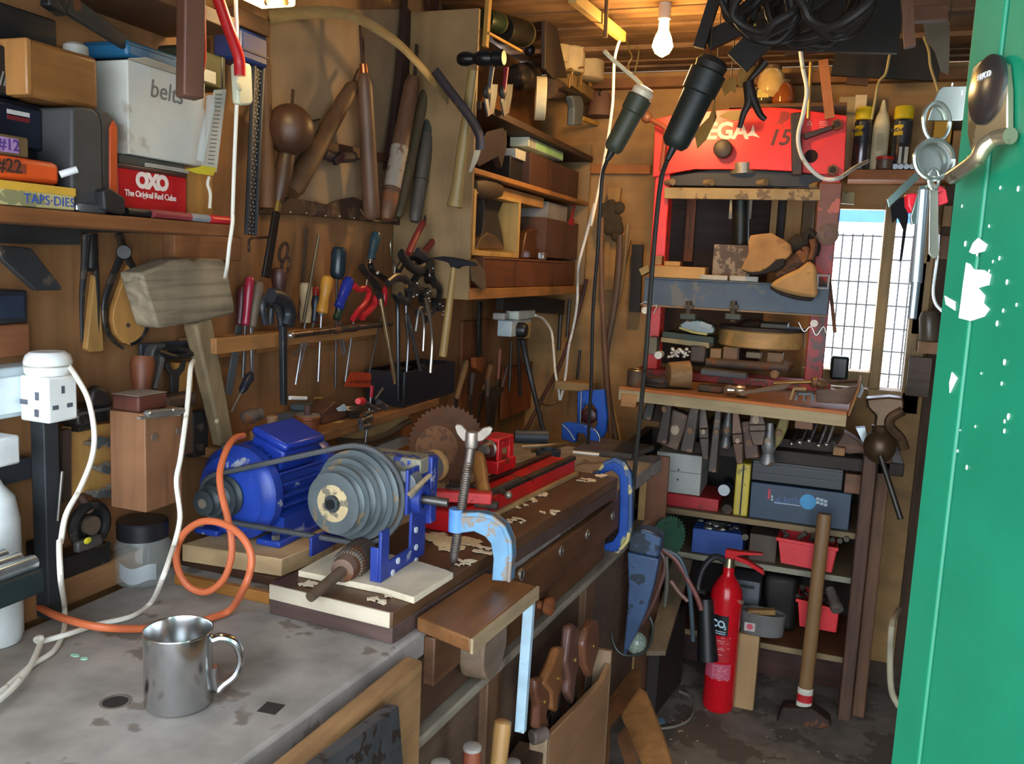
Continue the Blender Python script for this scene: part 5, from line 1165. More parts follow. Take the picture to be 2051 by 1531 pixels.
M().lathe(c+V((0, 0, -.021)), c+V((0, 0, 0)), [(0, .018), (.15, .02), (.2, .02), (.9, .04), (1, .041), (1, .038), (.3, .018), (.3, 0)], 30, flat=DX, fl=.8).build('saucer', steel('#72726f', .4), t)
M().bar(c+V((0, -.02, .001)), c+V((.005, .018, .002)), .008, .004, DZ).build('scrap', steel('#9d9b96', .3), t)
# orange comb sheet
t = T('orange_comb', 'orange red slotted plastic sheet leaning on the wall behind the saucer', 'sheet', X(5, 1060, 1250, -1.2))
M().poly(px2(5, [(1010, 1148), (1170, 1155), (1140, 1255), (960, 1245), (985, 1190)], -1.2), (.004, 0, 0)).build('sheet', paint('#c4441d', .45), t, .001)
m = M()
for i in range(8):
    u = 1005+i*18; m.bar(X(5, u, 1225, -1.1955), X(5, u+12, 1205, -1.1955), .004, .001, DX)
m.build('slots', paint('#5a2313', .6), t)
# marking gauge / clamp with red knob
t = T('surface_gauge', 'grey metal scribing gauge with red knob clamped at the front of the tool shelf', 'gauge', X(5, 1130, 1480, -1.07))
GR = steel('#6f7275', .4, '#4f4a45', .3)
M().cyl(X(5, 1148, 1250, -1.065), X(5, 1105, 1620, -1.065), .0038).build('spindle', GR, t)
M().lathe(X(5, 1055, 1345, -1.055), X(5, 1095, 1345, -1.065), [(0, .007), (.3, .0095), (.8, .0095), (1, .006)], 16).build('red_knob', paint('#cc2230', .4), t)
for (u0, v0, u1, v1, r) in ((1090, 1345, 1170, 1400, .006), (1100, 1430, 1250, 1380, .0055), (1170, 1330, 1220, 1260, .004), (1070, 1480, 1140, 1450, .008), (1075, 1520, 1130, 1510, .008), (1190, 1350, 1240, 1390, .008)):
    M().cyl(X(5, u0, v0, -1.062), X(5, u1, v1, -1.062), r, n=12).build('clamp_arm', GR, t)
M().bar(X(5, 1150, 1240, -1.062), X(5, 1145, 1320, -1.062), .008, .004, DX).build('red_tag', paint('#b3263a', .5), t)
tag(M().poly(px2(5, [(920, 1395), (965, 1365), (985, 1390), (975, 1410), (930, 1412)], -1.084), (-.004, 0, 0)).build('glass_chip', paint('#a9c2cf', .2)), 'pale blue glassy scrap on the tool shelf edge', 'scrap')
# ------------------------------------------------------------------ open shelf cabinet on the left wall at the back
CF = -1.0
CW = wood('#937750', 'z', .15, .6, .6, .25)
CO = wood('#a8733c', 'y', .22, .55)
CD = wood('#3b281c', 'y', .35, .65)
c0 = X(6, 470, 640, CF).y; c1 = 3.44
zb = 1.39
c1 = 3.575
t = T('shelf_cabinet', 'tall open shelf cabinet with tan side panel on the left wall past the pliers', 'cabinet', (CF-.12, (c0+c1)/2, zb))
M().bx(WX+.001, CF, c0-.014, c0, zb, 2.2).build('side_panel', CW, t, .002)
M().bx(WX+.03, CF, c1, c1+.014, zb, 2.0).build('side_panel', CW, t, .002)
M().bx(WX+.001, CF, c0, c1, zb, zb+.032).build('bottom_shelf', CO, t, .002)
M().bx(WX+.001, CF, c0+.0005, c1-.0005, 1.752, 1.768).build('middle_shelf', CO, t, .002)
M().bx(WX+.001, CF+.01, c0+.0005, c1-.0005, 1.93, 1.952).build('upper_shelf', CD, t, .002)
M().bx(WX+.001, WX+.02, c0, c1, zb+.033, 2.2).build('back_board', wood('#8a5a30', 'y', .25), t)
yd = X(3, 470, 1400, CF).y
zm = 1.752
# drawers / boxes in the cabinet
ZB = zb+.033
t, lo, hi = tbox('drawer_box', 'long brown wooden box along the bottom of the cabinet', 'box', 6, 560, 400, 1170, 580, CF-.012, .19, wood('#6b4028', 'y', .25, .5), .003, ZB)
M().bx(hi[0], hi[0]+.003, lo[1]+.004, hi[1]-.01, hi[2]-.006, hi[2]-.001).build('top_edge', wood('#7d4f32', 'y'), t)
for f in (.28, .7): M().bx(hi[0]-.0005, hi[0]+.0006, lo[1]+(hi[1]-lo[1])*f-.002, lo[1]+(hi[1]-lo[1])*f+.002, lo[2]+.001, hi[2]-.007).build('joint_line', paint('#2f1d14', .8), t)
db = hi[2]+.0012
# pale frame with a dark plane inside
t = T('pale_frame_box', 'pale thin walled wooden box on its side holding a dark plane in the cabinet', 'box', (CF-.08, yd-.2, db))
q = [X(6, 495, 200, CF-.02), X(6, 800, 365, CF-.02)]
ya, yb_ = X(6, 490, 250, CF-.02).y, X(6, 802, 250, CF-.02).y; zt_ = X(3, 460, 1330, CF-.02).z
for (y0, y1, z0, z1) in ((ya, ya+.018, db, zt_), (yb_-.018, yb_, db, zt_), (ya+.0181, yb_-.0181, db, db+.016), (ya+.0181, yb_-.0181, zt_-.012, zt_)):
    M().bx(CF-.16, CF-.02, y0, y1, z0, z1).build('board', wood('#bf9a58', 'z', .12), t, .001)
M().bx(CF-.17, CF-.1605, ya, yb_, db, zt_).build('back_board', wood('#a88a5c', 'y', .12), t)
t = T('wooden_plane', 'dark wooden plane standing on end inside the pale box', 'plane', (CF-.09, (ya+yb_)/2, db+.017))
M().poly([X(6, u, v, CF-.06) for u, v in ((520, 325), (560, 200), (570, 60), (560, -40), (640, -60), (700, 0), (660, 100), (690, 240), (700, 320))], (-.06, 0, 0)).build('body', paint('#292622', .6), t, .004)
M().poly([X(6, u, v, CF-.055) for u, v in ((515, 325), (540, 260), (590, 218), (640, 240), (690, 300), (700, 330))], (-.02, 0, 0)).build('toe', wood('#5a4632', 'y'), t, .003)
# tote standing on the drawer, shiny square nut, tray
t = T('plane_tote', 'curved wooden plane handle standing on the long brown box', 'handle grip', X(6, 880, 395, CF-.05))
M().poly([X(6, u, v, CF-.05) for u, v in ((820, 395), (835, 290), (850, 215), (890, 192), (935, 205), (915, 240), (915, 300), (935, 340), (930, 398))], (-.03, 0, 0)).build('tote', wood('#57351f', 'z', .3, .4), t, .006)
p = X(6, 950, 380, CF-.02)
t = T('square_nut', 'bright square steel nut on the edge of the long brown box', 'nut', (p.x, p.y, db))
M().bx(p.x-.012, p.x+.012, p.y-.016, p.y+.016, db, db+.026).build('nut', steel('#c9ced2', .15), t, .003)
tag(fx(6, 975, 140, 1190, 395, CF-.03, .12).build('brown_box', wood('#5f4030', 'z', .2, .7), bev=.002), 'tall plain brown box at the right end of the cabinet', 'box')
t, lo, hi = tbox('label_box', 'grey carton with a big red figure 2 on top of the plain brown box', 'carton', 6, 990, 30, 1120, 140, CF-.03, .12, paint('#8a8580', .7), .002)
p = X(3, 815, 1415, CF-.03); lettering('2', V((hi[0]+.0004, p.y, p.z)), .15, DY, DZ, paint('#b3273c', .6), t, bold=.006, shear=.2)
tag(fx(3, 345, 1285, 630, 1360, CF-.03, .1).build('pale_lath', wood('#a87f4a', 'y', .15), bev=.001), 'pale slat lying under the middle cabinet shelf', 'slat')
tag(fx(6, 800, 60, 975, 395, CF-.2, .02).build('plywood_sheet', wood('#a8662f', 'z', .12), bev=.001), 'orange plywood panel at the back between pale box and brown box', 'panel')
tag(M().poly([X(6, u, v, CF+.004) for u, v in ((460, 400), (500, 395), (560, 480), (570, 595), (540, 600), (480, 540))], (.006, 0, 0)).build('leather_flap', paint('#5a4c38', .8), bev=.001), 'drab leather flap hanging at the lower corner of the cabinet', 'flap')
tag(M().lathe(X(3, 160, 1240, CF-.03), X(3, 345, 1270, CF-.03), [(0, .02), (.2, .032), (.6, .034), (.9, .026), (1, .012)], 14, flat=DX, fl=.7).build('plane_wedge', wood('#4d3d2a', 'y')), 'dark rounded wooden wedge at the top of the lower cabinet bay', 'wedge')
# middle tier
ZM = 1.769
t, lo, hi = tbox('black_tin', 'black tin with pale packets lying on it in the cabinet', 'tin', 3, 405, 1060, 535, 1180, CF-.04, .12, paint('#15181a', .5), .003, ZM)
bt = hi[2]+.0012
t, lo, hi = tbox('brown_carton', 'row of dark brown boards standing on the middle cabinet shelf', 'boards', 3, 535, 1085, 862, 1300, CF-.012, .16, wood('#4a2e20', 'z', .3), .002, ZM)
for f in (.33, .66): M().bx(hi[0]-.0003, hi[0]+.0005, lo[1]+(hi[1]-lo[1])*f-.0015, lo[1]+(hi[1]-lo[1])*f+.0015, lo[2]+.001, hi[2]-.001).build('gap', paint('#140d09', .9), t)
ct = hi[2]+.0012
p0_, p1_ = X(3, 510, 1000, CF-.03), X(3, 742, 1050, CF-.03)
t = T('green_packet', 'pale packet with green and white label on the dark boards', 'packet', (CF-.05, (p0_.y+p1_.y)/2, ct+.018))
yy = [p0_.y, p0_.y+.075, p1_.y]
M().bx(CF-.09, CF-.02, yy[0], yy[2], ct+.018, ct+.05).build('packet', paint('#c6cbb8', .5), t, .002)
M().bx(CF-.0199, CF-.0192, yy[1], yy[2]-.004, ct+.02, ct+.046).build('green_label', paint('#8fbf86', .5), t)
m = M()
for i in range(4): m.bx(CF-.0199, CF-.0191, yy[0]+.01+.016*i, yy[0]+.015+.016*i, ct+.02, ct+.048)
m.build('bars', paint('#59463f', .5), t)
tag(fx(3, 440, 1040, 690, 1100, CF-.03, .06).bx(CF-.09, CF-.03, yy[0]-.02, yy[1], ct+.0005, ct+.001).build('white_packet', paint('#b5b7ad', .6), bev=.001), 'white packet under the green labelled one', 'packet')
t = T('trowel', 'dark grey pointed trowel blade hanging at the left of the middle cabinet tier', 'trowel', X(3, 190, 1150, CF-.01))
M().poly([X(3, u, v, CF-.01) for u, v in ((250, 880), (360, 850), (375, 900), (330, 1040), (200, 1110), (180, 1080), (215, 950))], (-.006, 0, 0)).build('blade', paint('#3e444a', .4, .6), t, .001)
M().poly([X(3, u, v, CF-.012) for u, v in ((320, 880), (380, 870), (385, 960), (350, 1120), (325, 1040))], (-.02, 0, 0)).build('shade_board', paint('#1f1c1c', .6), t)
# upper tier: tins, clamps, tape, jars
ZU = 1.953
def utin(lab, k, u0, u1, v, r, col, name='tin'):
    a, b = X(k, u0, v, CF-.05), X(k, u1, v+30, CF-.05)
    t = T(name, lab, 'tin', a)
    M().lathe(a, b, [(0, r*.95), (.03, r), (.97, r), (1, r*.95)], 22).build('drum', paint(col, .4, .3), t)
    d = (b-a).normalized(); M().ring(b-d*.003, b+d*.002, r*1.03, r*.8).build('rim', paint('#a08a55', .3, .7), t)
utin('small dark green tin lying on its side high in the cabinet', 3, 235, 330, 125, .03, '#16301f')
utin('black tin lying on its side behind the green one', 3, 350, 495, 195, .042, '#181a17')
tag(M().bar(X(3, 265, -40, CF+.01), X(3, 240, 315, CF+.01), .02, .012, DX).build('pale_lath', wood('#b3873c', 'z', .12)), 'pale upright lath at the front corner of the upper cabinet', 'lath')
tag(M().bar(X(3, 260, 220, CF+.02), X(3, 480, 342, CF+.0), .007, .007, DX).build('pale_rail', wood('#b3873c', 'y', .12)), 'thin pale rail running back from the upright lath', 'rail')
tag(M().poly([X(3, u, v, CF+.02) for u, v in ((640, 100), (720, 190), (790, 520), (690, 520), (640, 460))], (-.015, 0, 0)).build('dark_board', wood('#2b211a', 'z', .3), bev=.002), 'dark upright board beside the white capped jars', 'board')
JG = paint('#b8a684', .3)
for lab, (u0, u1, v0, v1), xx in (('tall clear jar with white cap nearest the dark board', (760, 835, 275, 490), CF-.02), ('shorter clear jar with white cap right of the tall one', (832, 934, 322, 540), CF-.02), ('white capped jar half hidden behind the dark board', (715, 762, 240, 420), CF-.04)):
    cx_ = (u0+u1)/2; a = X(3, cx_, v1, xx); b = X(3, cx_, v0, xx); r = (X(3, u1, v0, xx)-X(3, u0, v0, xx)).length/2*.8
    t = T('storage_jar', lab, 'jar', a)
    h = b.z-a.z
    M().lathe(a, V((a.x, a.y, a.z+h*.8)), [(0, r*.9), (.05, r), (.95, r), (1, r*.85)], 22).build('jar', JG, t)
    M().lathe(V((a.x, a.y, a.z+h*.78)), V((a.x, a.y, a.z+h)), [(0, r*1.03), (.85, r*1.03), (1, r*.95)], 22).build('cap', paint('#d9d3c4', .4), t)
tag(M().bar(X(3, 725, 200, CF), X(3, 925, 320, CF), .03, .012, DX).build('orange_batten', wood('#a8642c', 'y', .2), bev=.001), 'orange batten sloping above the white capped jars', 'batten')
tag(M().bar(X(3, 970, 405, CF), X(3, 935, 560, CF), .03, .012, DX).build('yellow_lath', wood('#b0873f', 'z', .15), bev=.001), 'short yellowish lath leaning right of the jars', 'lath')
# spring clamps
for lab, dx, col in (('left chrome spring clamp with grey rod on the shelf edge', 0, '#5f6468'), ('right chrome spring clamp with dark red rod on the shelf edge', 112, '#8a2440')):
    t = T('spring_clamp', lab, 'clamp', X(3, 280+dx, 780, CF+.03))
    M().poly([X(3, u+dx*.9, v, CF+.03) for u, v in ((285, 560), (325, 562), (318, 640), (298, 755), (268, 770), (275, 650))], (-.006, 0, 0)).build('jaw', steel('#b9c3c6', .25), t, .001)
    M().poly([X(3, u+dx*.95, v, CF+.032) for u, v in ((242, 660), (262, 660), (272, 770), (262, 780), (246, 700))], (-.006, 0, 0)).build('jaw', steel('#9aa4a8', .3), t, .001)
    M().cyl(X(3, 285+dx*.85, 450, CF+.035), X(3, 262+dx*.9, 620, CF+.035), .0075, .006).build('rod', paint(col, .4), t)
    p = X(3, 250+dx*.95, 615, CF+.03); M().sph(p, .018, (.6, 1, 1), 12, 8).build('spring_housing', paint('#3c3d42', .5, .3), t)
# masking tape roll and drum
a, b = X(3, 580, 660, CF+.02), X(3, 650, 655, CF+.02)
tc_ = X(3, 608, 658, CF+.03); td2 = V((.93, .36, 0)).normalized(); a, b = tc_-td2*.017, tc_+td2*.017
rz_ = (X(3, 605, 510, CF+.02).z-X(3, 605, 805, CF+.02).z)/2
t = T('masking_tape', 'roll of cream masking tape standing on edge on the cabinet shelf', 'tape roll', (CF+.02, a.y, a.z-rz_))
M().ring(a, b, rz_, rz_*.62, 36).build('tape', paint('#cfc6a0', .6), t, .001)
M().ring(a+td2*.001, b-td2*.001, rz_*.62, rz_*.58, 30).build('card_core', paint('#8a6a42', .7), t)
t = T('wooden_bung', 'rounded brown wooden knob behind the tape roll', 'knob', X(3, 700, 640, CF-.02))
M().lathe(X(3, 655, 590, CF-.03), X(3, 765, 605, CF-.03), [(0, .036), (.5, .037), (.85, .028), (1, .008)], 18).build('knob', wood('#584538', 'y'), t)
# clutter silhouettes on the shelf
t = T('bench_grinder', 'dark cluttered iron tool with pin at the back of the upper cabinet shelf', 'tool', X(3, 540, 560, CF-.08))
M().lathe(X(3, 430, 520, CF-.08), X(3, 560, 500, CF-.08), [(0, .03), (.2, .045), (.8, .045), (1, .03)], 18).build('drum', DKM, t)
M().cyl(X(3, 540, 430, CF-.06), X(3, 700, 465, CF-.04), .012).build('spindle', rusty('#4a382c'), t)
M().cyl(X(3, 708, 325, CF-.03), X(3, 685, 440, CF-.03), .004).build('pin', paint('#a8703c', .4, .6), t)
p = X(3, 535, 335, CF-.06); M().sph(p, .02).build('knob', paint('#33313a', .3, .5), t)
tag(fx(3, 820, 560, 1000, 640, CF+.01, .07).build('wood_offcut', wood('#8a7046', 'y', .2), bev=.002), 'small pale block of wood on the shelf under the jars', 'block')
a, b = X(3, 1000, 612, CF+.03), X(3, 1000, 778, CF+.03)
t = T('flower_pot', 'brown upturned cup shaped pot at the right end of the cabinet shelf', 'pot', b)
M().lathe(b, V((b.x, b.y, a.z)), [(0, .055), (.06, .056), (.9, .042), (1, .036)], 24).build('pot', paint('#6e4f3e', .7), t)
p = X(3, 1005, 615, CF+.04); M().tor(p, .012, .003, DX, 16).build('ring', DKM, t)
t = T('trigger_nozzle', 'grey blue trigger shaped plastic piece hanging below the shelf end', 'nozzle', X(3, 860, 835, CF+.03))
M().poly([X(3, u, v, CF+.03) for u, v in ((820, 640), (880, 630), (900, 690), (888, 835), (832, 838), (838, 720))], (-.03, 0, 0)).build('body', paint('#515c66', .5), t, .006)
M().bar(X(3, 760, 590, CF+.03), X(3, 900, 640, CF+.03), .012, .01, DX).build('arm', DKM, t)
tag(M().bar(X(3, 890, 790, CF+.01), X(3, 1045, 850, CF+.01), .016, .01, DX).build('lit_lath', wood('#c29a48', 'y', .1)), 'thin yellowish slat under the right end of the cabinet shelf', 'slat')
for i, (u, v) in enumerate(((805, 490), (880, 480))):
    tag(M().tube([X(3, u-15, v-25, CF+.03), X(3, u+10, v-30, CF+.035), X(3, u+14, v, CF+.035), X(3, u, v+30, CF+.03), X(3, u-6, v+95, CF+.03)], .004).build('cup_hook', paint('#a07c4a', .4, .6)), ['brass cup hook below the tall jar', 'brass cup hook below the shorter jar'][i], 'hook')
for lab, p_ in (('dark wall panel board above the tool handles', [(2, 1140, -60), (2, 1660, -60), (2, 1640, 330), (2, 1350, 420), (2, 1130, 330)]),):
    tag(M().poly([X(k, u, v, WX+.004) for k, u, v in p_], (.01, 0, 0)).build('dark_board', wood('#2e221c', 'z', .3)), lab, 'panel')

# ------------------------------------------------------------------ corner under the cabinet
NX = -1.2
ORB = wood('#8a4f27', 'z', .3, .65)
for i, (lab, u0, u1, v0, v1, c, xx) in enumerate((('wide orange brown board standing behind the chisels', 90, 320, 360, 1400, '#8a5330', -1.235), ('red brown board standing right of the white double plug', 470, 900, 700, 1400, '#8f4a24', -1.225), ('narrow orange batten beside the loop of white flex', 870, 930, 260, 960, '#a04c20', -1.205), ('plain brown board end standing on the bench in the corner', 820, 900, 1130, 1400, '#8d6036', -1.19))):
    a = X(19, u0, v1, xx); b = X(19, u1, v0, xx)
    tag(M().bx(xx-.012, xx, a.y, X(19, u1, v1, xx).y, BT+.001, b.z).build('stored_board', wood(c, 'z', .3, .65), bev=.001), lab, 'board', 'boards standing under the cabinet')
t = T('stake_iron', 'black flat iron stake hanging under the cabinet with an orange wood block', 'stake', X(19, 270, 800, -1.19))
M().bar(X(19, 275, 200, -1.19), X(19, 265, 690, -1.19), .03, .012, DX).build('stake', DKM, t, .002)
M().poly([X(19, u, v, -1.185) for u, v in ((235, 705), (320, 700), (320, 800), (290, 840), (240, 800))], (-.02, 0, 0)).build('wood_block', wood('#a8572a', 'z', .2), t, .002)
tag(M().bar(X(19, 450, 200, -1.1), X(19, 1010, 250, -1.05), .06, .03, DX).build('dark_beam', wood('#231c18', 'y', .3), bev=.002), 'dark beam under the cabinet above the double plug', 'beam')
# chisels standing in front of the boards
for i, (lab, h0, h1, tip, r, c, bw) in enumerate((('pale handled chisel leaning leftmost under the cabinet', (155, 730), (60, 1080), (30, 1330), .0125, '#8a6a44', .016),
   ('brown handled chisel second under the cabinet', (380, 760), (310, 1000), (230, 1380), .0125, '#6b4a2e', .02),
   ('thin red brown handled chisel beside the wide steel blade', (458, 620), (440, 900), (420, 990), .0085, '#8a5038', .012),
   ('dark handled chisel with narrow blade near the pale one', (210, 840), (190, 1040), (205, 1400), .012, '#3b2a22', .014),
   ('slim handled chisel behind the brown one', (345, 900), (340, 1060), (350, 1390), .01, '#54402e', .012))):
    driver('wood_chisel', lab, 'chisel', 19, -1.15+.008*i, h0, h1, tip, r, wood(c, 'z', .25), DKS, .004, None, HANDLE, 'chisels under the cabinet', bw)
tag(M().poly([X(19, u, v, -1.12) for u, v in ((345, 975), (490, 970), (430, 1080), (385, 1400), (330, 1400), (360, 1080))], (.005, 0, 0)).build('slick_blade', steel('#56524e', .5, '#40352e', .35)), 'wide flared steel blade standing under the cabinet', 'blade')
for i, (u0, v0, u1, v1, r, lab) in enumerate(((560, 560, 540, 1000, .006, 'thin dark rod hanging left of the black lead'), (620, 540, 640, 1050, .007, 'dark rod hanging below the white double plug'), (520, 780, 470, 990, .003, 'bright thin rod leaning by the wide steel blade'), (1085, 180, 1060, 520, .008, 'grey rod hanging under the right of the cabinet'), (1180, 640, 1150, 920, .006, 'dark rod standing in the far corner'), (1010, 200, 985, 640, .009, 'dark bar hanging beside the orange batten'))):
    tag(M().cyl(*[(X(19, u, v, -1.17) if i < 3 else Y(19, u, v, 3.5)) for u, v in ((u0, v0), (u1, v1))], r, n=8).build('steel_rod', paint('#3d3835', .5, .4) if i != 2 else CHR), lab, 'rod')
# double plug
t = T('double_adaptor', 'off white double adaptor with plugs hanging under the cabinet', 'adaptor', X(19, 500, 520, -1.06))
b = cbox(19, 560, 375, 520, 735, 430, -1.06)
M().bx(b[0], b[1], b[2], b[3], b[4], b[5]).build('body', paint('#aebcc0', .4), t, .004)
pt = T('black_plug', 'black plug pushed into the double adaptor', 'plug', X(19, 620, 530, -1.05))
p = X(19, 622, 455, -1.059); M().lathe(p, p+V((.035, 0, 0)), [(0, .028), (.6, .028), (.9, .023), (1, .012)], 20).build('body', paint('#1c1f22', .4), pt)
fx(19, 690, 390, 732, 530, -1.045, .014).build('side_piece', paint('#a08a52', .5), t, .003)
t = T('white_plug', 'pale plug standing on the double adaptor at the right', 'plug', X(19, 700, 350, -1.07))
q = cbox(19, 625, 290, 345, 775, 622, -1.055); M().bx(q[1]-.05, q[1], q[2], q[3], b[5]+.0008, b[5]+.032).build('body', paint('#c3cabb', .4), t, .005)
t = T('white_plug', 'smaller dusty plug standing on the double adaptor at the left', 'plug', X(19, 550, 340, -1.07))
y0_ = X(19, 490, 310, -1.1).y; M().bx(-1.13, -1.085, b[2]-.01, q[2]-.012, b[5]+.0008, b[5]+.026).build('body', paint('#a9a49c', .5), t, .005)
loop = [X(19, 772, 322, -1.055), X(19, 850, 360, -1.05), X(19, 920, 470, -1.04), X(19, 940, 640, -1.02), X(19, 955, 830, -1.0), X(19, 985, 1000, -.98), X(19, 998, 1085, -.97), X(19, 1020, 1020, -.965), X(19, 1050, 850, -.955), X(19, 1075, 620, -.94), X(19, 1120, 420, -.92), X(19, 1152, 220, -.9), X(19, 1158, 20, -.89), X(6, 1196, 430, -.86), X(6, 1240, 260, -.84), X(6, 1300, 30, -.82), X(3, 945, 1500, -.81), X(3, 1000, 1240, -.79), X(3, 1060, 900, -.76), X(3, 1085, 720, -.75), X(3, 1092, 620, -.75), X(3, 1098, 430, -.74), X(3, 1115, 330, -.73), X(3, 1142, 250, -.72)]
tag(M().tube(loop, .0048).build('white_flex', WCORD), 'long white flex dropping from the ceiling batten and looping up to the double adaptor', 'cable')
tag(M().tube([X(19, 660, 540, -1.06), X(19, 690, 700, -1.05), X(19, 750, 960, -1.02), X(19, 820, 1250, -.97), X(19, 875, 1470, -.93)], .012, r2=.008).build('black_lead', paint('#1f2326', .5)), 'thick black lead running down from the double adaptor to the bench', 'cable')
tag(M().tube([X(19, 800, 1080, -1.1), X(19, 860, 1130, -1.09), X(19, 930, 1130, -1.08), X(19, 990, 1100, -1.06)], .004).build('thin_flex', paint('#7a6a58', .5)), 'thin dusty flex sagging to the left of the white flex loop', 'cable')
tag(M().tube([X(19, 1235, 0, -.98), X(19, 1190, 200, -1.0), X(19, 1120, 430, -1.02), X(19, 1000, 760, -1.05), X(19, 830, 1090, -1.08), X(19, 690, 1360, -1.1)], .0085).build('walking_cane', wood('#57372f', 'z', .25)), 'dark red brown cane leaning diagonally behind the white flex loop', 'cane')
for i, (lab, pts, r, c) in enumerate((('brown cane in the corner leaning left of the press', [(1370, -560), (1372, 0), (1385, 300), (1400, 620), (1425, 1000), (1455, 1400)], .011, '#6d4c32'), ('second brown cane crossing beside the first in the corner', [(1540, -400), (1520, 0), (1470, 350), (1420, 620), (1410, 760), (1440, 1100), (1500, 1450)], .013, '#54402f'), ('thin yellowish cane end at the foot of the corner canes', [(1480, 1170), (1510, 1300), (1545, 1480)], .006, '#b0843f'), ('straight pale stick standing in the corner', [(1610, -500), (1560, 0), (1500, 260)], .009, '#7d6440'))):
    tag(M().tube([Y(19, u, v, 3.3+.03*i) for u, v in pts], r).build('garden_cane', wood(c, 'z', .25)), lab, 'cane')
for i, (lab, pts, w_) in enumerate((('pale notched batten standing in the back left corner', [(6, 1440, -80), (6, 1390, 600)], .05), ('yellowish batten standing right of the notched one', [(6, 1520, 270), (6, 1410, 800)], .03), ('dark upright strap hanging left of the press beam', [(6, 1590, 300), (6, 1570, 750)], .045))):
    tag(M().bar(Y(*pts[0], 3.55), Y(*pts[1], 3.55), w_, .02, DY).build('corner_batten', wood(('#a97e42', '#8d6c3c', '#1f1b18')[i], 'z', .3)), lab, 'batten')
t = T('hanging_chain', 'dark rough bundle hung in the corner behind the canes', 'bundle', Y(6, 1410, 200, 3.5))
m = M()
for i in range(22): m.sph(Y(6, 1400+random.uniform(-40, 70), 60+random.uniform(-60, 200), 3.5), random.uniform(.015, .03), (1, .6, 1), 8, 6)
m.build('bundle', paint('#3d3222', .9), t)
# blue pipe bender at the bench end
BV = paint('#1c55b8', .35, 0, '#123a80', .25)
t = T('pipe_vice', 'bright blue iron pipe vice with round dark red roller at the end of the bench', 'vice', Y(19, 1200, 1480, 3.0))
yv = 3.05
def P19(pts, y): return [Y(19, u, v, y) for u, v in pts]
M().poly(P19([(1155, 1010), (1280, 1000), (1395, 995), (1405, 1080), (1420, 1240), (1410, 1380), (1350, 1480), (1230, 1480), (1290, 1400), (1330, 1300), (1325, 1180), (1290, 1120), (1230, 1130), (1190, 1180), (1180, 1300), (1150, 1300)], yv), (0, .03, 0)).build('body', BV, t, .004)
p = Y(19, 1250, 1235, yv); M().lathe(p+V((0, .028, 0)), p+V((0, .0, 0)), [(0, .03), (.8, .03), (1, .02)], 24).build('roller', paint('#421a1c', .4), t)
M().poly(P19([(1010, 1300), (1060, 1290), (1200, 1310), (1330, 1370), (1350, 1480), (1250, 1480), (1210, 1390), (1150, 1385), (1135, 1480), (1010, 1440)], yv-.08), (0, .03, 0)).build('foot', BV, t, .004)
for pts in ([(1190, 1010), (1185, 1150), (1180, 1300)],): M().tube(P19(pts, yv-.012), .003).build('rod', steel('#8a8f96', .4), t)
M().tube(P19([(1020, 1310), (1080, 1370), (1130, 1450)], yv-.09), .003).build('rod', steel('#8a8f96', .4), t)
M().tube(P19([(1300, 1345), (1345, 1400), (1355, 1475)], yv-.09), .003).build('rod', steel('#8a8f96', .4), t)
tag(fy(19, 950, 930, 1270, 1005, 3.2, .1).build('pale_board', wood('#9a7a4a', 'x', .2), bev=.002), 'pale flat board lying behind the blue pipe vice', 'board')
# rusty saw blades and drum leaning behind the lathe
c = Z(15, 450, 345, 1.0); c.z = .99
t = T('circular_saw_disc', 'rusty circular saw blade leaning on end behind the lathe face plate', 'saw blade', (c.x, c.y, BT))
ax = V((.55, -.8, .12)).normalized()
e1 = ax.cross(DZ).normalized(); e2 = e1.cross(ax)
R_ = .112
m = M(); pts = []
for i in range(44):
    w = 2*PI*i/44; pts.append(c+e1*(R_*math.cos(w))+e2*(R_*math.sin(w))); w2_ = w+2*PI/70
    pts.append(c+e1*((R_-.009)*math.cos(w2_))+e2*((R_-.009)*math.sin(w2_)))
c.z = BT+.002+R_*e2.z+.0; dz_ = V((0, 0, BT+.002+R_-pts[0].z if False else 0))
m.poly(pts, ax*.0025).build('blade', rusty('#6b4a35', .5), t)
M().cyl(c+ax*.004+e1*.03, c+ax*.008+e1*.03, .06, n=36).build('worn_disc', paint('#8a5f3f', .8, 0, '#6b4a35', .4), t)
a = Z(15, 245, 400, BT+.002); t = T('rust_can', 'dark rusty round can standing behind the saw blade', 'can', a)
M().lathe(a, a+V((0, 0, .085)), [(0, .038), (.05, .04), (.95, .04), (1, .036)], 24).build('can', rusty('#4a3029', .4), t)
# flat tools and plate at the far end of the bench
t = T('steel_plate', 'dark flat plate lying at the far end of the bench behind the clamp', 'plate', Z(15, 1600, 400, BT))
M().poly([Z(15, u, v, BT+.001) for u, v in ((1290, 430), (1440, 350), (1830, 410), (1680, 470))], (0, 0, .02)).build('plate', wood('#5b5046', 'x', .3), t, .002)
for i, (a, b, c, r) in enumerate((((945, 385), (1200, 370), '#b5a98e', .005), ((1290, 420), (1465, 437), '#d9d2c2', .006), ((1020, 410), (1250, 365), '#6b5a3c', .007))):
    tag(M().cyl(Z(15, *a, BT+.07), Z(15, *b, BT+.07), r).build('steel_bar', paint(c, .4, .4)), ['bright rod lying beyond the red tailstock', 'white rod lying on the far end of the bench', 'dull brass rod lying across the far bench tools'][i], 'rod')
p = Z(15, 1125, 440, BT+.06); t = T('steel_ring', 'dark blue grey ring lying beyond the red lathe bed', 'ring', p)
M().ring(p, p+V((0, 0, .018)), .038, .026, 28).build('ring', paint('#45505a', .4, .5), t)
tag(M().cyl(Z(15, 900, 315, BT+.09), Z(15, 1120, 320, BT+.09), .022).build('grey_pipe', paint('#3d434b', .5, .3)), 'grey pipe lying behind the red tailstock', 'pipe')
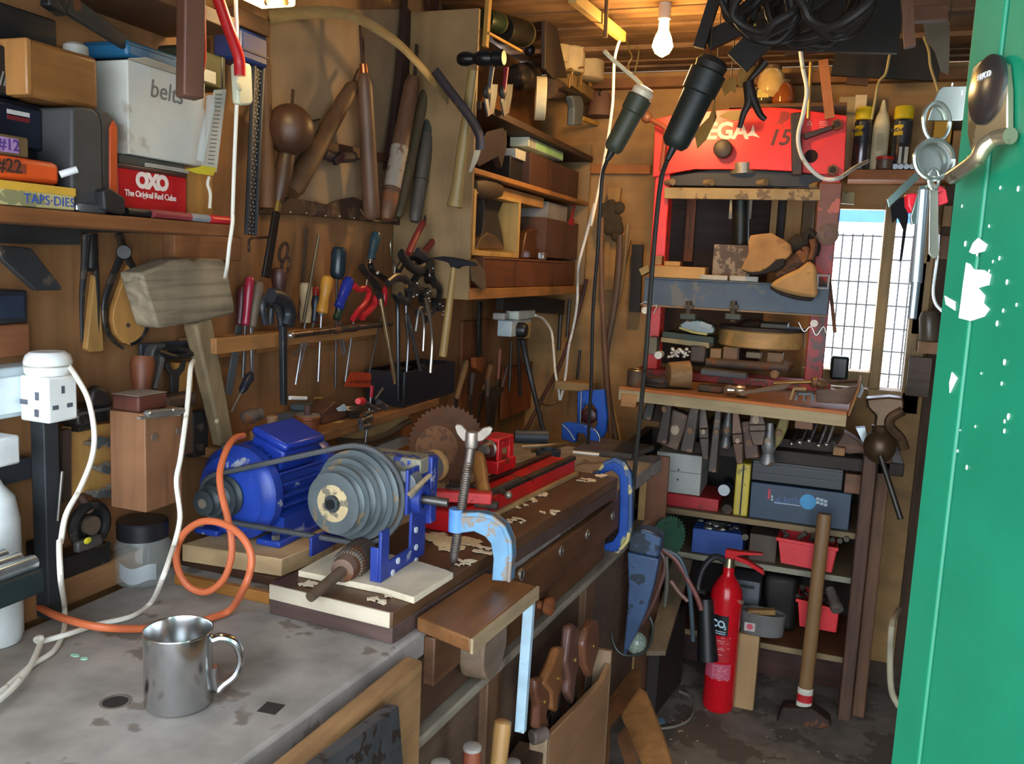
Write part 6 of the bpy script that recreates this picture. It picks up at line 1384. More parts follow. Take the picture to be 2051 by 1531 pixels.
# ------------------------------------------------------------------ hydraulic press at the back
def PY_(k, pts, y): return [Y(k, u, v, y) for u, v in pts]
PR_ = paint('#d8251d', .35, 0, '#8a2a1e', .2, 14, .2)
PRD = paint('#a8261f', .45, 0, '#5d352b', .4, 16, .3)
py = 3.2
TZ = 1.106
t = T('hydraulic_press', 'red hydraulic shop press lettered MEGA standing under the bulb', 'press', Y(9, 950, 1250, py))
hd7 = [(440, 795), (560, 765), (900, 730), (1200, 715), (1340, 722), (1720, 772), (1700, 1172), (1500, 1160), (1340, 1142), (1100, 1130), (700, 1130), (500, 1165), (425, 1182)]
HDP = M().poly(PY_(7, hd7, py), (0, .012, 0)).build('head_plate', PR_, t, .002)
M().poly(PY_(7, hd7, py+.1), (0, .012, 0)).build('head_plate', PR_, t, .002)
xl = Y(9, 460, 300, py).x; xr = Y(9, 1600, 100, py).x
z_h = Y(7, 470, 1180, py).z
M().bx(xl-.027, xl+.027, py+.013, py+.095, TZ+.03, z_h+.1).build('column', PR_, t, .003)
M().bx(xr-.03, xr+.03, py+.013, py+.095, TZ+.03, z_h+.1).build('column', PRD, t, .003)
zs = Y(7, 1620, 1220, py).z
M().bx(xr-.037, xr+.037, py-.012, py+.0125, Y(9, 1600, 330, py).z, zs).build('sleeve', paint('#6d4136', .5, 0, '#a8584a', .35, 12), t, .004)
# lettering and marks
LW = paint('#e6d3c4', .5)
p = Y(7, 862, 878, py); lettering('MEGA', V((p.x, py-.0002, p.z)), .078, DX, DZ, LW, t, bold=.0026, spc=.95)
p = Y(7, 1262, 922, py); lettering('15', V((p.x, py-.0002, p.z)), .074, DX, DZ, paint('#4a1d18', .5), t, bold=.0015, shear=.25)
M().poly(PY_(7, [(1030, 915), (1075, 880), (1095, 830), (1105, 885), (1138, 918), (1090, 905)], py-.001), (0, .0009, 0)).build('star_mark', LW, t)
M().poly(PY_(7, [(1470, 800), (1490, 835), (1450, 835)], py-.001), (0, .0009, 0)).build('warning_triangle', paint('#d99a90', .5), t)
M().poly(PY_(7, [(1470, 812), (1481, 831), (1459, 831)], py-.0016), (0, .0005, 0)).build('triangle_centre', PR_, t)
m = M()
for v in (810, 822, 834, 850): m.bar(Y(7, 1535, v, py-.0005), Y(7, 1590, v+3, py-.0005), .0022, .001, DY)
m.build('small_print', paint('#d99a90', .5), t)
# gauge, collar, ram
p = Y(7, 898, 1000, py); M().lathe(p, p+V((0, -.04, 0)), [(0, .02), (.3, .032), (.9, .032), (1, .026)], 28).build('release_knob', paint('#3d332c', .5, .3), t, .002)
a, b = Y(7, 1030, 1095, py+.05), Y(7, 1030, 1165, py+.05)
M().cyl(a, b, .056, n=32).build('collar', steel('#b9b2a2', .25), t)
M().cyl(b, Y(7, 1062, 1245, py+.05), .022, n=24).build('ram', steel('#7d7d7a', .25), t)
M().cyl(Y(9, 1010, 60, py+.06), Y(9, 1010, 365, py+.06), .03, n=24).build('ram_rod', paint('#1f2422', .4, .4), t)
M().poly(PY_(7, [(505, 1175), (800, 1132), (1100, 1132), (1350, 1145), (1560, 1170), (1545, 1250), (1000, 1246), (505, 1240)], py+.02), (0, .03, 0)).build('yoke_shade', paint('#141213', .5), t, .003)  # black yoke, the shade beneath the head put into its colour
for u, v in ((568, 1220), (828, 1222), (1185, 1222), (1540, 1240)):
    p = Y(7, u, v, py+.02); M().cyl(p+V((-.028, -.0, 0)), p+V((.0, -.03, 0)), .012, n=14).build('pin', rusty('#8a7a5f', .3), t)
M().poly(PY_(7, [(500, 1250), (1545, 1262), (1545, 1338), (500, 1325)], py-.014), (0, .012, 0)).build('cross_channel', paint('#8d7a55', .6, .1, '#5d4d38', .35), t, .002)
M().poly(PY_(8, [(375, 1268), (605, 1280), (600, 1362), (375, 1345)], py+.1), (0, .03, 0)).build('channel_end', paint('#8d7a55', .6, .1, '#5d4d38', .35), t, .002)
# lever socket, rods and bolts on the right of the head
M().bar(Y(7, 1378, 755, py-.02), Y(7, 1388, 1170, py-.02), .034, .03, DY).build('lever_socket', paint('#33190f', .5, 0, '#1c1513', .5), t, .003)
M().bar(Y(7, 1430, 915, py-.012), Y(7, 1640, 845, py-.012), .02, .02, DY, .014).build('lever_link', paint('#2b1512', .5), t, .002)
for u, v in ((1652, 836), (1625, 1138)):
    p = Y(7, u, v, py); M().cyl(p, p+V((0, -.022, 0)), .019, n=6).build('bolt_head', rusty('#7d5b45', .4), t); M().cyl(p+V((0, -.022, 0)), p+V((0, -.024, 0)), .011, n=16).build('bolt_socket', paint('#1d1512', .7), t)
p = Y(7, 1480, 1042, py); M().cyl(p+V((0, -.0008, 0)), p+V((0, .002, 0)), .022, n=24).build('hole', paint('#200d0b', .9), t)
p = Y(9, 1590, 300, py); M().ring(p+V((0, -.02, 0)), p+V((0, -.0125, 0)), .036, .011, 28).build('washer', rusty('#6d5a52', .3), t)
# pump lever with ball at left
M().tube(PY_(7, [(388, 785), (450, 820), (505, 855), (508, 900), (480, 1140)], py-.05), .0085).build('pump_lever', paint('#7a3a2a', .5), t)
p = Y(7, 386, 784, py-.05); M().sph(p, .02, n=18, m=12).build('lever_ball', paint('#6d4634', .5), t)
# table beam
BB = paint('#3d4a57', .5, .1, '#5a5650', .3, 10)
pts = PY_(9, [(368, 598), (1600, 690), (1600, 832), (368, 772)], 3.12)
zt_ = (pts[0].z+pts[1].z)/2+.01; zb_ = (pts[2].z+pts[3].z)/2+.0
M().bx(pts[0].x, pts[1].x, 3.125, 3.135, zb_, zt_).build('table_beam', BB, t, .001)
M().bx(pts[0].x, pts[1].x, 3.12, 3.175, zb_-.006, zb_).build('beam_flange', paint('#8a6d4d', .6, .1), t, .001)
M().bx(pts[0].x, pts[1].x, 3.12, 3.36, zt_, zt_+.006).build('beam_top', BB, t, .001)
M().bx(pts[0].x, pts[1].x, 3.345, 3.355, zb_, zt_).build('table_beam', BB, t, .001)
M().bx(xl-.05, xr+.06, py+.005, py+.1, TZ, TZ+.03).build('base_bar', PRD, t, .002)
TB = zt_+.0072
def onb(k, u, v, y): p = Y(k, u, v, y); p.z = TB; return p
# items lying on the press table
def pbox(name, lab, cat, k, u0, v0, u1, v1, y, dep, mat, floor=None, bev=.002, grp=None):
    m = fy(k, u0, v0, u1, v1, y, dep)
    if floor is not None:
        zs = min(p.z for p in m.v); 
        for p in m.v:
            if abs(p.z-zs) < 1e-6: p.z = floor
    return tag(m.build(name, mat, bev=bev), lab, cat, grp)
TIM = wood('#b58a4c', 'x', .18)
pbox('timber_block', 'rectangular pale timber block on the left of the press table', 'block', 9, 425, 512, 772, 602, 3.13, .1, TIM, TB)
tb_top = Y(9, 600, 512, 3.13).z
pbox('wood_offcut', 'small cube of wood standing on the timber block by the red column', 'offcut', 9, 430, 440, 485, 502, 3.14, .04, wood('#8f683a', 'x', .2), None)
pbox('wood_offcut', 'thin slip of wood lying on the timber block', 'offcut', 9, 500, 478, 606, 510, 3.15, .05, wood('#a87f45', 'x', .2), None)
tag(M().poly(PY_(9, [(330, 530), (395, 500), (402, 545), (350, 575)], 3.13), (0, .05, 0)).build('wood_offcut', wood('#8a7446', 'x', .2), bev=.001), 'tilted wood offcut at the left end of the press beam', 'offcut')
pbox('steel_block', 'rough mottled steel block standing on the press table', 'block', 9, 825, 368, 1060, 578, 3.2, .1, paint('#5d5048', .7, .3, '#8a7a68', .45, 30), TB)
for i, (u0, v0, u1, v1) in enumerate(((735, 570, 922, 622), (935, 577, 1122, 632))):
    pbox('white_strip', ['left of two white bars on the press table edge', 'right of two white bars on the press table edge'][i], 'bar', 9, u0, v0, u1, v1, 3.125, .04, paint('#a9a395', .6), TB)
# gloves
LEA = paint('#a87c4a', .8, 0, '#8a6238', .4, 10, .3)
LEAD_ = paint('#6d4426', .8, 0, '#4a2f1c', .4, 10, .3)
def blob(path, radii, n=16, fl=.62): 
    m = M(); q = []
    vs = []; fs = []
    for i, (p, r) in enumerate(zip(path, radii)):
        ax = (path[min(i+1, len(path)-1)]-path[max(i-1, 0)]).normalized(); s_ = ax.cross(DY).normalized()
        for k in range(n):
            w = 2*PI*k/n; rr = r*(1+.07*math.sin(3*w+i*1.7)+.04*math.sin(7*w+i)); vs.append(p+s_*(rr*math.cos(w))+DY*(rr*fl*math.sin(w)))
    for j in range(len(path)-1):
        for k in range(n): fs.append((j*n+k, j*n+(k+1) % n, (j+1)*n+(k+1) % n, (j+1)*n+k))
    fs.append(tuple(range(n))); fs.append(tuple(range((len(path)-1)*n, len(path)*n)))
    return m.add(vs, fs)
gy = 3.1
t = T('work_glove', 'tan leather gauntlet glove slumped on the middle of the press table', 'glove', Y(9, 1150, 560, gy))
M().poly(PY_(9, [(1010, 532), (1030, 490), (1065, 420), (1060, 350), (1075, 305), (1150, 295), (1215, 290), (1265, 318), (1300, 335), (1345, 370), (1352, 420), (1330, 450), (1300, 470), (1290, 460), (1240, 480), (1180, 530), (1120, 555), (1060, 550)], gy-.02), (0, .09, 0)).build('cuff', LEA, t, .018)
M().poly(PY_(9, [(1010, 535), (1070, 552), (1150, 545), (1210, 505), (1250, 465), (1300, 460), (1308, 500), (1270, 530), (1180, 560), (1090, 575)], gy-.024), (0, .05, 0)).build('dark_lining', paint('#141110', .8), t, .008)
blob([Y(9, u, v, gy+.03) for u, v in ((1300, 560), (1350, 510), (1400, 470), (1440, 430))], [.024, .03, .03, .024]).build('hand', LEAD_, t, .0)
for pts, r in (([(1430, 490), (1450, 430), (1440, 380)], .012), ([(1320, 560), (1280, 555), (1250, 575)], .014), ([(1480, 470), (1500, 400), (1490, 330)], .012)):
    M().tube([Y(9, u, v, gy+.02) for u, v in pts], r, 10).build('finger', LEAD_, t)
t = T('work_glove', 'second tan glove with wide open cuff hanging over the front of the press beam', 'glove', Y(9, 1370, 720, gy-.04))
M().poly(PY_(9, [(1200, 638), (1240, 605), (1300, 570), (1390, 530), (1455, 482), (1480, 478), (1520, 525), (1525, 715), (1500, 722), (1420, 715), (1330, 695), (1250, 670)], gy-.03), (0, .05, 0)).build('cuff', paint('#b98d56', .8, 0, '#96703f', .35, 8, .25), t, .014)
M().poly(PY_(9, [(1200, 645), (1260, 672), (1340, 698), (1420, 718), (1500, 726), (1480, 745), (1380, 735), (1280, 705), (1215, 668)], gy-.026), (0, .04, 0)).build('dark_lining', paint('#1a1613', .8), t, .004)
t = T('black_glove', 'black and tan glove lying crumpled behind the leather gauntlets', 'glove', Y(9, 1430, 480, gy+.1))
blob([Y(9, u, v, gy+.09) for u, v in ((1340, 400), (1400, 370), (1450, 360), (1500, 330))], [.03, .036, .03, .022]).build('hand', paint('#191614', .8), t)
for pts in ([(1450, 370), (1450, 310), (1475, 285), (1500, 310)], [(1490, 340), (1515, 380), (1500, 440)]): M().tube([Y(9, u, v, gy+.08) for u, v in pts], .014, 10).build('finger', paint('#191614', .8), t)
p = Y(9, 1560, 615, 3.11)
t = T('square_tube', 'short grey square steel tube end at the right of the press table', 'tube', p)
for a, b in (((-.02, -.024), (-.014, .024)), ((.014, -.024), (.02, .024)), ((-.0139, .018), (.0139, .024)), ((-.0139, -.024), (.0139, -.018))): M().bx(p.x+a[0], p.x+b[0], 3.08, 3.118, p.z+a[1], p.z+b[1]).build('tube_wall', paint('#6d6a66', .5, .4), t)
tag(M().bar(Y(10, 430, 500, 3.15), Y(10, 470, 885, 3.08), .012, .01, DY).build('rust_rod', rusty('#5d4030')), 'rusty rod leaning on the right side of the press by the window', 'rod')
# below the table beam
GZ = TZ+.031
for u, lab in ((665, 'left screw clamp under the press beam'), (965, 'right screw clamp under the press beam')):
    t = T('screw_clamp', lab, 'clamp', Y(9, u, 880, 3.11))
    M().cyl(Y(9, u, 745, 3.108), Y(9, u-8, 880, 3.108), .011).build('screw', rusty('#4d463c', .3), t)
    M().bar(Y(9, u-28, 780, 3.105), Y(9, u+28, 785, 3.105), .014, .014, DY).build('tee_bar', rusty('#57503f', .3), t)
    M().bar(Y(9, u-60, 845, 3.105), Y(9, u+48, 850, 3.105), .022, .02, DY).build('nut_plate', paint('#35382f', .5, .4), t, .003)
for u, v, lab in ((372, 805, 'left'), (1500, 892, 'right')):
    p = Y(9, u, v, 3.1)
    t = T('spring_pin', 'white headed locating pin with wire spring at the %s of the press beam' % lab, 'pin', p)
    M().cyl(p, p+V((0, .04, 0)), .0125).build('pin', paint('#cfc9bc', .4), t)
    M().tube([p+V((dx, .01, dz)) for dx, dz in (((-.05, .0), (-.03, -.03), (-.01, -.012), (.01, -.04), (.03, -.01), (.04, -.03)) if u > 1000 else ((-.02, .02), (0, .03), (.02, .015), (.04, .02), (.03, -.01)))], .0016, 6).build('wire', steel('#a8a296', .3), t)
GRN = paint('#26352c', .5)
for i, (pts, c, lab) in enumerate((([(490, 945), (830, 985), (830, 1030), (485, 985)], '#26352c', 'dark green board at the top of the stack left of the wooden disc'), ([(480, 985), (800, 1020), (800, 1060), (475, 1015)], '#8d7d57', 'dusty tan board under the dark green one'))):
    tag(M().poly(PY_(9, pts, 3.16), (0, .12, 0)).build('stacked_board', paint(c, .6), bev=.002), lab, 'board')
t = T('plastic_bag', 'crumpled clear bag with white label and yellow edge on the green board', 'bag', Y(9, 720, 960, 3.17))
M().poly(PY_(9, [(595, 900), (640, 870), (730, 865), (840, 915), (835, 960), (770, 970), (610, 930)], 3.17), (0, .08, 0)).build('bag', paint('#4d5a50', .2, 0, '#7d8a7d', .4, 16), t, .006)
M().poly(PY_(9, [(600, 915), (700, 945), (790, 960), (785, 972), (690, 958), (600, 928)], 3.166), (0, .003, 0)).build('yellow_edge', paint('#b9a94a', .5), t)
M().poly(PY_(9, [(745, 878), (822, 905), (805, 935), (730, 905)], 3.166), (0, .003, 0)).build('label', paint('#b5b8b2', .6), t)
p = Y(9, 1125, 1010, 3.24); r_ = .15
a = Y(9, 1125, 1085, 3.16); b = Y(9, 1125, 945, 3.16)
t = T('wooden_disc', 'thick pale round wooden turning blank lying under the press beam', 'disc', V((a.x, 3.26, a.z+.01)))
M().lathe(V((a.x, 3.27, a.z+.012)), V((a.x, 3.27, b.z)), [(0, .142), (.08, .15), (.92, .15), (1, .145)], 48).build('blank', wood('#b98f55', 'x', .22, .6), t)
M().cyl(V((a.x, 3.27, b.z+.0005)), V((a.x, 3.27, b.z+.012)), .152, n=40).build('dark_plate', rusty('#3d332c'), t)
M().bx(a.x+.0, a.x+.09, 3.16, 3.3, b.z+.0125, b.z+.03).build('iron_bar', paint('#4a4438', .6, .3), t, .003)
M().lathe(V((a.x-.03, 3.24, b.z+.0125)), V((a.x-.03, 3.24, b.z+.035)), [(0, .06), (.5, .05), (1, .03)], 24).build('hub', rusty('#4a3b30'), t)
for i, (u0, v0, u1, v1, c, lab) in enumerate(((805, 1062, 880, 1140, '#8a6a42', 'small wooden cube under the left of the wooden disc'), (892, 1052, 990, 1145, '#7a5a3a', 'wooden block supporting the disc, second from the left'), (1045, 1085, 1145, 1125, '#7d6a50', 'thin wooden slip below the middle of the disc'), (1185, 1088, 1290, 1175, '#8a6844', 'wooden block under the right of the disc'), (672, 1042, 775, 1152, '#54443a', 'dark rounded block beside the white bolts'), (390, 985, 450, 1100, '#6d6658', 'grey block at the left foot of the press'))):
    pbox('support_block', lab, 'block', 9, u0, v0, u1, v1, 3.15, .06, wood(c, 'x', .2), None, .006 if i == 4 else .002, 'blocks under the wooden disc' if i < 4 else None)
m = M()
for i in range(34): p = Y(9, random.uniform(530, 670), random.uniform(1062, 1118), 3.14); m.sph(p, random.uniform(.005, .009), (1, 1, .8), 7, 5)
tag(m.build('white_bolts', paint('#b5b5ae', .4, .3, '#5a5a55', .4)), 'heap of whitish bolts beside the dark rounded block', 'bolts', None, 'stuff')
p = Y(9, 460, 1105, 3.13); tag(M().cyl(p, p+V((0, .05, 0)), .014).build('white_bung', paint('#c9c8c0', .4)), 'round white cap at the left of the heap of bolts', 'cap')
t = T('steel_shaft', 'dull steel shaft lying level beneath the wooden disc', 'shaft', Y(9, 1050, 1190, 3.12)); M().cyl(Y(9, 780, 1152, 3.12), Y(9, 1330, 1190, 3.12), .016).build('shaft', rusty('#57493f', .3), t); M().cyl(Y(9, 1330, 1150, 3.125), Y(9, 1300, 1205, 3.125), .02).build('end_lug', rusty('#57493f', .3), t)
p = Y(9, 1235, 1232, 3.1); tag(M().cyl(p, p+V((.0, .06, 0)), .014).build('wooden_peg', wood('#9a7042', 'y')), 'round wooden peg end poking out by the red base', 'peg')

# ------------------------------------------------------------------ upper plank shelf the press stands on
fl_, fr2 = Y(11, 205, 175, 2.82), Y(11, 1712, 335, 2.72)
SHP = wood('#b5863f', 'x', .2, .55)
t = T('plank_shelf', 'thick plank shelf with pale sawn front edge carrying the press and tools', 'shelf', V(((fl_.x+fr2.x)/2, 3.1, TZ-.036)))
M().poly([V((fl_.x, 2.82, TZ-.0006)), V((fr2.x, 2.72, TZ-.0006)), V((fr2.x+.03, 3.1, TZ-.0006)), V((fr2.x-.1, 3.6, TZ-.0006)), V((fl_.x-.02, 3.6, TZ-.0006))], (0, 0, -.035)).build('plank', wood('#8a5f33', 'x', .3), t, .002)
dx_ = (fr2-fl_); dx_.z = 0; dn = V((dx_.y, -dx_.x, 0)).normalized()
a0 = V((fl_.x, 2.82, TZ-.0185)); b0 = V((fr2.x, 2.72, TZ-.0185))
M().bar(a0+dn*.004, b0+dn*.004, .008, .034, DZ).build('pale_edge', wood('#a59069', 'x', .18), t)
M().bar(a0+dn*.003+V((0, 0, .022)), b0+dn*.003+V((0, 0, .022)), .012, .009, DZ).build('top_lip', wood('#b8682c', 'x', .2), t)
for u0, v0, u1, v1, n, c in ((210, 232, 312, 316, 'left_block', '#a8743c'), (1365, 352, 1485, 465, 'right_block', '#7a5236')):
    fy(11, u0, v0, u1, v1, 2.80, .06).build(n, wood(c, 'x', .3), t, .002)
for x_ in (fl_.x+.04, fr2.x-.12): M().bx(x_-.03, x_+.03, 3.3, 3.36, .925, TZ-.037).build('shelf_leg', wood('#4a3426', 'z'), t)
SZ2 = TZ+.0
def sit(m, z=SZ2):
    zs = min(p.z for p in m.v)
    for p in m.v: p.z += z-zs
    return m
t = T('half_round', 'half round wooden block lying on the plank shelf', 'block', Y(9, 600, 1300, 2.95))
m = M().lathe(Y(9, 525, 1255, 2.95), Y(9, 665, 1255, 2.98), [(0, .042), (1, .048)], 24); sit(m).build('block', wood('#8a6a42', 'x', .25), t, .003)
c = Y(9, 465, 1280, 2.96); tag(sit(M().lathe(c, c+V((0, 0, .035)), [(0, .045), (.2, .05), (.4, .045), (.6, .05), (.9, .05), (1, .04)], 28)).build('ribbed_tin', rusty('#3d3430', .3)), 'dark ribbed round tin on the left of the plank shelf', 'tin')
c = Y(9, 318, 1240, 2.92); t = T('brass_rim_can', 'open can with brass rim standing at the left end of the plank shelf', 'can', V((c.x, c.y, SZ2)))
M().ring(V((c.x, c.y, SZ2)), V((c.x, c.y, SZ2+.055)), .032, .029, 26).build('can', rusty('#5d4a3a', .3), t); M().ring(V((c.x, c.y, SZ2+.0551)), V((c.x, c.y, SZ2+.058)), .033, .028, 26).build('rim', paint('#c08a4a', .3, .8), t)
t = T('grey_slab', 'flat grey stone slab lying behind the shelf edge', 'slab', Y(9, 895, 1260, 3.0)); m = M().poly(PY_(9, [(745, 1195), (1045, 1232), (1050, 1270), (740, 1235)], 3.0), (0, .06, 0)); m.build('slab', paint('#4d4d50', .7), t, .004)
t = T('bright_fitting', 'bright chrome fitting lying on the plank shelf', 'fitting', Y(9, 970, 1325, 2.9)); sit(M().lathe(Y(9, 900, 1300, 2.88), Y(9, 1045, 1312, 2.88), [(0, .01), (.2, .018), (.5, .014), (.7, .021), (1, .018)], 18)).build('fitting', steel('#b5a694', .25), t)
tag(sit(M().bar(Y(9, 730, 1290, 2.95), Y(9, 900, 1310, 2.95), .05, .02, DZ)).build('iron_casting', rusty('#4d4238', .3), bev=.004), 'lump of rusty iron left of the chrome fitting', 'iron')
q = PY_(9, [(1072, 1318), (1076, 1270), (1180, 1272), (1184, 1315)], 2.86)
tag(M().tube(q, .0035, 8, 1).build('wire_staple', steel('#8a7d70', .35)), 'bent steel staple standing on the plank shelf', 'staple')
t = T('brass_probe', 'long brass rod tool with collar lying along the right of the plank shelf', 'tool', Y(9, 1400, 1290, 2.84))
M().cyl(Y(9, 1228, 1292, 2.84), Y(9, 1480, 1282, 2.86), .0065).build('rod', paint('#a8824a', .35, .7), t); M().lathe(Y(9, 1480, 1280, 2.86), Y(11, 1580, 170, 2.88), [(0, .012), (.2, .02), (.3, .013), (.5, .016), (1, .008)], 16).build('collar', paint('#7d5a3c', .5, .4), t)
M().cyl(Y(11, 1500, 155, 2.88), Y(11, 1770, 145, 2.95), .006).build('rod', rusty('#5d4634'), t)
t = T('wooden_tool', 'flat old wooden handled tool lying across the shelf lip', 'tool', Y(11, 1150, 220, 2.78))
M().poly(PY_(11, [(975, 218), (1060, 205), (1120, 195), (1300, 160), (1345, 170), (1290, 205), (1120, 225), (1060, 232), (1010, 248)], 2.775), (0, .02, 0)).build('body', wood('#6d523a', 'x', .3), t, .004)
t = T('steel_channel', 'dark square steel channel piece at the right of the plank shelf', 'channel', Y(11, 1425, 270, 2.76))
for pts in ([(1360, 270), (1375, 225), (1385, 225), (1378, 272)], [(1375, 222), (1480, 225), (1480, 240), (1375, 236)], [(1470, 235), (1492, 235), (1490, 285), (1472, 283)], [(1420, 238), (1432, 238), (1430, 280), (1418, 278)]): M().poly(PY_(11, pts, 2.76), (0, .07, 0)).build('side', paint('#4a4d50', .5, .3), t)
tag(M().poly(PY_(11, [(1325, 268), (1350, 190), (1440, 190), (1438, 208), (1362, 205), (1342, 268)], 2.755), (0, .03, 0)).build('pale_bracket', wood('#a8824c', 'x'), bev=.001), 'pale angled bracket leaning over the dark steel channel', 'bracket')
t = T('tray_end', 'shallow wooden tray with dark edge at the right end of the plank shelf', 'tray', Y(11, 1650, 250, 2.85))
M().poly(PY_(11, [(1500, 200), (1640, 205), (1790, 172), (1720, 300), (1505, 285)], 2.85), (0, .02, 0)).build('tray', wood('#6d5440', 'x', .3), t, .002)
M().poly(PY_(11, [(1712, 372), (1790, 172), (1800, 180), (1725, 378)], 2.735), (.01, .3, 0)).build('end_piece', wood('#94652f', 'x', .25), t, .001)
pb_ = Y(11, 1795, 200, 2.95); tag(M().tube(PY_(11, [(1795, 165), (1808, 200), (1785, 250)], 2.9), .006).build('white_hook', paint('#b9c0c2', .4)), 'whitish hook at the right end of the tray', 'hook')

# ------------------------------------------------------------------ back wall: dark boards, studs, upper shelf with cans
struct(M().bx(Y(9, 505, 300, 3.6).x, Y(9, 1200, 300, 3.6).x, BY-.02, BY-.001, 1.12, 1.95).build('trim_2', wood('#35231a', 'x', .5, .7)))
for i, (u0, u1, c, lab) in enumerate(((1205, 1248, '#b08a50', 'narrow pale lath between the press ram and window'), (1308, 1412, '#b58d52', 'wide pale timber upright left of the window'), (1420, 1492, '#7d6a48', 'greyish timber upright at the left edge of the window'), (1250, 1300, '#2b201a', 'dark upright between the pale timbers'))):
    tag(fy(9, u0, -60, u1, 520, 3.5+.02*i, .02).build('timber_upright', wood(c, 'z', .2)), lab, 'upright')
tag(fy(9, 640, 60, 700, 480, 3.57, .02).build('rough_post', wood('#8a4f2a', 'z', .6)), 'rough orange stained post deep behind the press', 'post')
for i, (u0, u1) in enumerate(((935, 958), (1060, 1082))): tag(fy(9, u0, 60, u1, 195, 3.3, .01).build('white_tag', paint('#a59d88', .6)), ['left pale tag hanging behind the press ram', 'right pale tag hanging behind the press ram'][i], 'tag')
sy = 3.42
a, b = Y(8, 555, 1185, sy), Y(8, 1080, 1160, sy)
US = (Y(8, 700, 1130, sy).z)
tag(M().bx(a.x, .6, sy, BY-.001, US-.035, US).build('back_shelf', wood('#a8632c', 'x', .2), bev=.002), 'orange plank shelf with spray cans on the back wall', 'shelf')
tag(M().bx(WX+.05, Y(7, 420, 1100, BY).x, BY-.03, BY-.001, Y(7, 300, 1160, 3.6).z, Y(7, 300, 1100, 3.6).z).build('wall_rail', wood('#a8682e', 'x', .2)), 'orange rail along the back wall left of the press', 'rail')
struct(M().bx(WX, .86, BY-.05, BY-.001, Y(7, 500, 595, BY).z, Y(7, 500, 530, BY).z).build('trim_3', wood('#8a5a30', 'x', .3)))
def can(lab, u0, u1, vt, vb, y, cap, body, txt):
    a = Y(8, (u0+u1)/2, vb, y); r = (Y(8, u1, vb, y)-Y(8, u0, vb, y)).length/2; a.z = US+.001; h = Y(8, (u0+u1)/2, vt, y).z-a.z
    t = T('spray_can', lab, 'spray can', a, 'spray cans on the back shelf')
    M().lathe(a, a+V((0, 0, h*.8)), [(0, r*.92), (.02, r), (.96, r), (1, r*.85)], 28).build('body', body, t)
    M().lathe(a+V((0, 0, h*.8)), a+V((0, 0, h)), [(0, r*.9), (.1, r*1.02), (.85, r*1.02), (1, r*.9)], 28).build('cap', cap, t)
    M().lathe(a+V((0, 0, h*.42)), a+V((0, 0, h*.76)), [(0, r*1.005), (1, r*1.005)], 28).build('label_band', paint('#3d3f45', .35, .3), t)
    m = M(); q = []
    for i in range(9):
        w = -1.35+.9*i/8; q.append((w, .0))
    def cp(w, z): return a+V((math.sin(w)*r*1.012, -math.cos(w)*r*1.012, z))
    top = [cp(-1.1+1.1*i/8, h*.7) for i in range(9)]; bot = [cp(0-1.1*i/8, h*.54) for i in range(9)]
    m.poly(top+bot, (0, -.0006, 0)); m.build('yellow_patch', paint('#d9b820', .4), t)
    nrm = (cp(-.5, 0)-a).normalized(); xd = DZ.cross(nrm)
    lettering(txt, a+V((0, 0, h*.62))+nrm*r*1.03, r*.6, xd*-1 if xd.x < 0 else xd, DZ, paint('#1f2a4d', .5), t, spc=.85, bold=.0004)
    return t, a, r, h
CANB = steel('#77767a', .25)
can('spray can with yellow cap standing left of the cream bottle', 575, 692, 718, 1118, sy+.05, paint('#dfc41c', .4), CANB, 'WD-40')
t, a, r, h = can('spray can with yellow cap and white price sticker right of the cream bottle', 832, 962, 712, 1110, sy+.05, paint('#dfc41c', .4), CANB, 'WD-40')
M().poly([V((a.x-r*.2, a.y-r*1.03, a.z+h*.1)), V((a.x+r*.75, a.y-r*.8, a.z+h*.1)), V((a.x+r*.75, a.y-r*.8, a.z+h*.36)), V((a.x-r*.2, a.y-r*1.03, a.z+h*.36))], (0, -.001, 0)).build('sticker', paint('#d6cdb8', .6), t)
a = Y(8, 755, 1110, sy+.06); a.z = US+.001; h = Y(8, 755, 670, sy+.06).z-a.z
t = T('cream_bottle', 'cream plastic bottle with nozzle between the two spray cans', 'bottle', a)
M().lathe(a, a+V((0, 0, h*.9)), [(0, .026), (.03, .029), (.7, .029), (.85, .022), (.95, .012), (1, .01)], 24).build('body', paint('#d6c9a0', .5), t); M().cyl(a+V((0, 0, h*.9)), a+V((0, 0, h)), .01, .005).build('nozzle', paint('#d6c9a0', .5), t)
p = a+V((0, -.029, h*.4)); M().bx(a.x-.012, a.x+.012, p.y-.0005, p.y+.001, p.z-.03, p.z+.03).build('scribbled_label', paint('#b8aa84', .7), t)
a = Y(8, 800, 1115, sy+.01); a.z = US+.001; t = T('red_lid_jar', 'squat jar with red lid in front of the second spray can', 'jar', a)
M().lathe(a, a+V((0, 0, .033)), [(0, .026), (.1, .028), (1, .028)], 24).build('jar', paint('#5d4a3d', .4), t); M().lathe(a+V((0, 0, .0335)), a+V((0, 0, .044)), [(0, .03), (.8, .03), (1, .027)], 24).build('lid', paint('#c42a20', .4), t)
for i in range(6):
    a = Y(8, 790+38*i, 1165, sy-.0); a.z = US+.012
    tag(M().cyl(V((a.x, sy+.002, US+.011)), V((a.x+.004, sy+.04, US+.011)), .0095).build('chrome_socket', steel('#9aa0a2', .25)), 'small chrome socket in the row along the front of the back shelf', 'socket', 'chrome sockets on the back shelf')
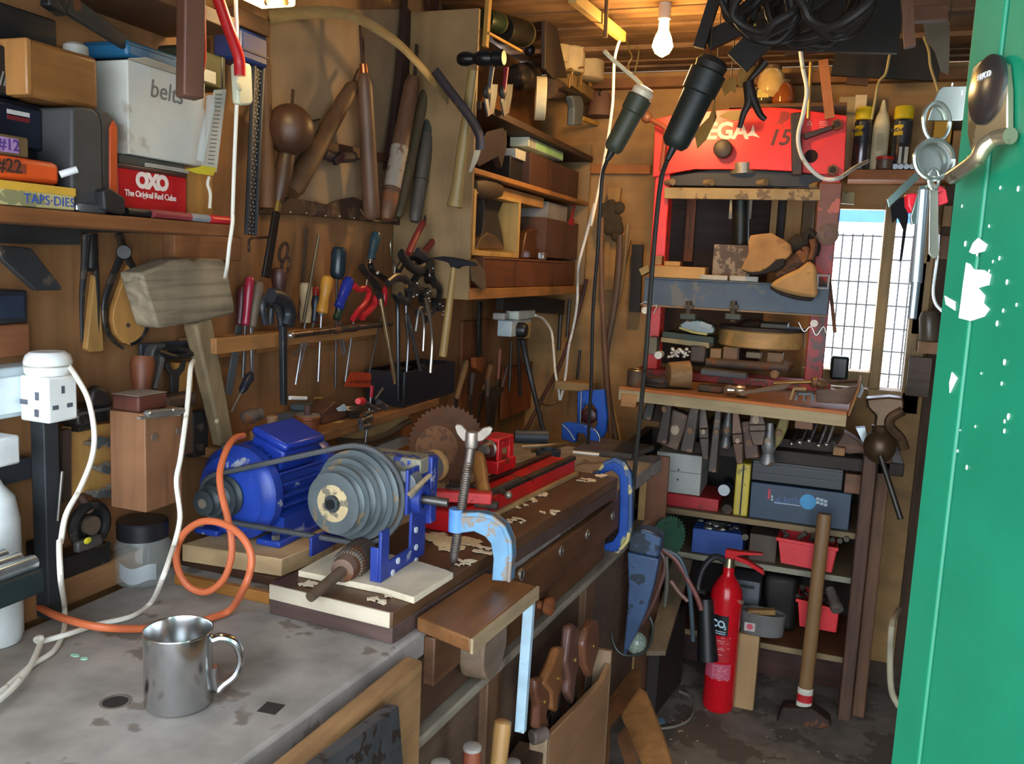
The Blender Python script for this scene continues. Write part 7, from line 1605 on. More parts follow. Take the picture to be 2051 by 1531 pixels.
for i, (u0, v0, u1, v1, c, lab) in enumerate(((480, 645, 590, 1118, '#a8946a', 'tan carton behind the left spray can'), (585, 632, 665, 1118, '#d6c49a', 'tall cream carton rising behind the left yellow cap'), (1120, 800, 1240, 1118, '#b08a2c', 'yellow tin seen behind the hanging keys'), (1250, 870, 1330, 1118, '#8a6a42', 'brown carton right of the yellow tin'))):
    pbox('carton', lab, 'carton', 8, u0, v0, u1, v1, sy+.1, .05, paint(c, .7), US+.001)
# jars behind the press head, sticks
for i, (u, v, r, c, lab) in enumerate(((1295, 640, .042, '#8a4a20', 'amber glass jar behind the red press head'), (1165, 640, .035, '#4a4334', 'dark jar with pale label left of the amber jar'), (1215, 560, .05, '#c9a86a', 'pale lidded pot behind the jars above the press'))):
    p = Y(7, u, v, 3.4); t = T('glass_jar', lab, 'jar', p-V((0, 0, r)))
    M().lathe(p+V((0, 0, -r)), p+V((0, 0, r)), [(0, r*.6), (.2, r*.95), (.5, r), (.8, r*.9), (1, r*.6)], 24).build('jar', paint(c, .12), t)
    M().cyl(p+V((0, 0, r)), p+V((0, 0, r+.012)), r*.66, n=24).build('lid', paint('#5d4a34', .4), t)
    if i == 1: M().bx(p.x-.02, p.x+.02, p.y-r*1.04, p.y-r*.98, p.z-.012, p.z+.016).build('label', paint('#c9b45a', .6), t)
tag(M().bx(Y(7, 950, 700, 3.4).x, Y(7, 1720, 700, 3.4).x, 3.33, BY-.06, Y(7, 1200, 715, 3.4).z-.012, Y(7, 1200, 715, 3.4).z-.0).build('back_ledge', wood('#6d4a2a', 'x')), 'brown ledge with jars behind the top of the press', 'ledge')
tag(M().bar(Y(7, 1560, 400, 3.12), Y(7, 1605, 790, 3.12), .03, .01, DY).build('wood_stick', wood('#a8683a', 'z', .2)), 'flat orange brown stick hanging in front of the press head', 'stick')
tag(M().cyl(Y(7, 1478, 415, 3.14), Y(7, 1460, 790, 3.14), .006).build('brass_rod', paint('#b59a5a', .35, .6)), 'thin brassy rod hanging left of the flat stick', 'rod')
# ------------------------------------------------------------------ lower back bench, hammers
BF = 3.1
bt_ = .905
DB_ = wood('#33271f', 'x', .3, .7)
bx0, bx1 = -1.18, .27
t = T('back_bench', 'dark heavy bench along the back wall with shelves below', 'bench', (-.3, 3.35, 0))
M().bx(bx0+.75, bx1-.01, BF, BY-.06, bt_-.045, bt_).build('bench_top', DB_, t, .004)
xa = -.66
sA = [Y(11, 510, 985, 3.12), Y(11, 1770, 1165, 3.12)]; zA = .645; zB = .487; zC = .2
for z, n in ((zA, 'shelf'), (zB, 'shelf'), (zC, 'shelf')):
    M().bx(xa, .17, 3.12, BY-.08, z-.018, z).build(n, wood('#8d7a5c' if z > .3 else '#7d4a2c', 'x', .2, .7), t, .002)
    M().bx(xa, .17, 3.112, 3.12, z-.02, z).build('shelf_lipping', paint('#8f8a76', .7) if abs(z-zB) < .01 else wood('#8a7350', 'x', .2), t)
M().bx(xa-.03, xa, 3.13, BY-.08, 0, bt_-.046).build('side_panel', DB_, t)
M().bx(xa, .17, BY-.09, BY-.08, 0, bt_-.046).build('back_panel', wood('#2a2019', 'x'), t)
M().bx(xa, .17, 3.3, 3.32, 0.001, zC-.02).build('toe_board', wood('#4a2a20', 'x'), t)
# post under the vice
for i, (u0, u1, v1, y, c) in enumerate(((1560, 1640, 1210, 3.05, '#5d4030'), (1640, 1720, 1240, 3.1, '#6b4a32'))):
    a = Y(12, u0+60, 0, y); b = Y(12, u1+60, 0, y)
    M().bx(a.x-.03, b.x-.03, y, y+.09, 0.001, .93).build('post', wood(c, 'z', .4, .7), t, .004)
HM = [('dark flat iron bar lying leftmost in the row of hammers', (435, 195), (385, 400), 66, None, '#3a3632'),
 ('narrow hammer head with orange wooden eye near the left of the row', (530, 275), (485, 555), 72, (497, 332), '#3b322d'),
 ('large brown block shaped sledge head hanging over the bench edge', (620, 345), (530, 580), 125, (568, 468), '#57473c'),
 ('dark hammer head right of the large block sledge', (705, 305), (648, 612), 84, (668, 472), '#423a35'),
 ('cross pein hammer head with round cheeks in the row of hammers', (752, 285), (775, 660), 62, (757, 482), '#50463f'),
 ('thin long pein hammer head reaching lowest in the left half', (862, 300), (818, 745), 56, (845, 480), '#463f39'),
 ('grey ball pein hammer head with bright ball end', (932, 318), (900, 590), 72, (912, 470), '#6a6764'),
 ('rusty pointed hammer head with cross marked white eye', (970, 325), (1000, 690), 62, (983, 541), '#5d4438'),
 ('short fat brown hammer head with pale eye', (1048, 400), (1085, 652), 92, (1060, 555), '#4d3a32'),
 ('wide flat hammer head with split round eye in the middle of the row', (1110, 318), (1122, 565), 98, (1104, 400), '#5a4a40'),
 ('bright worn steel hammer head with mushroomed face', (1198, 420), (1182, 700), 90, (1183, 545), '#8d8a88'),
 ('pale olive wedge shaped mallet head at the right of the row', (1308, 330), (1243, 592), 70, (1258, 490), '#8a7a45')]
for i, (lab, a, b, w, eye, c) in enumerate(HM):
    y = 3.0-.05*(i % 2)
    A_, B_ = Y(11, *a, y), Y(11, *b, y); W_ = w*.3023*3.2/FPX
    t = T('hammer', lab, 'hammer', B_, 'hammers lying with heads over the bench edge')
    mt = (wood(c, 'z', .25) if i == 11 else paint(c, .5, .55, '#6b5040', .3, 20, .3)); d = B_-A_
    if i in (2, 8): M().bar(A_, B_, W_, .045, DY).build('head', mt, t, .005)
    elif i in (6, 10): M().lathe(A_, B_, [(0, W_*.25), (.25, W_*.35), (.45, W_*.5), (.6, W_*.5), (.72, W_*.34), (.85, W_*.48), (.97, W_*.5), (1, W_*.4)], 18).build('head', mt, t)
    elif i in (4, 7, 9): 
        m = M(); m.bar(A_, A_+d*.45, W_*.55, .018, DY, W_, .034); m.bar(A_+d*.45, A_+d*.62, W_, .034, DY); m.bar(A_+d*.62, B_, W_, .034, DY, W_*.6, .03); m.build('head', mt, t, .003)
    elif i == 11: M().poly(PY_(11, [(1290, 325), (1340, 335), (1310, 470), (1270, 560), (1232, 596), (1232, 480), (1265, 380)], y), (0, .05, 0)).build('head', mt, t, .006)
    else: M().bar(A_, B_, W_*.7, .03, DY, W_, .036).build('head', mt, t, .004)
    if eye:
        p = Y(11, *eye, y-.024); 
        M().lathe(p, p+V((0, .008, 0)), [(0, W_*.26), (1, W_*.28)], 14, flat=DX, fl=.8).build('eye', paint('#b09a80' if i in (2, 4, 7, 9, 10) else '#7d5a3c', .7, 0, '#5d4a3d', .3, 40), t)
        h = Y(11, *eye, y); M().cyl(h+V((0, .015, 0)), h+V((0, .3, .0)), .013, n=10).build('handle', wood('#6d5238', 'y'), t)
tag(M().bx(-.5, .1, 3.16, 3.2, bt_+.001, bt_+.03).build('rest_strip', DB_), 'dark strip on the back bench behind the hammer heads', 'strip')
for i, (u, v, r) in enumerate(((1395, 550, .011), (1457, 540, .009), (1520, 570, .0095), (1572, 565, .0085), (1340, 560, .008))):
    p = Y(11, u, v, 3.07); t = T('steel_bar', 'round steel bar end lying on the back bench, %s from the left' % ('second', 'third', 'fourth', 'fifth', 'first')[i], 'bar', p, 'steel bar ends on the back bench')
    M().cyl(p, p+V((.02, .3, .02)), r, n=14).build('bar', steel('#6a655d', .35, '#3f3a34', .3), t); M().sph(p, r*1.05).build('bright_end', steel('#b5b0a5', .2), t)
tag(sit(fy(11, 1620, 535, 1700, 590, 3.11, .05), bt_+.001).build('wood_offcut', wood('#9a6d42', 'x'), bev=.003), 'small orange wood offcut on the right of the back bench', 'offcut')
tag(sit(M().poly(PY_(11, [(1620, 610), (1690, 500), (1760, 540), (1840, 610), (1840, 640), (1620, 640)], 3.14), (0, .08, 0)), bt_+.001).build('brown_wedge', wood('#6d4a38', 'x'), bev=.004), 'brown wooden wedge left of the vice on the back bench', 'wedge')
tag(M().poly(PY_(11, [(1765, 455), (1830, 450), (1850, 540), (1810, 550)], 3.1), (0, .03, 0)).build('bright_plate', steel('#9aa0a6', .25), bev=.001), 'bright bent steel plate beside the vice', 'plate')
# things on shelf A
def sbx(name, lab, cat, u0, v0, u1, v1, y, dep, mat, z, k=11, bev=.003):
    m = fy(k, u0, v0, u1, v1, y, dep); zs = min(p.z for p in m.v)
    for p in m.v:
        if abs(p.z-zs) < 1e-6: p.z = z
    lo = [min(p[i] for p in m.v) for i in range(3)]; hi = [max(p[i] for p in m.v) for i in range(3)]
    t = T(name, lab, cat, ((lo[0]+hi[0])/2, (lo[1]+hi[1])/2, lo[2])); m.build('body', mat, t, bev); return t, lo, hi
zA1 = zA+.001
t, lo, hi = sbx('red_case', 'flat red metal case under the grey steel box', 'case', 470, 905, 858, 1000, 3.14, .2, paint('#a81c22', .4, 0, '#6d1c1c', .2), zA1)
zr = hi[2]+.001
t, lo, hi = sbx('steel_box', 'pale grey steel box with lid seam on the red case', 'box', 440, 625, 742, 900, 3.15, .2, paint('#a3a49d', .45, 0, '#8a8a82', .25, 8, .1), zr)
M().bx(lo[0]-.001, hi[0]+.001, lo[1]-.0008, hi[1], (lo[2]+hi[2])/2+.006, (lo[2]+hi[2])/2+.009).build('lid_seam', paint('#6d6d66', .5), t)
for f in (.6, .35): p = V((lo[0]+(hi[0]-lo[0])*.5, lo[1], lo[2]+(hi[2]-lo[2])*f)); M().cyl(p, p+V((0, -.003, 0)), .004).build('stud', paint('#4a4a48', .5), t)
p = Y(11, 893, 868, 3.12); t = T('aerosol_can', 'spray can lying with its round white base facing out', 'can', p-V((0, 0, .022)))
M().lathe(p, p+V((0, .14, 0)), [(0, .02), (.04, .022), (.9, .022), (1, .015)], 22).build('body', paint('#2a3a4d', .4), t); M().cyl(p+V((0, -.001, 0)), p+V((0, .002, 0)), .0205, n=22).build('base', paint('#b9bfc4', .4), t)
p = Y(11, 915, 965, 3.12); tag(M().cyl(V((p.x, 3.13, zA1+.018)), V((p.x, 3.2, zA1+.018)), .018).build('dark_roller', rusty('#3d342c')), 'dark round roller on the shelf under the spray can', 'roller')
t, lo, hi = sbx('yellow_case', 'upright yellow case with a black seam down its edge', 'case', 965, 690, 1062, 1000, 3.13, .2, paint('#c4ad3a', .45, 0, '#8d7c30', .2), zA1, bev=.005)
M().bx((lo[0]+hi[0])/2-.003, (lo[0]+hi[0])/2+.003, lo[1]-.001, lo[1]+.01, lo[2]+.004, hi[2]-.004).build('black_seam', paint('#1c1c18', .6), t)
t, lo, hi = sbx('blue_case', 'blue black power tool case with printed label on the back shelf', 'case', 1062, 850, 1735, 1075, 3.13, .2, paint('#263a50', .45, 0, None, .3, 20, .15), zA1)
bc_top = hi[2]
wd = hi[0]-lo[0]; hz_ = hi[2]-lo[2]
p = Y(11, 1450, 945, 3.13); M().cyl(V((p.x, lo[1]-.0008, p.z)), V((p.x, lo[1]+.002, p.z)), .027, n=28).build('badge', paint('#2f8fc4', .4), t)
m = M()
for i in range(3):
    for j in range(2): q = Y(11, 1515+i*26, 925+j*24+i*8, 3.13); m.bx(q.x-.0055, q.x+.0055, lo[1]-.001, lo[1]+.001, q.z-.005, q.z+.005)
a, b = Y(11, 1225, 948, 3.13), Y(11, 1400, 972, 3.13); m.bar(V((a.x, lo[1], a.z)), V((b.x, lo[1], b.z)), .003, .002, DY)
for v in (910, 930): q = Y(11, 1212, v, 3.13); m.bx(q.x-.003, q.x+.003, lo[1]-.001, lo[1]+.001, q.z-.004, q.z+.004)
m.build('printed_marks', paint('#a9b8c4', .5), t)
q = Y(11, 1193, 893, 3.13); M().bx(q.x-.004, q.x+.004, lo[1]-.001, lo[1]+.001, q.z-.018, q.z+.018).build('red_mark', paint('#b32b3a', .5), t)
m = M()
for i in range(9): q = Y(11, 1240+18*i, 935, 3.13); m.bx(q.x-.003, q.x+.003, lo[1]-.0008, lo[1]+.001, q.z-.016, q.z+random.uniform(-.004, .016))
m.build('printed_picture', paint('#3f5a86', .5), t)
t, lo, hi = sbx('tool_case', 'black ribbed tool case lying on the blue case', 'case', 1068, 690, 1690, 880, 3.14, .18, paint('#16191f', .4), bc_top+.001, bev=.006)
for f in (.35, .75): M().bx(lo[0]+.006, hi[0]-.006, lo[1]-.004, lo[1]+.002, lo[2]+(hi[2]-lo[2])*f, lo[2]+(hi[2]-lo[2])*f+.006).build('rib', paint('#23272e', .4), t)
tag(sit(fy(11, 1690, 775, 1808, 905, 3.13, .1), bc_top+.001).build('wood_block', wood('#7d543c', 'x'), bev=.003), 'brown wooden block on the blue case beside the post', 'block')
# shelf B
zB1 = zB+.001
t, lo, hi = sbx('blue_tray', 'blue tray holding bright metal parts on the middle shelf', 'tray', 682, 1140, 1022, 1225, 3.13, .14, paint('#2b4f9a', .45), zB1)
t2 = t; mm = M()
for i in range(26): mm.sph((random.uniform(lo[0]+.01, hi[0]-.02), random.uniform(3.14, 3.22), hi[2]+.003+random.uniform(0, .008)), random.uniform(.006, .013), (1.5, 1, .8), 8, 6)
tag(mm.build('metal_parts', steel('#a5a6a3', .25, '#4d4a45', .4)), 'shiny metal parts heaped on the blue tray', 'metal parts', None, 'stuff')
p = Y(11, 1035, 1175, 3.13); tag(M().cyl(V((p.x, 3.12, p.z)), V((p.x-.05, 3.4, p.z+.01)), .012).build('steel_tube', steel('#77746d', .3)), 'steel tube end lying right of the blue tray', 'tube')
sbx('tin_box', 'dull brown tin box on the middle shelf left of the red bin', 'box', 1060, 1165, 1245, 1285, 3.14, .14, paint('#57493d', .6, .2), zB1)
def redbin(lab, pts, k, y, dep):
    q = PY_(k, pts, y); t = T('red_bin', lab, 'bin', (q[3]+q[2])/2, 'red plastic bins'); RB = paint('#d3242c', .4, 0, None, .3, 20, .12)
    m = M().poly([q[0], q[1], q[2], q[3]], (0, .003, 0))
    bk = [p+V((0, dep, 0)) for p in q]; m.poly(bk, (0, .003, 0))
    for i, j in ((0, 3), (1, 2), (3, 2)): m.poly([q[i]+V((0, .0031, 0)), bk[i], bk[j], q[j]+V((0, .0031, 0))], (q[1]-q[0]).normalized()*.003 if (i, j) != (3, 2) else (0, 0, .003))
    m.build('bin', RB, t, .001)
    M().bar(q[0]+V((-.006, -.004, -.004)), q[1]+V((.006, -.004, -.004)), .012, .008, DY).build('rim', RB, t, .002)
    m = M()
    for i in range(16): f = random.random(); c = q[0]+(q[1]-q[0])*(.1+.8*f)+V((0, random.uniform(.03, dep-.03), -.008)); m.cyl(c, c+V((random.uniform(-.03, .03), random.uniform(-.03, .03), random.uniform(.01, .03))), random.uniform(.006, .011), n=8)
    return t, m
t, m = redbin('red plastic bin of tools on the middle shelf behind the sledgehammer handle', [(1250, 1180), (1640, 1250), (1600, 1415), (1270, 1350)], 11, 3.04, .14)
tag(m.build('bin_tools', paint('#5d5148', .6, .2)), 'dull tool ends filling the upper red bin', 'tools', None, 'stuff')
t, m = redbin('lower red plastic bin behind the sledgehammer handle on the bottom shelf', [(1205, 575), (1440, 640), (1422, 772), (1215, 735)], 12, 3.06, .14)
tag(m.build('bin_tools', paint('#4a3f38', .6, .2)), 'dark tool ends filling the lower red bin', 'tools', None, 'stuff')
a, b = Y(12, 1390, 520, 3.04), Y(12, 1435, 645, 2.98); tag(M().lathe(a, b, [(0, .016), (.7, .018), (.8, .022), (1, .02)], 16).build('iron_pipe', paint('#6a625a', .5, .3)), 'grey pipe handle sticking out over the lower red bin', 'pipe')
for i, (u, v) in enumerate(((1610, 1200), (1660, 1205), (1705, 1195))):
    p = Y(11, u, v, 3.1); tag(M().cyl(p, p+V((.02, .25, .02)), .009).build('iron_rod', paint('#5a5349', .5, .4)), ['left', 'middle', 'right'][i]+' of three rods lying right of the upper red bin', 'rod')
# shelf C and floor behind
t, lo, hi = sbx('grey_tool_box', 'grey steel box on its side behind the extinguisher', 'box', 800, 470, 985, 600, 3.1, .12, paint('#5d6266', .45, .3), zC+.09, 12)
q = Y(12, 905, 505, 3.1); M().bx(q.x-.03, q.x+.03, lo[1]-.001, lo[1]+.001, q.z-.006, q.z+.006).build('slot', paint('#1d1f22', .6), t)
sbx('dark_block', 'dark cast block under the grey steel box', 'block', 800, 600, 990, 760, 3.14, .12, paint('#26211e', .7), zC+.001, 12)
sbx('iron_motor', 'dark lump of machinery on the bottom shelf between box and red bin', 'machine', 1000, 450, 1200, 760, 3.25, .15, paint('#2d2825', .6, .2), zC+.001, 12, .02)
c = Y(12, 1000, 720, 3.03); c.z = Y(12, 1000, 800, 2.98).z
t = T('fish_tin', 'long oval grey tin with a red crest label on the standing timber', 'tin', c)
ztp = Y(12, 1000, 660, 3.0).z
x0_, x1_ = Y(12, 862, 720, 3.0).x, Y(12, 1132, 720, 3.0).x; rx = (x1_-x0_)/2; cx_ = (x0_+x1_)/2
M().lathe(V((cx_, 3.02, c.z)), V((cx_, 3.02, ztp)), [(0, rx*.9), (.06, rx*.95), (.9, rx), (.95, rx*1.03), (1, rx*1.03), (1, rx*.96), (.9, rx*.93), (.9, 0)], 32, flat=DY, fl=.55).build('tin', paint('#8d8c8a', .35, .5), t)
p = Y(12, 928, 735, 3.02-rx*.5); M().bx(p.x-.018, p.x+.018, 3.02-rx*.56, 3.02-rx*.52, p.z-.016, p.z+.014).build('paper_label', paint('#b5aaa4', .6), t); M().cyl(V((p.x, 3.02-rx*.565, p.z)), V((p.x, 3.02-rx*.55, p.z)), .0105, n=20).build('red_crest', paint('#c44a58', .6), t)
M().bar(V((cx_-.05, 3.0, ztp-.004)), V((cx_+.04, 3.02, ztp+.006)), .03, .02, DZ).build('wood_scrap', wood('#9a7440', 'x'), t, .004)
bq = cbox(12, 930, 800, 1210, 970, 830, Z(12, 930, 1210, 0).x)
q0 = Z(12, 930, 1205, 0)
x0b = q0.x-.075; zt_b = c.z-.002
t = T('standing_timber', 'pale squared timber standing on end beside the extinguisher', 'timber', (q0.x-.04, 3.02, 0))
M().bx(q0.x-.062, q0.x+.012, 2.985, 3.07, .001, zt_b).build('timber', wood('#a8865a', 'z', .15, .7, .6, .15), t, .003)
# fire extinguisher
cb_ = Z(12, 735, 1225, 0); r = 62*.5*((cb_-EYE).dot(FW))/FPX; cb_.y += .03
t = T('fire_extinguisher', 'tall red carbon dioxide fire extinguisher with black horn standing on the floor', 'extinguisher', cb_)
EXR = paint('#c5121e', .22, 0, None, .3, 20, .08)
zsh = Y(12, 780, 560, cb_.y).z; znk = Y(12, 785, 440, cb_.y).z; ztopn = Y(12, 785, 385, cb_.y).z
M().lathe(cb_+V((0, 0, .001)), V((cb_.x, cb_.y, ztopn)), [(0, r*.88), (.015, r*.97), (.03, r), (zsh/ztopn, r), ((zsh*.6+znk*.4)/ztopn, r*.94), ((zsh*.3+znk*.7)/ztopn, r*.72), (znk/ztopn, r*.42), (znk/ztopn+.01, r*.36), (1, r*.36)], 40).build('cylinder', EXR, t)
def ey(u, v): return Y(12, u, v, cb_.y)
nk = V((cb_.x, cb_.y, ztopn)); hv = ey(785, 335).z
M().cyl(nk, V((nk.x, nk.y, hv)), r*.38, r*.3).build('brass_valve', steel('#a59a80', .3), t)
lv = nk.x; 
M().poly([p+V((0, -.012, 0)) for p in [V((nk.x-.016, nk.y, hv)), V((nk.x+.015, nk.y, hv)), V((nk.x+.03, nk.y, hv+.016)), V((nk.x+.105, nk.y, hv+.028)), V((nk.x+.108, nk.y, hv+.034)), V((nk.x+.03, nk.y, hv+.03)), V((nk.x-.014, nk.y, hv+.03))]], (0, .024, 0)).build('top_lever', EXR, t, .002)
M().poly([p+V((0, -.012, 0)) for p in [V((nk.x+.016, nk.y, hv-.002)), V((nk.x+.018, nk.y, hv+.014)), V((nk.x+.06, nk.y, hv+.002)), V((nk.x+.112, nk.y, hv-.022)), V((nk.x+.118, nk.y, hv-.04)), V((nk.x+.104, nk.y, hv-.034)), V((nk.x+.06, nk.y, hv-.012))]], (0, .024, 0)).build('carry_handle', EXR, t, .002)
a = V((cb_.x-r*1.25, cb_.y-r*.5, ey(690, 560).z)); b = V((cb_.x-r*.75, cb_.y-r*1.05, ey(690, 890).z))
M().lathe(a, b, [(0, r*.5), (.1, r*.58), (.5, r*.6), (1, r*.68), (1, r*.6), (.95, 0)], 22).build('horn', paint('#18191b', .45), t)
M().tube([V((nk.x-.01, nk.y-.005, hv-.012)), V((nk.x-.05, nk.y, hv-.005)), V((nk.x-.085, nk.y-.01, hv-.05)), V((nk.x-.095, nk.y-.02, hv-.12)), a+V((0, 0, .02))], .011, 10).build('hose', paint('#1b1c1e', .5), t)
def curved(name, w0, w1, z0, z1, mat, rr=1.006):
    n = 10; f = [V((cb_.x+math.sin(w0+(w1-w0)*i/n)*r*rr, cb_.y-math.cos(w0+(w1-w0)*i/n)*r*rr, z0)) for i in range(n+1)]
    m = M(); vs = f+[V((p.x, p.y, z1)) for p in f]; m.add(vs, [(i, i+1, i+n+2, i+n+1) for i in range(n)]); m.build(name, mat, t); return f
zl = lambda v: ey(760, v).z
curved('black_label', -.75, .35, zl(755), zl(640), paint('#141518', .4))
curved('red_label', -.5, .62, zl(905), zl(768), paint('#b8202a', .4))
curved('pink_label', -1.1, .75, zl(1008), zl(918), paint('#c4526a', .4))
wl = paint('#b9d4e0', .5); wm = paint('#e0b9b9', .5)
def lab_at(txt, w, v, s, mat, b=0):
    n_ = V((math.sin(w), -math.cos(w), 0)); lettering(txt, V((cb_.x, cb_.y, zl(v)))+n_*r*1.012, s, DZ.cross(n_), DZ, mat, t, bold=b)
lab_at('CO', -.3, 690, .034, wl, .0012); lab_at('2', .16, 708, .016, wl, .0006)
m = M()
def dash(w0, w1, v, th): n_ = [V((cb_.x+math.sin(w)*r*1.01, cb_.y-math.cos(w)*r*1.01, zl(v))) for w in (w0, (w0+w1)/2, w1)]; m.tube(n_, th, 4, 1)
for v in (732, 744): dash(-.45, .2, v, .0022)
m.build('label_lines', wl, t); m = M()
for v, w1 in ((785, .2), (797, .45), (825, .5), (834, .2), (864, .1), (932, .2), (944, .5), (957, .4), (970, .5), (984, .3), (996, .5)): dash(-.45, w1, v, .0013)
for v in (765, 1010): dash(-.48, .6, v, .001)
m.build('label_text', wm, t)
p = V((cb_.x+math.sin(1.1)*r, cb_.y-math.cos(1.1)*r, zl(560))); M().cyl(p, p+V((.01, -.006, 0)), .008).build('safety_pin', steel('#c4b9a0', .3), t)
# sledgehammer
hb = Z(12, 1240, 1290, 0); y = hb.y
t = T('sledgehammer', 'sledgehammer standing head down on the floor with taped handle', 'hammer', hb)
q = lambda u, v: Y(12, u, v, y)
zt1 = q(1240, 1205).z
M().poly([q(u, v)+V((0, -.032, 0)) for u, v in ((1085, 1262), (1120, 1180), (1290, 1190), (1395, 1265), (1395, 1290), (1300, 1318), (1110, 1312))], (0, .064, 0)).build('head', rusty('#3f3029', .3), t, .006)
A_, B_ = q(1360, 85), q(1238, 1205)
M().lathe(A_, B_, [(0, .02), (.02, .0225), (.3, .022), (.7, .023), (1, .0235)], 18, flat=DY, fl=.75).build('handle', wood('#85623c', 'z', .15, .5, .5, .15), t)
d = B_-A_
for f0, f1, c, n in ((.893, .925, '#d6d0c0', 'white_tape'), (.925, .965, '#c4222a', 'red_tape'), (.965, .995, '#d6d0c0', 'white_tape')): M().lathe(A_+d*f0, A_+d*f1, [(0, .024), (.05, .0255), (.95, .0255), (1, .024)], 18, flat=DY, fl=.77).build(n, paint(c, .5), t)
# dark chest, lid board, hanging lamp, saw blade disc
cp_ = [Z(12, 375, 1275, 0), Z(12, 655, 1000, 0)]
t = T('wooden_chest', 'dark battered wooden chest on the floor left of the extinguisher', 'chest', (-.44, 2.85, 0))
M().poly([V((cp_[0].x, cp_[0].y+.02, .001)), V((cp_[0].x+.04, 3.09, .001)), V((-.49, 3.09, .001)), V((-.49, cp_[0].y+.02, .001))], (0, 0, .3)).build('body', wood('#2e231d', 'z', .35, .7), t, .004)
p = X(12, 515, 885, cp_[0].x+.02); M().tor(p+V((.01, 0, 0)), .018, .003, DX, 20).build('ring_pull', steel('#8a8378', .4), t)
tag(M().poly([Z(12, 330, 905, .31), Z(12, 440, 905, .31), V((-.4, 3.08, .46)), V((-.47, 3.08, .46))], (0, 0, .015)).build('lid_board', wood('#6d5d48', 'y', .3, .7)), 'dusty board leaning across the top of the dark chest', 'board')
ly = 2.52
def L(u, v, y=ly): return Y(12, u, v, y)
t = T('lead_lamp', 'blue bodied lead lamp with wire guard and glass bulb hanging by the bench end', 'lamp', L(270, 890))
BLU = paint('#43597a', .4, .1, '#2b3540', .4, 14, .3)
M().poly([p+V((0, -.03, 0)) for p in [L(u, v) for u, v in ((232, 290), (415, 330), (385, 480), (345, 620), (280, 770), (225, 880), (208, 880), (225, 700), (240, 480))]], (0, .05, 0)).build('body', BLU, t, .012)
M().poly([p+V((0, -.04, 0)) for p in [L(u, v) for u, v in ((240, 200), (265, 165), (330, 158), (425, 190), (432, 215), (412, 320), (240, 285))]], (0, .07, 0)).build('cap', BLU, t, .008)
M().tube([L(u, v, ly-.03) for u, v in ((175, 320), (140, 420), (128, 600), (130, 780), (160, 870), (220, 905), (310, 890), (355, 830), (368, 740), (350, 680))], .004).build('wire_guard', steel('#4f5552', .45), t)
p = L(275, 832); M().sph(p, .032, (1, 1, 1.1), 20, 12).build('bulb', glass('#9fb5a5', .05, .45), t)
for i, (pts, r_, c, lab) in enumerate((([(425, 290), (500, 350), (560, 450), (620, 560), (650, 640)], .008, '#6d3a34', 'dark red lead running down from the lamp to the extinguisher'), ([(410, 300), (440, 380), (400, 520), (350, 640), (300, 720)], .007, '#5d3f38', 'brown lead curling down behind the blue lamp'), ([(430, 290), (520, 340), (570, 470), (590, 640), (600, 820)], .007, '#33424a', 'slate blue lead hanging beside the black horn'), ([(445, 330), (450, 480), (435, 620)], .007, '#4d4a40', 'olive lead hanging straight down from the blue lamp'), ([(470, 470), (520, 540), (570, 590)], .007, '#6d4a3c', 'short brown lead crossing to the horn'))):
    tag(M().tube([L(u, v, ly+.06) for u, v in pts], r_).build('lamp_lead', paint(c, .5)), lab, 'cable')
gc = Y(12, 450, 225, 2.98); ax_ = V((.75, -.66, 0)).normalized(); e1 = ax_.cross(DZ).normalized()
m = M(); pts = []; Rg = .082
for i in range(34):
    for k, rr in ((0, Rg), (.6, Rg-.009)): w = 2*PI*(i+k)/34; pts.append(gc+e1*(rr*math.cos(w))+DZ*(rr*math.sin(w)))
m.poly(pts, ax_*.004); tag(m.build('green_disc_saw', paint('#3f6b55', .5, .2, '#2d463a', .3)), 'green toothed circular blade hanging at the bench end', 'saw blade')
# bench end carcase boards
for i, (u0, u1, c, lab) in enumerate(((330, 375, '#a8834f', 'pale board end at the far corner of the bench'), (375, 515, '#7d4d30', 'wide red brown plank standing at the far end of the bench'))):
    a, b = Y(11, u0, 900, 2.96+.02*i), Y(11, u1, 900, 2.96+.02*i); tag(M().bx(a.x, b.x, 2.96+.02*i, 2.975+.02*i, .001, Y(11, u0, 640+90*(1-i), 2.96).z).build('end_plank', wood(c, 'z', .3, .6)), lab, 'plank')
# saw till with saws, planks
ta = Z(18, 835, 1345, .5); tb_ = Z(18, 1240, 860, .5)
t = T('saw_till', 'open topped wooden saw till standing against the bench front', 'rack', ((ta.x+tb_.x)/2-.04, (ta.y+tb_.y)/2, 0))
STW = wood('#8f6a48', 'y', .2, .6, .5, .2)
M().poly([V((ta.x, ta.y, .001)), V((tb_.x, tb_.y, .001)), tb_, V(((ta.x*.12+tb_.x*.88), ta.y*.12+tb_.y*.88, .475)), V(((ta.x+tb_.x)/2, (ta.y+tb_.y)/2, .485)), ta], (-.014, 0, 0)).build('front_board', STW, t, .002)
M().bx(ta.x-.04, ta.x-.0, ta.y-.016, ta.y-.001, .001, .5).build('end_board', wood('#8d7458', 'z', .2), t, .002)
M().bx(tb_.x-.05, tb_.x-.0, tb_.y+.001, tb_.y+.016, .001, .53).build('end_board', wood('#8d7458', 'z', .2), t, .002)
p = X(18, 765, 1340, ta.x-.02); M().cyl(p+V((-.012, -.015, 0)), p+V((.012, .015, 0)), .0165, n=20).build('round_stop', wood('#5d5048', 'y'), t, .003)
SWD = [wood('#6d4430', 'z', .25, .4), wood('#8a5a34', 'z', .25, .4), wood('#64443a', 'z', .25, .4)]
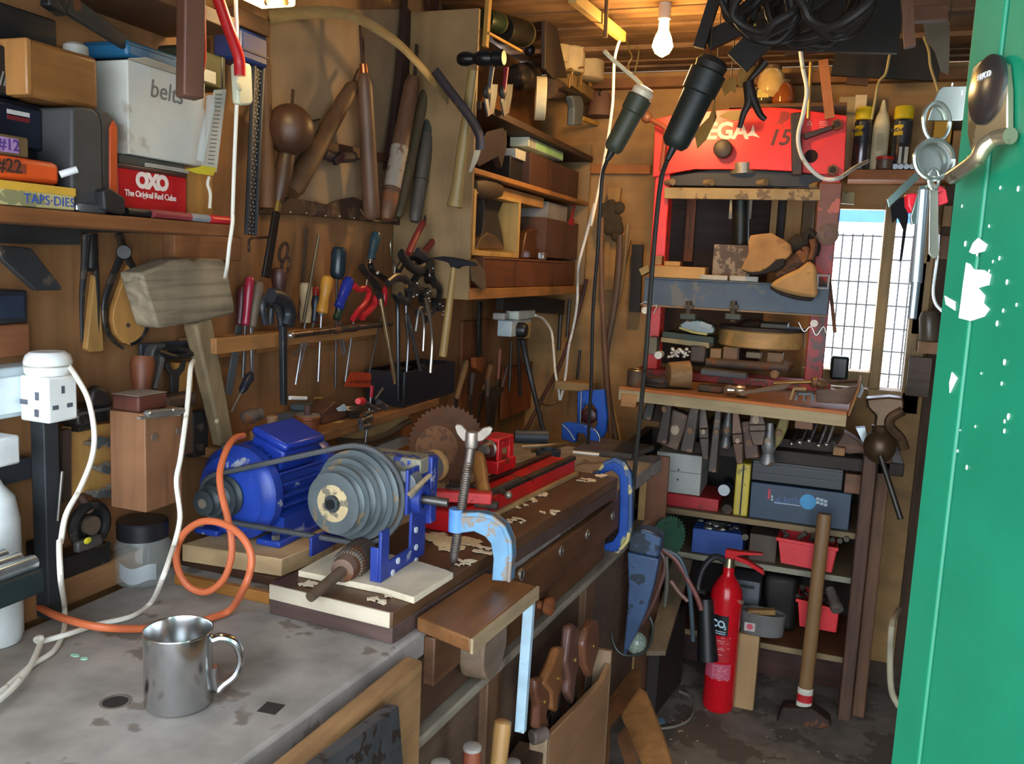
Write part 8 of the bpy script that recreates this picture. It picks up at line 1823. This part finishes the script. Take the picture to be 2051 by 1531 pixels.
for i, (lab, pts) in enumerate((('dark saw handle nearest the camera in the till', [(760, 1300), (770, 1150), (745, 1060), (750, 970), (800, 955), (830, 1000), (850, 1080), (820, 1200), (850, 1310)]), ('saw handle with long top horn second in the till', [(800, 1000), (860, 870), (900, 760), (935, 750), (945, 800), (920, 900), (930, 980), (900, 1080), (890, 1190), (855, 1170), (850, 1060)]), ('glossy orange brown saw handle standing tallest in the middle of the till', [(950, 860), (965, 740), (980, 620), (1005, 600), (1040, 625), (1045, 720), (1060, 800), (1030, 900), (1010, 980), (1000, 1140), (960, 1060), (970, 980)]), ('dark saw handle with bright edge at the far end of the till', [(1070, 740), (1090, 640), (1130, 570), (1165, 575), (1170, 680), (1165, 780), (1140, 860), (1110, 960), (1075, 880)]))):
    xx = (ta.x, ta.x+.006, ta.x+.014, ta.x+.03)[i]-.018
    t = T('hand_saw', lab, 'saw', X(18, *pts[0], xx), 'saws standing in the till')
    q = [X(18, u, v, xx) for u, v in pts]; M().poly(q, (-.022, 0, 0)).build('handle', SWD[i % 3], t, .007)
    c = sum(q, V((0, 0, 0)))/len(q); lowp = min(q, key=lambda p: p.z)
    M().bar(V((xx-.011, lowp.y+.02, lowp.z+.03)), V((xx-.011, lowp.y+.05, .08)), .06, .0015, DX).build('blade', steel('#77736c', .35), t)
    M().cyl(c+V((.001, 0, 0)), c+V((.004, 0, 0)), .005).build('brass_nut', paint('#b8954a', .3, .8), t)
for i, (pts, c, lab, z) in enumerate((([(90, 1210), (240, 1010), (300, 1000), (300, 1110), (120, 1320), (110, 1600), (85, 1600)], '#7d5230', 'brown framed board leaning beyond the saw till', .16), ([(185, 1265), (290, 1115), (330, 1140), (420, 1360), (500, 1600), (330, 1600)], '#94693c', 'short pale plank leaning in front of the framed board', .18), ([(160, 1400), (215, 1340), (300, 1600), (230, 1600)], '#6b4a30', 'dark plank end low down beside the leaning pale plank', .1))):
    yq_ = 2.44-.1*i
    tag(M().poly([Y(12, u, v, yq_-.0006*(v-1100)) for u, v in pts], (-.006, .03, 0)).build('leaning_plank', wood(c, 'z', .3, .55, .6, .2), bev=.002), lab, 'plank')
# file and tool handles at the bottom edge
for i, (lab, a, b, r, c) in enumerate((('pale turned tool handle sticking up at the bottom of the photo', (525, 1240), (480, 1560), .0175, '#b58a52'), ('red brown tool handle with grey end beside the pale one', (320, 1410), (315, 1600), .0165, '#8a4a34'), ('grey topped tool handle at the bottom edge left of the red brown one', (110, 1520), (105, 1620), .016, '#6d6a66'), ('grey topped tool handle at the bottom edge right of the pale one', (590, 1515), (585, 1620), .016, '#77736c'))):
    A_, B_ = X(18, *a, -.53), X(18, *b, -.53)
    t = T('tool_handle_peg', lab, 'tool', B_, 'tool handles in the floor rack'); M().lathe(A_, B_+V((0, 0, -.05)), [(0, r*.7), (.02, r*.95), (.15, r), (1, r*.9)], 16).build('handle', wood(c, 'z', .15, .45), t)
    if i: M().lathe(A_+V((0, 0, .002)), A_-V((0, 0, .006)), [(0, r*.7), (.3, r*.98), (1, r*1.01)], 16).build('grey_end', paint('#9a948c', .6), t)
t = T('floor_rack', 'low dark wooden rack holding tool handles at the foot of the bench', 'rack', (-.53, 1.45, 0)); zz_ = X(18, 480, 1600, -.53).z-.06
M().bx(-.565, -.5, 1.2, 1.7, .001, max(.1, zz_)).build('rack', wood('#4a3526', 'y'), t, .003)
tag(M().tube([Z(12, u, v, .006) for u, v in ((520, 1110), (580, 1140), (606, 1200), (580, 1270), (510, 1310), (420, 1325), (380, 1320))], .0045).build('floor_cable', paint('#7d7868', .6)), 'grey cable curling on the floor beside the dark chest', 'cable')
tag(M().poly([Z(12, u, v, .002) for u, v in ((390, 1275), (425, 1268), (440, 1295), (400, 1305))], (0, 0, .004)).build('blue_scrap', paint('#6d8fa5', .5)), 'small pale blue scrap on the floor at the corner of the chest', 'scrap')
m = M()
for i in range(60):
    p = V((random.uniform(-.4, .35), random.uniform(2.2, 2.95), .0005)); w0 = random.uniform(0, 6); s = random.uniform(.002, .006)
    m.poly([p+V((s*math.cos(w0+w), s*.6*math.sin(w0+w), 0)) for w in (0, 1.3, 2.6, 3.9, 5.2)], (0, 0, .001))
tag(m.build('floor_litter', paint('#b5a88a', .9)), 'pale specks of litter scattered on the concrete floor', 'litter', None, 'stuff')
# ------------------------------------------------------------------ green door with lock and keys
GP = paint('#117858', .4, 0, '#dfe9e6', .04, 9, .15)
P0 = Y(0, 1868, 765, .56); P0.z = 0
DN = V((-.95, -.33, 0)).normalized(); DT = V((.33, -.95, 0)).normalized()
def DP(k, u, v, off=0.):
    r = ray(k, u, v); return EYE+r*(((P0+DN*off)-EYE).dot(DN)/r.dot(DN))
def dq(a, b): return [P0+DT*a, P0+DT*b, P0+DT*b-DN*.04, P0+DT*a-DN*.04]
w1 = (DP(0, 1945, 500)-DP(0, 1892, 500)).dot(DT)
M_ = M().poly([p+V((0, 0, .03)) for p in dq(0, .034)], (0, 0, 2.1)); x_ = .037
while x_ < .62: M_.poly([p+V((0, 0, .03)) for p in dq(x_, x_+.118)], (0, 0, 2.1)); x_ += .121
M_.poly([p+V((0, 0, .03))-DN*.006 for p in dq(.001, .63)], (0, 0, 2.099))
door = struct(M_.build('door_1', GP, bev=.0015))
m = M(); sp = [[(1395, 290), (1430, 255), (1490, 300), (1470, 345), (1400, 365), (1370, 350)], [(1350, 420), (1375, 430), (1400, 465), (1470, 470), (1515, 500), (1500, 570), (1430, 590), (1475, 640), (1465, 690), (1505, 730), (1470, 780), (1380, 810), (1300, 790), (1310, 720), (1330, 560)], [(1255, 1150), (1290, 1190), (1270, 1230), (1240, 1290), (1238, 1220)], [(1205, 640), (1275, 680), (1275, 740), (1215, 700)]]
for q in sp: m.poly([DP(10, u, v, .0002) for u, v in q], DN*.0005)
for i in range(30): c = DP(10, random.uniform(1250, 1700), random.uniform(-900, 1900), .0002); s = random.uniform(.0003, .0011); m.poly([c+DT*(s*math.cos(w))+DZ*(s*1.6*math.sin(w)) for w in (0, 1, 2, 3, 4, 5)], DN*.0004)
m.build('pale_patches', paint('#f0f5f3', .7), door)  # irregular near-white patches and specks on the door face
t = T('door_lock', 'chrome cylinder lock with curved pull plate on the green door', 'lock', DP(8, 1480, 700))
CHM = paint('#b3a98f', .28, .85, '#8a7d60', .3, 40, .2)
m = M().poly([DP(8, u, v, .0006) for u, v in ((1490, 402), (1590, 395), (1650, 430), (1668, 600), (1668, 900), (1600, 912), (1520, 935), (1460, 1000), (1435, 1060), (1400, 900), (1405, 600), (1440, 450))], DN*.004); m.build('plate', CHM, t, .0008)
M().tube([DP(8, u, v, o) for u, v, o in ((1640, 905, .006), (1540, 925, .008), (1465, 985, .012), (1420, 1060, .013), (1330, 1130, .012), (1255, 1180, .01))], .0042, 12).build('finger_pull', CHM, t)
c = DP(8, 1500, 600, .004); M().lathe(c, c+DN*.0032, [(0, .0175), (.6, .0175), (1, .0155)], 36).build('cylinder', paint('#6d6a6c', .25, .9), t)
p = c+DN*.0033; lettering('MYCO', p+DZ*.007, .0045, DT, DZ, paint('#d5d5d5', .4), t)
kd = .535
def K8(u, v, d=kd, k=8): return D(k, u, v, d)
NK = paint('#b5bcb4', .25, .9, None, .3, 20, .1)
t = T('door_key', 'flat steel key sitting in the lock of the green door', 'key', K8(1250, 690))
m = M().poly([K8(u, v) for u, v in ((1190, 578), (1400, 572), (1430, 620), (1500, 630), (1505, 742), (1400, 745), (1355, 790), (1310, 805), (1090, 802), (1130, 680), (1160, 610))], FW*.002); m.build('bow', NK, t, .0003)
for v in (655, 690, 725): M().cyl(K8(1400, v, .534), K8(1500, v-8, .542), .0009).build('groove', paint('#e6e9ea', .2, .8), t)
t = T('key_rings', 'linked split rings with a round steel fob hanging from the door key', 'key ring', K8(1130, 1065))
def ring8(cu, cv, ru, rv, r, d, k=8): return M().tube([K8(cu+ru*math.cos(w), cv+rv*math.sin(w), d, k) for w in [2*PI*i/26 for i in range(27)]], r, 8, 1)
ring8(1148, 815, 88, 130, .0013, .533).build('small_ring', NK, t); ring8(1132, 1065, 128, 130, .0017, .532).build('split_ring', NK, t)
c = K8(1132, 1065, .536); M().cyl(c, c+FW*.0015, .0105, n=28).build('fob', paint('#9aa09a', .3, .8), t)
ring8(1128, 1195, 35, 70, .001, .532).build('link', NK, t)
for i, (lab, pts, c) in enumerate((('flat key hanging outward to the left below the fob', [(1005, 1150), (1040, 1185), (830, 1385), (818, 1330)], '#8fa3a0'), ('short dull key hanging in front of the red cover', [(1040, 1240), (1090, 1230), (1040, 1480), (985, 1500), (975, 1450)], '#9fb0ac'), ('bright white key hanging longest on the right', [(1105, 1180), (1160, 1250), (1165, 1700), (1130, 1725), (1095, 1690)], '#d9d6c4'))):
    o = M().poly([K8(u, v, .531+.002*i) for u, v in pts], FW*.0018).build('key', paint(c, .25, .85), bev=.0003); tag(o, lab, 'key')
tag(M().poly([K8(u, v, .538) for u, v in ((955, 1290), (1010, 1285), (1080, 1330), (1150, 1220), (1215, 1260), (1232, 1350), (1170, 1370), (1060, 1345), (990, 1420), (960, 1370))], FW*.006).build('red_key_cover', paint('#cf1f2e', .35), bev=.001), 'red plastic key cover among the hanging keys', 'key cover')
t = T('tube_key', 'long grey steel tube key hanging lowest from the bunch', 'key', D(10, 985, 795, .534))
M().cyl(D(10, 1060, -60, .534), D(10, 1010, 555, .534), .0034).build('barrel', paint('#a3b0b6', .3, .8), t); M().cyl(D(10, 1012, 545, .534), D(10, 985, 795, .534), .0026).build('tip', paint('#8d9ba3', .3, .8), t)
tag(M().tube([D(10, u, v, .54) for u, v in ((1160, 235), (1150, 400), (1125, 600), (1140, 690), (1185, 745))], .0011).build('wire_key', paint('#c9cdcb', .25, .8)), 'thin bent wire pick hanging right of the white key', 'wire')

# ------------------------------------------------------------------ vice and window corner
VI = paint('#5d4630', .4, .5, '#3d2f24', .35, 14, .3)
vy = 3.02
t = T('bench_vice', 'brown iron bench vice with round ball and flared jaws by the window', 'vice', Y(11, 1950, 680, vy))
M().poly(PY_(11, [(1835, 262), (1990, 250), (2085, 262), (2090, 330), (2030, 350), (2000, 400), (2010, 450), (1890, 450), (1900, 380), (1845, 320)], vy), (0, .07, 0)).build('jaw', VI, t, .006)
p = Y(11, 1925, 575, vy+.02); M().sph(p, .05, (1, 1, 1.15), 22, 14).build('ball', VI, t)
M().lathe(Y(11, 1935, 440, vy+.02), Y(11, 1930, 500, vy+.02), [(0, .03), (.5, .026), (1, .034)], 20).build('neck', VI, t)
M().tube(PY_(11, [(2080, 340), (2000, 390), (1995, 450), (2060, 520), (2090, 600)], vy), .016).build('side_arm', VI, t)
M().cyl(Y(11, 1930, 640, vy-.03), Y(11, 2065, 1060, vy-.1), .009).build('tommy_bar', steel('#5d5a55', .4), t)
M().cyl(V((p.x, p.y, .931)), V((p.x, p.y, p.z-.04)), .03).build('base', VI, t)
pbox('dark_bottle', 'dark flat bottle on the sill at the lower left of the window', 'bottle', 10, 440, 1045, 562, 1205, 3.5, .05, paint('#1f2a26', .3), None, .01)
pbox('grey_board', 'grey brown board leaning under the right side of the window', 'board', 10, 955, 1050, 1110, 1315, 3.5, .02, wood('#5d4c42', 'x'), None)
pbox('brown_carton', 'brown carton on the wall ledge right of the window', 'carton', 10, 1028, 950, 1160, 1030, 3.45, .1, paint('#86684a', .7), None)
a = Y(10, 1098, 948, 3.5); b = Y(10, 1098, 745, 3.5); t = T('dusty_jar', 'dusty glass jar on the brown carton right of the window', 'jar', a); M().lathe(a, b, [(0, .03), (.1, .034), (.8, .034), (1, .026)], 20).build('jar', paint('#5a5144', .3), t)
t = T('black_sleeve', 'black fabric sleeve hanging over the narrow window pane', 'sleeve', Y(10, 900, 180, 3.5)); M().poly(PY_(10, [(850, 0), (960, -20), (960, 120), (920, 400), (900, 420), (925, 200), (890, 120), (850, 160), (840, 60)], 3.5), (0, .02, 0)).build('sleeve', paint('#16171f', .8), t, .004)
for i, (u0, v0, u1, v1, c) in enumerate(((1190, 40, 1250, 180, '#8a6a42'), (1170, 240, 1230, 400, '#6d4f36'), (1080, 360, 1110, 420, '#a37b45'), (1000, 420, 1060, 900, '#4a3a2c'))):
    pbox('stored_offcut', ['tan', 'dull brown', 'small yellowish', 'tall dark'][i]+' wood offcut on the wall between window and door', 'offcut', 10, u0, v0, u1, v1, 3.55, .04, wood(c, 'z', .3))
# outside: wire fence and blue roof edge
t = T('wire_fence', 'fine wire mesh fence outside the window', 'fence', (.15, 4.6, .3)); m = M()
for i in range(36): x = -.4+.045*i; m.bx(x-.0042, x+.0042, 4.6, 4.603, .3, 1.72)
for i in range(12): z = .5+.11*i; m.bx(-.4, 1.2, 4.597, 4.6, z-.0042, z+.0042)
m.build('mesh', paint('#23272e', .5), t)
for x in (-.42, 1.22): M().bx(x-.02, x+.02, 4.58, 4.62, 0.001, 1.75).build('fence_post', paint('#4a5058', .5), t)
tag(M().bx(-1.5, 2.5, 6.5, 6.6, Y(10, 650, 150, 6.5).z, 2.6).build('blue_fascia', paint('#2f62b8', .5)), 'blue painted fascia outside beyond the wire fence', 'fascia')

STR = paint('#3a3026', .8)
def hang(o, p=None):
    if p is None: p = max((o.location+v.co for v in o.data.vertices), key=lambda q: q.z)
    if p.z < CZ-.01: M().cyl(p-V((0, 0, .003)), V((p.x, p.y, CZ)), .0016, n=6).build('string', STR, o)
    return o
# ------------------------------------------------------------------ hanging lamps, ceiling clutter
LG = paint('#3f4434', .5, 0, '#2f3a32', .3, 10)
def hlamp(lab, a, b, r, mt, cap, y, k=7):
    A_, B_ = Y(k, *a, y), Y(k, *b, y); t = T('inspection_lamp', lab, 'lamp', A_)
    M().lathe(A_, B_, [(0, r*.6), (.06, r*.85), (.12, r*.9), (.7, r*.98), (.72, r*1.1), (.98, r*1.15), (1, r*.9)], 26).build('handle', mt, t)
    d = B_-A_; M().lathe(B_, B_+d*.16, [(0, r*.95), (.5, r*1.02), (.9, r*.8), (1, r*.5)], 24).build('cap', cap, t)
    M().cyl(A_-d*.16, A_+d*.02, .0075, .012).build('strain_relief', paint('#1c1c1c', .5), t); return t, A_-d*.16, B_
t, e1_, b1_ = hlamp('grey green inspection lamp with bright white cap hanging by the cabinet', (150, 1010), (345, 640), .031, LG, paint('#e8dcc0', .3), 2.5)
M().tube([b1_+V((0, 0, .03)), Y(7, 290, 510, 2.5), Y(7, 150, 390, 2.48), Y(7, 100, 340, 2.46)], .006).build('hook', paint('#d9cfae', .4), t)
t, e2_, b2_ = hlamp('dark green inspection lamp hanging in front of the press lettering', (560, 985), (800, 470), .042, paint('#1d2623', .5), paint('#23221e', .6), 2.4); hang(t, b2_+V((0, 0, .02)))
tag(M().tube([e1_, Y(7, 85, 1200, 2.52), Y(6, 1325, 300, 2.55), Y(19, 1295, 300, 2.6), Y(19, 1280, 900, 2.65), Y(19, 1250, 1480, 2.7)], .0055).build('black_flex', paint('#1c1c1b', .5)), 'black flex hanging from the grey green inspection lamp down to the blue vice', 'cable')
tag(M().tube([e2_, Y(7, 480, 1200, 2.42), Y(7, 445, 1500, 2.43), Y(9, 415, 600, 2.44), Y(9, 375, 1150, 2.45), Y(11, 365, 100, 2.46), Y(11, 335, 400, 2.47), Y(11, 300, 760, 2.48), Y(11, 285, 1000, 2.48)], .0065).build('black_flex', paint('#26251f', .5)), 'black flex hanging from the dark green inspection lamp down past the bench end', 'cable')
tag(M().tube([Y(7, u, v, 2.75) for u, v in ((1405, 200), (1405, 290), (1425, 450), (1452, 600), (1430, 750), (1395, 900), (1410, 1020), (1470, 1120), (1560, 1190), (1660, 1190))]+[Y(8, 600, 1120, 2.9), Y(8, 690, 1075, 3.2)], .0062).build('white_flex', WCORD), 'white flex looping down across the right of the press to the back shelf', 'cable')
tag(M().bar(X(3, 820, -20, -.72), X(3, 1155, 248, -.72), .03, .022, DX).build('ceiling_batten', wood('#b98f4a', 'y', .15), bev=.001), 'pale lit batten running back under the ceiling to the hanging white flex', 'batten')
tag(M().tube(PY_(7, [(250, 260), (265, 330), (285, 380), (262, 430), (270, 490), (300, 500)], 2.5)+PY_(7, [(305, 480), (330, 330), (260, 320)], 2.5), .0025).build('twisted_wire', paint('#a8823c', .4, .5)), 'twisted brass wire holding up the grey green inspection lamp', 'wire')
tag(M().cyl(X(3, 1050, -30, -.7), X(3, 1040, 250, -.7), .006).build('hanging_rod', wood('#7d5a30', 'z')), 'thin brown rod hanging from the ceiling left of the bulb', 'rod')
for i, (cu, cv, R_, y, c) in enumerate(((1480, 60, 260, 2.25, '#1e1a17'), (1330, 40, 200, 2.6, '#251f1a'), (1200, 90, 190, 2.05, '#1a1817'), (1560, 110, 170, 2.78, '#2a231d'), (1090, 20, 180, 2.42, '#221d19'), (1660, 30, 210, 1.9, '#1c1917'))):
    c_ = Y(7, cu, cv, y); rr = R_*.3004*y/FPX; m = M()
    for j in range(5): m.tube([c_+V((rr*(1-.05*j)*math.cos(w+j)+random.uniform(-.008, .008), .03*j-.06+.02*math.sin(2*w+j), .75*rr*math.sin(w+j)+random.uniform(-.008, .008))) for w in [2*PI*q/11 for q in range(12)]], .0085, 8, 3)
    hang(tag(m.build('hose_coil', paint(c, .6)), ['dark hose coil hanging from the ceiling nearest the flat orange stick', 'dark cable coil hanging left of centre under the ceiling', 'black coil hanging just above the dark green lamp', 'brownish cable coil above the right of the press', 'small dark coil hanging closest to the bulb', 'dark coil hanging furthest right under the ceiling'][i], 'coil'))
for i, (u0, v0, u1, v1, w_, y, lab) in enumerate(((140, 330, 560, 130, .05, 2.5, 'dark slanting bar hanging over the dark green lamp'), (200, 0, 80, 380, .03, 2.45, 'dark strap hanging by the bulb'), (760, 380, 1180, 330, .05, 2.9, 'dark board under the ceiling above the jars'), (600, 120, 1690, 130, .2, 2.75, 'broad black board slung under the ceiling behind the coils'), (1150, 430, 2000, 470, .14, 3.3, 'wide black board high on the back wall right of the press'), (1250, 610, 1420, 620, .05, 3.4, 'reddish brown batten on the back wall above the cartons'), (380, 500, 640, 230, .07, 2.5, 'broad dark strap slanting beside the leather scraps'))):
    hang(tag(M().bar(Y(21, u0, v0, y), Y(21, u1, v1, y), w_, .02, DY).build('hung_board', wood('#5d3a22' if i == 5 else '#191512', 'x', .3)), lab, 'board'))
for i, (u, v) in enumerate(((485, 200), (1260, 115))): hang(tag(M().poly([Y(21, u+a*50, v+b*55, 2.25) for a, b in ((-1, .2), (.2, -.9), (.9, -.1), (-.1, .9))], (0, .01, 0)).build('yellow_tag', paint('#a8962a', .5)), ['bright yellow tag on the dark bundle near the bulb', 'dull yellow tag on the dark bundle further right'][i], 'tag'))
for i, (pts, lab) in enumerate(((((470, 640), (500, 760), (560, 900), (605, 945)), 'dark pliers leg hanging right over the press lettering'), (((465, 650), (470, 800), (430, 900), (400, 1010)), 'dark pliers leg hanging left over the press lettering'), (((600, 480), (540, 560), (470, 640)), 'dark pliers handle reaching up to the ceiling bundle'))):
    hang(tag(M().tube([Y(21, u, v, 2.6) for u, v in pts], .015, 10, 5, r2=.007, flat=DY, fl=.6).build('hanging_pliers', paint('#2a211d', .45, .4)), lab, 'pliers'))
LS = paint('#a8803c', .8, 0, '#6d4a24', .4, 12)
for i, (pts, lab) in enumerate((([(700, 880), (800, 780), (835, 690), (850, 780), (780, 930), (720, 990)], 'ragged yellowish leather scrap hanging over the press lettering'), ([(985, 500), (1040, 395), (1110, 430), (1040, 560), (1000, 590)], 'tan leather scrap hanging higher beside the dark pliers'), ([(865, 775), (930, 740), (1030, 735), (1025, 790), (960, 805)], 'drab cone of felt resting on the top edge of the press head'), ([(880, 560), (950, 510), (985, 520), (975, 620), (940, 600), (900, 640)], 'yellow strap loop hanging beside the dark green lamp'))):
    hang(tag(M().poly(PY_(7, pts, 2.62+.12*(i == 2)*4), (0, .006, 0)).build('leather_scrap', LS if i != 2 else paint('#7d6a44', .8)), lab, 'scrap'))
tag(M().bar(Y(21, 1715, -60, 2.0), Y(21, 1745, 375, 2.0), .021, .02, DY).build('wood_stick', wood('#6d442a', 'z')), 'short brown stick hanging from the ceiling left of the green door', 'stick')
tag(M().bar(Y(21, 1770, 125, 2.3), Y(21, 2040, 110, 2.3), .03, .03, DY).build('ceiling_strip', wood('#6d442a', 'x')), 'brown strip under the ceiling meeting the green door', 'strip')
hang(tag(M().poly([Y(21, u, v, 2.6) for u, v in ((1850, 190), (2060, 160), (2060, 400), (2051, 590), (1990, 560), (1940, 400), (1880, 330))], (0, .003, 0)).build('saw_plate', paint('#6d6250', .5, .4)), 'dull steel sheet hanging against the green door top', 'sheet'))
for pts, lab in ((((1640, 300), (1590, 420), (1555, 580), (1500, 650), (1470, 800), (1445, 940)), 'thin wire hanging down to the cream bottle'), (((1855, 290), (1895, 400), (1910, 530), (1970, 730), (1990, 900)), 'thin wire hanging behind the door key')):
    tag(M().tube([Y(21, u, v, 2.9) for u, v in pts], .004).build('thin_wire', paint('#a8965f', .5)), lab, 'wire')
tag(M().tube([Z(12, 1790, 640, .5), Y(12, 1750, 720, 2.6), Y(12, 1738, 900, 2.6), Y(12, 1745, 1100, 2.6), Y(12, 1790, 1200, 2.6)], .009).build('cream_hose', paint('#a8a088', .5)), 'cream hose hanging at the edge of the green door near the floor', 'hose')
scene.view_settings.exposure = EXPO
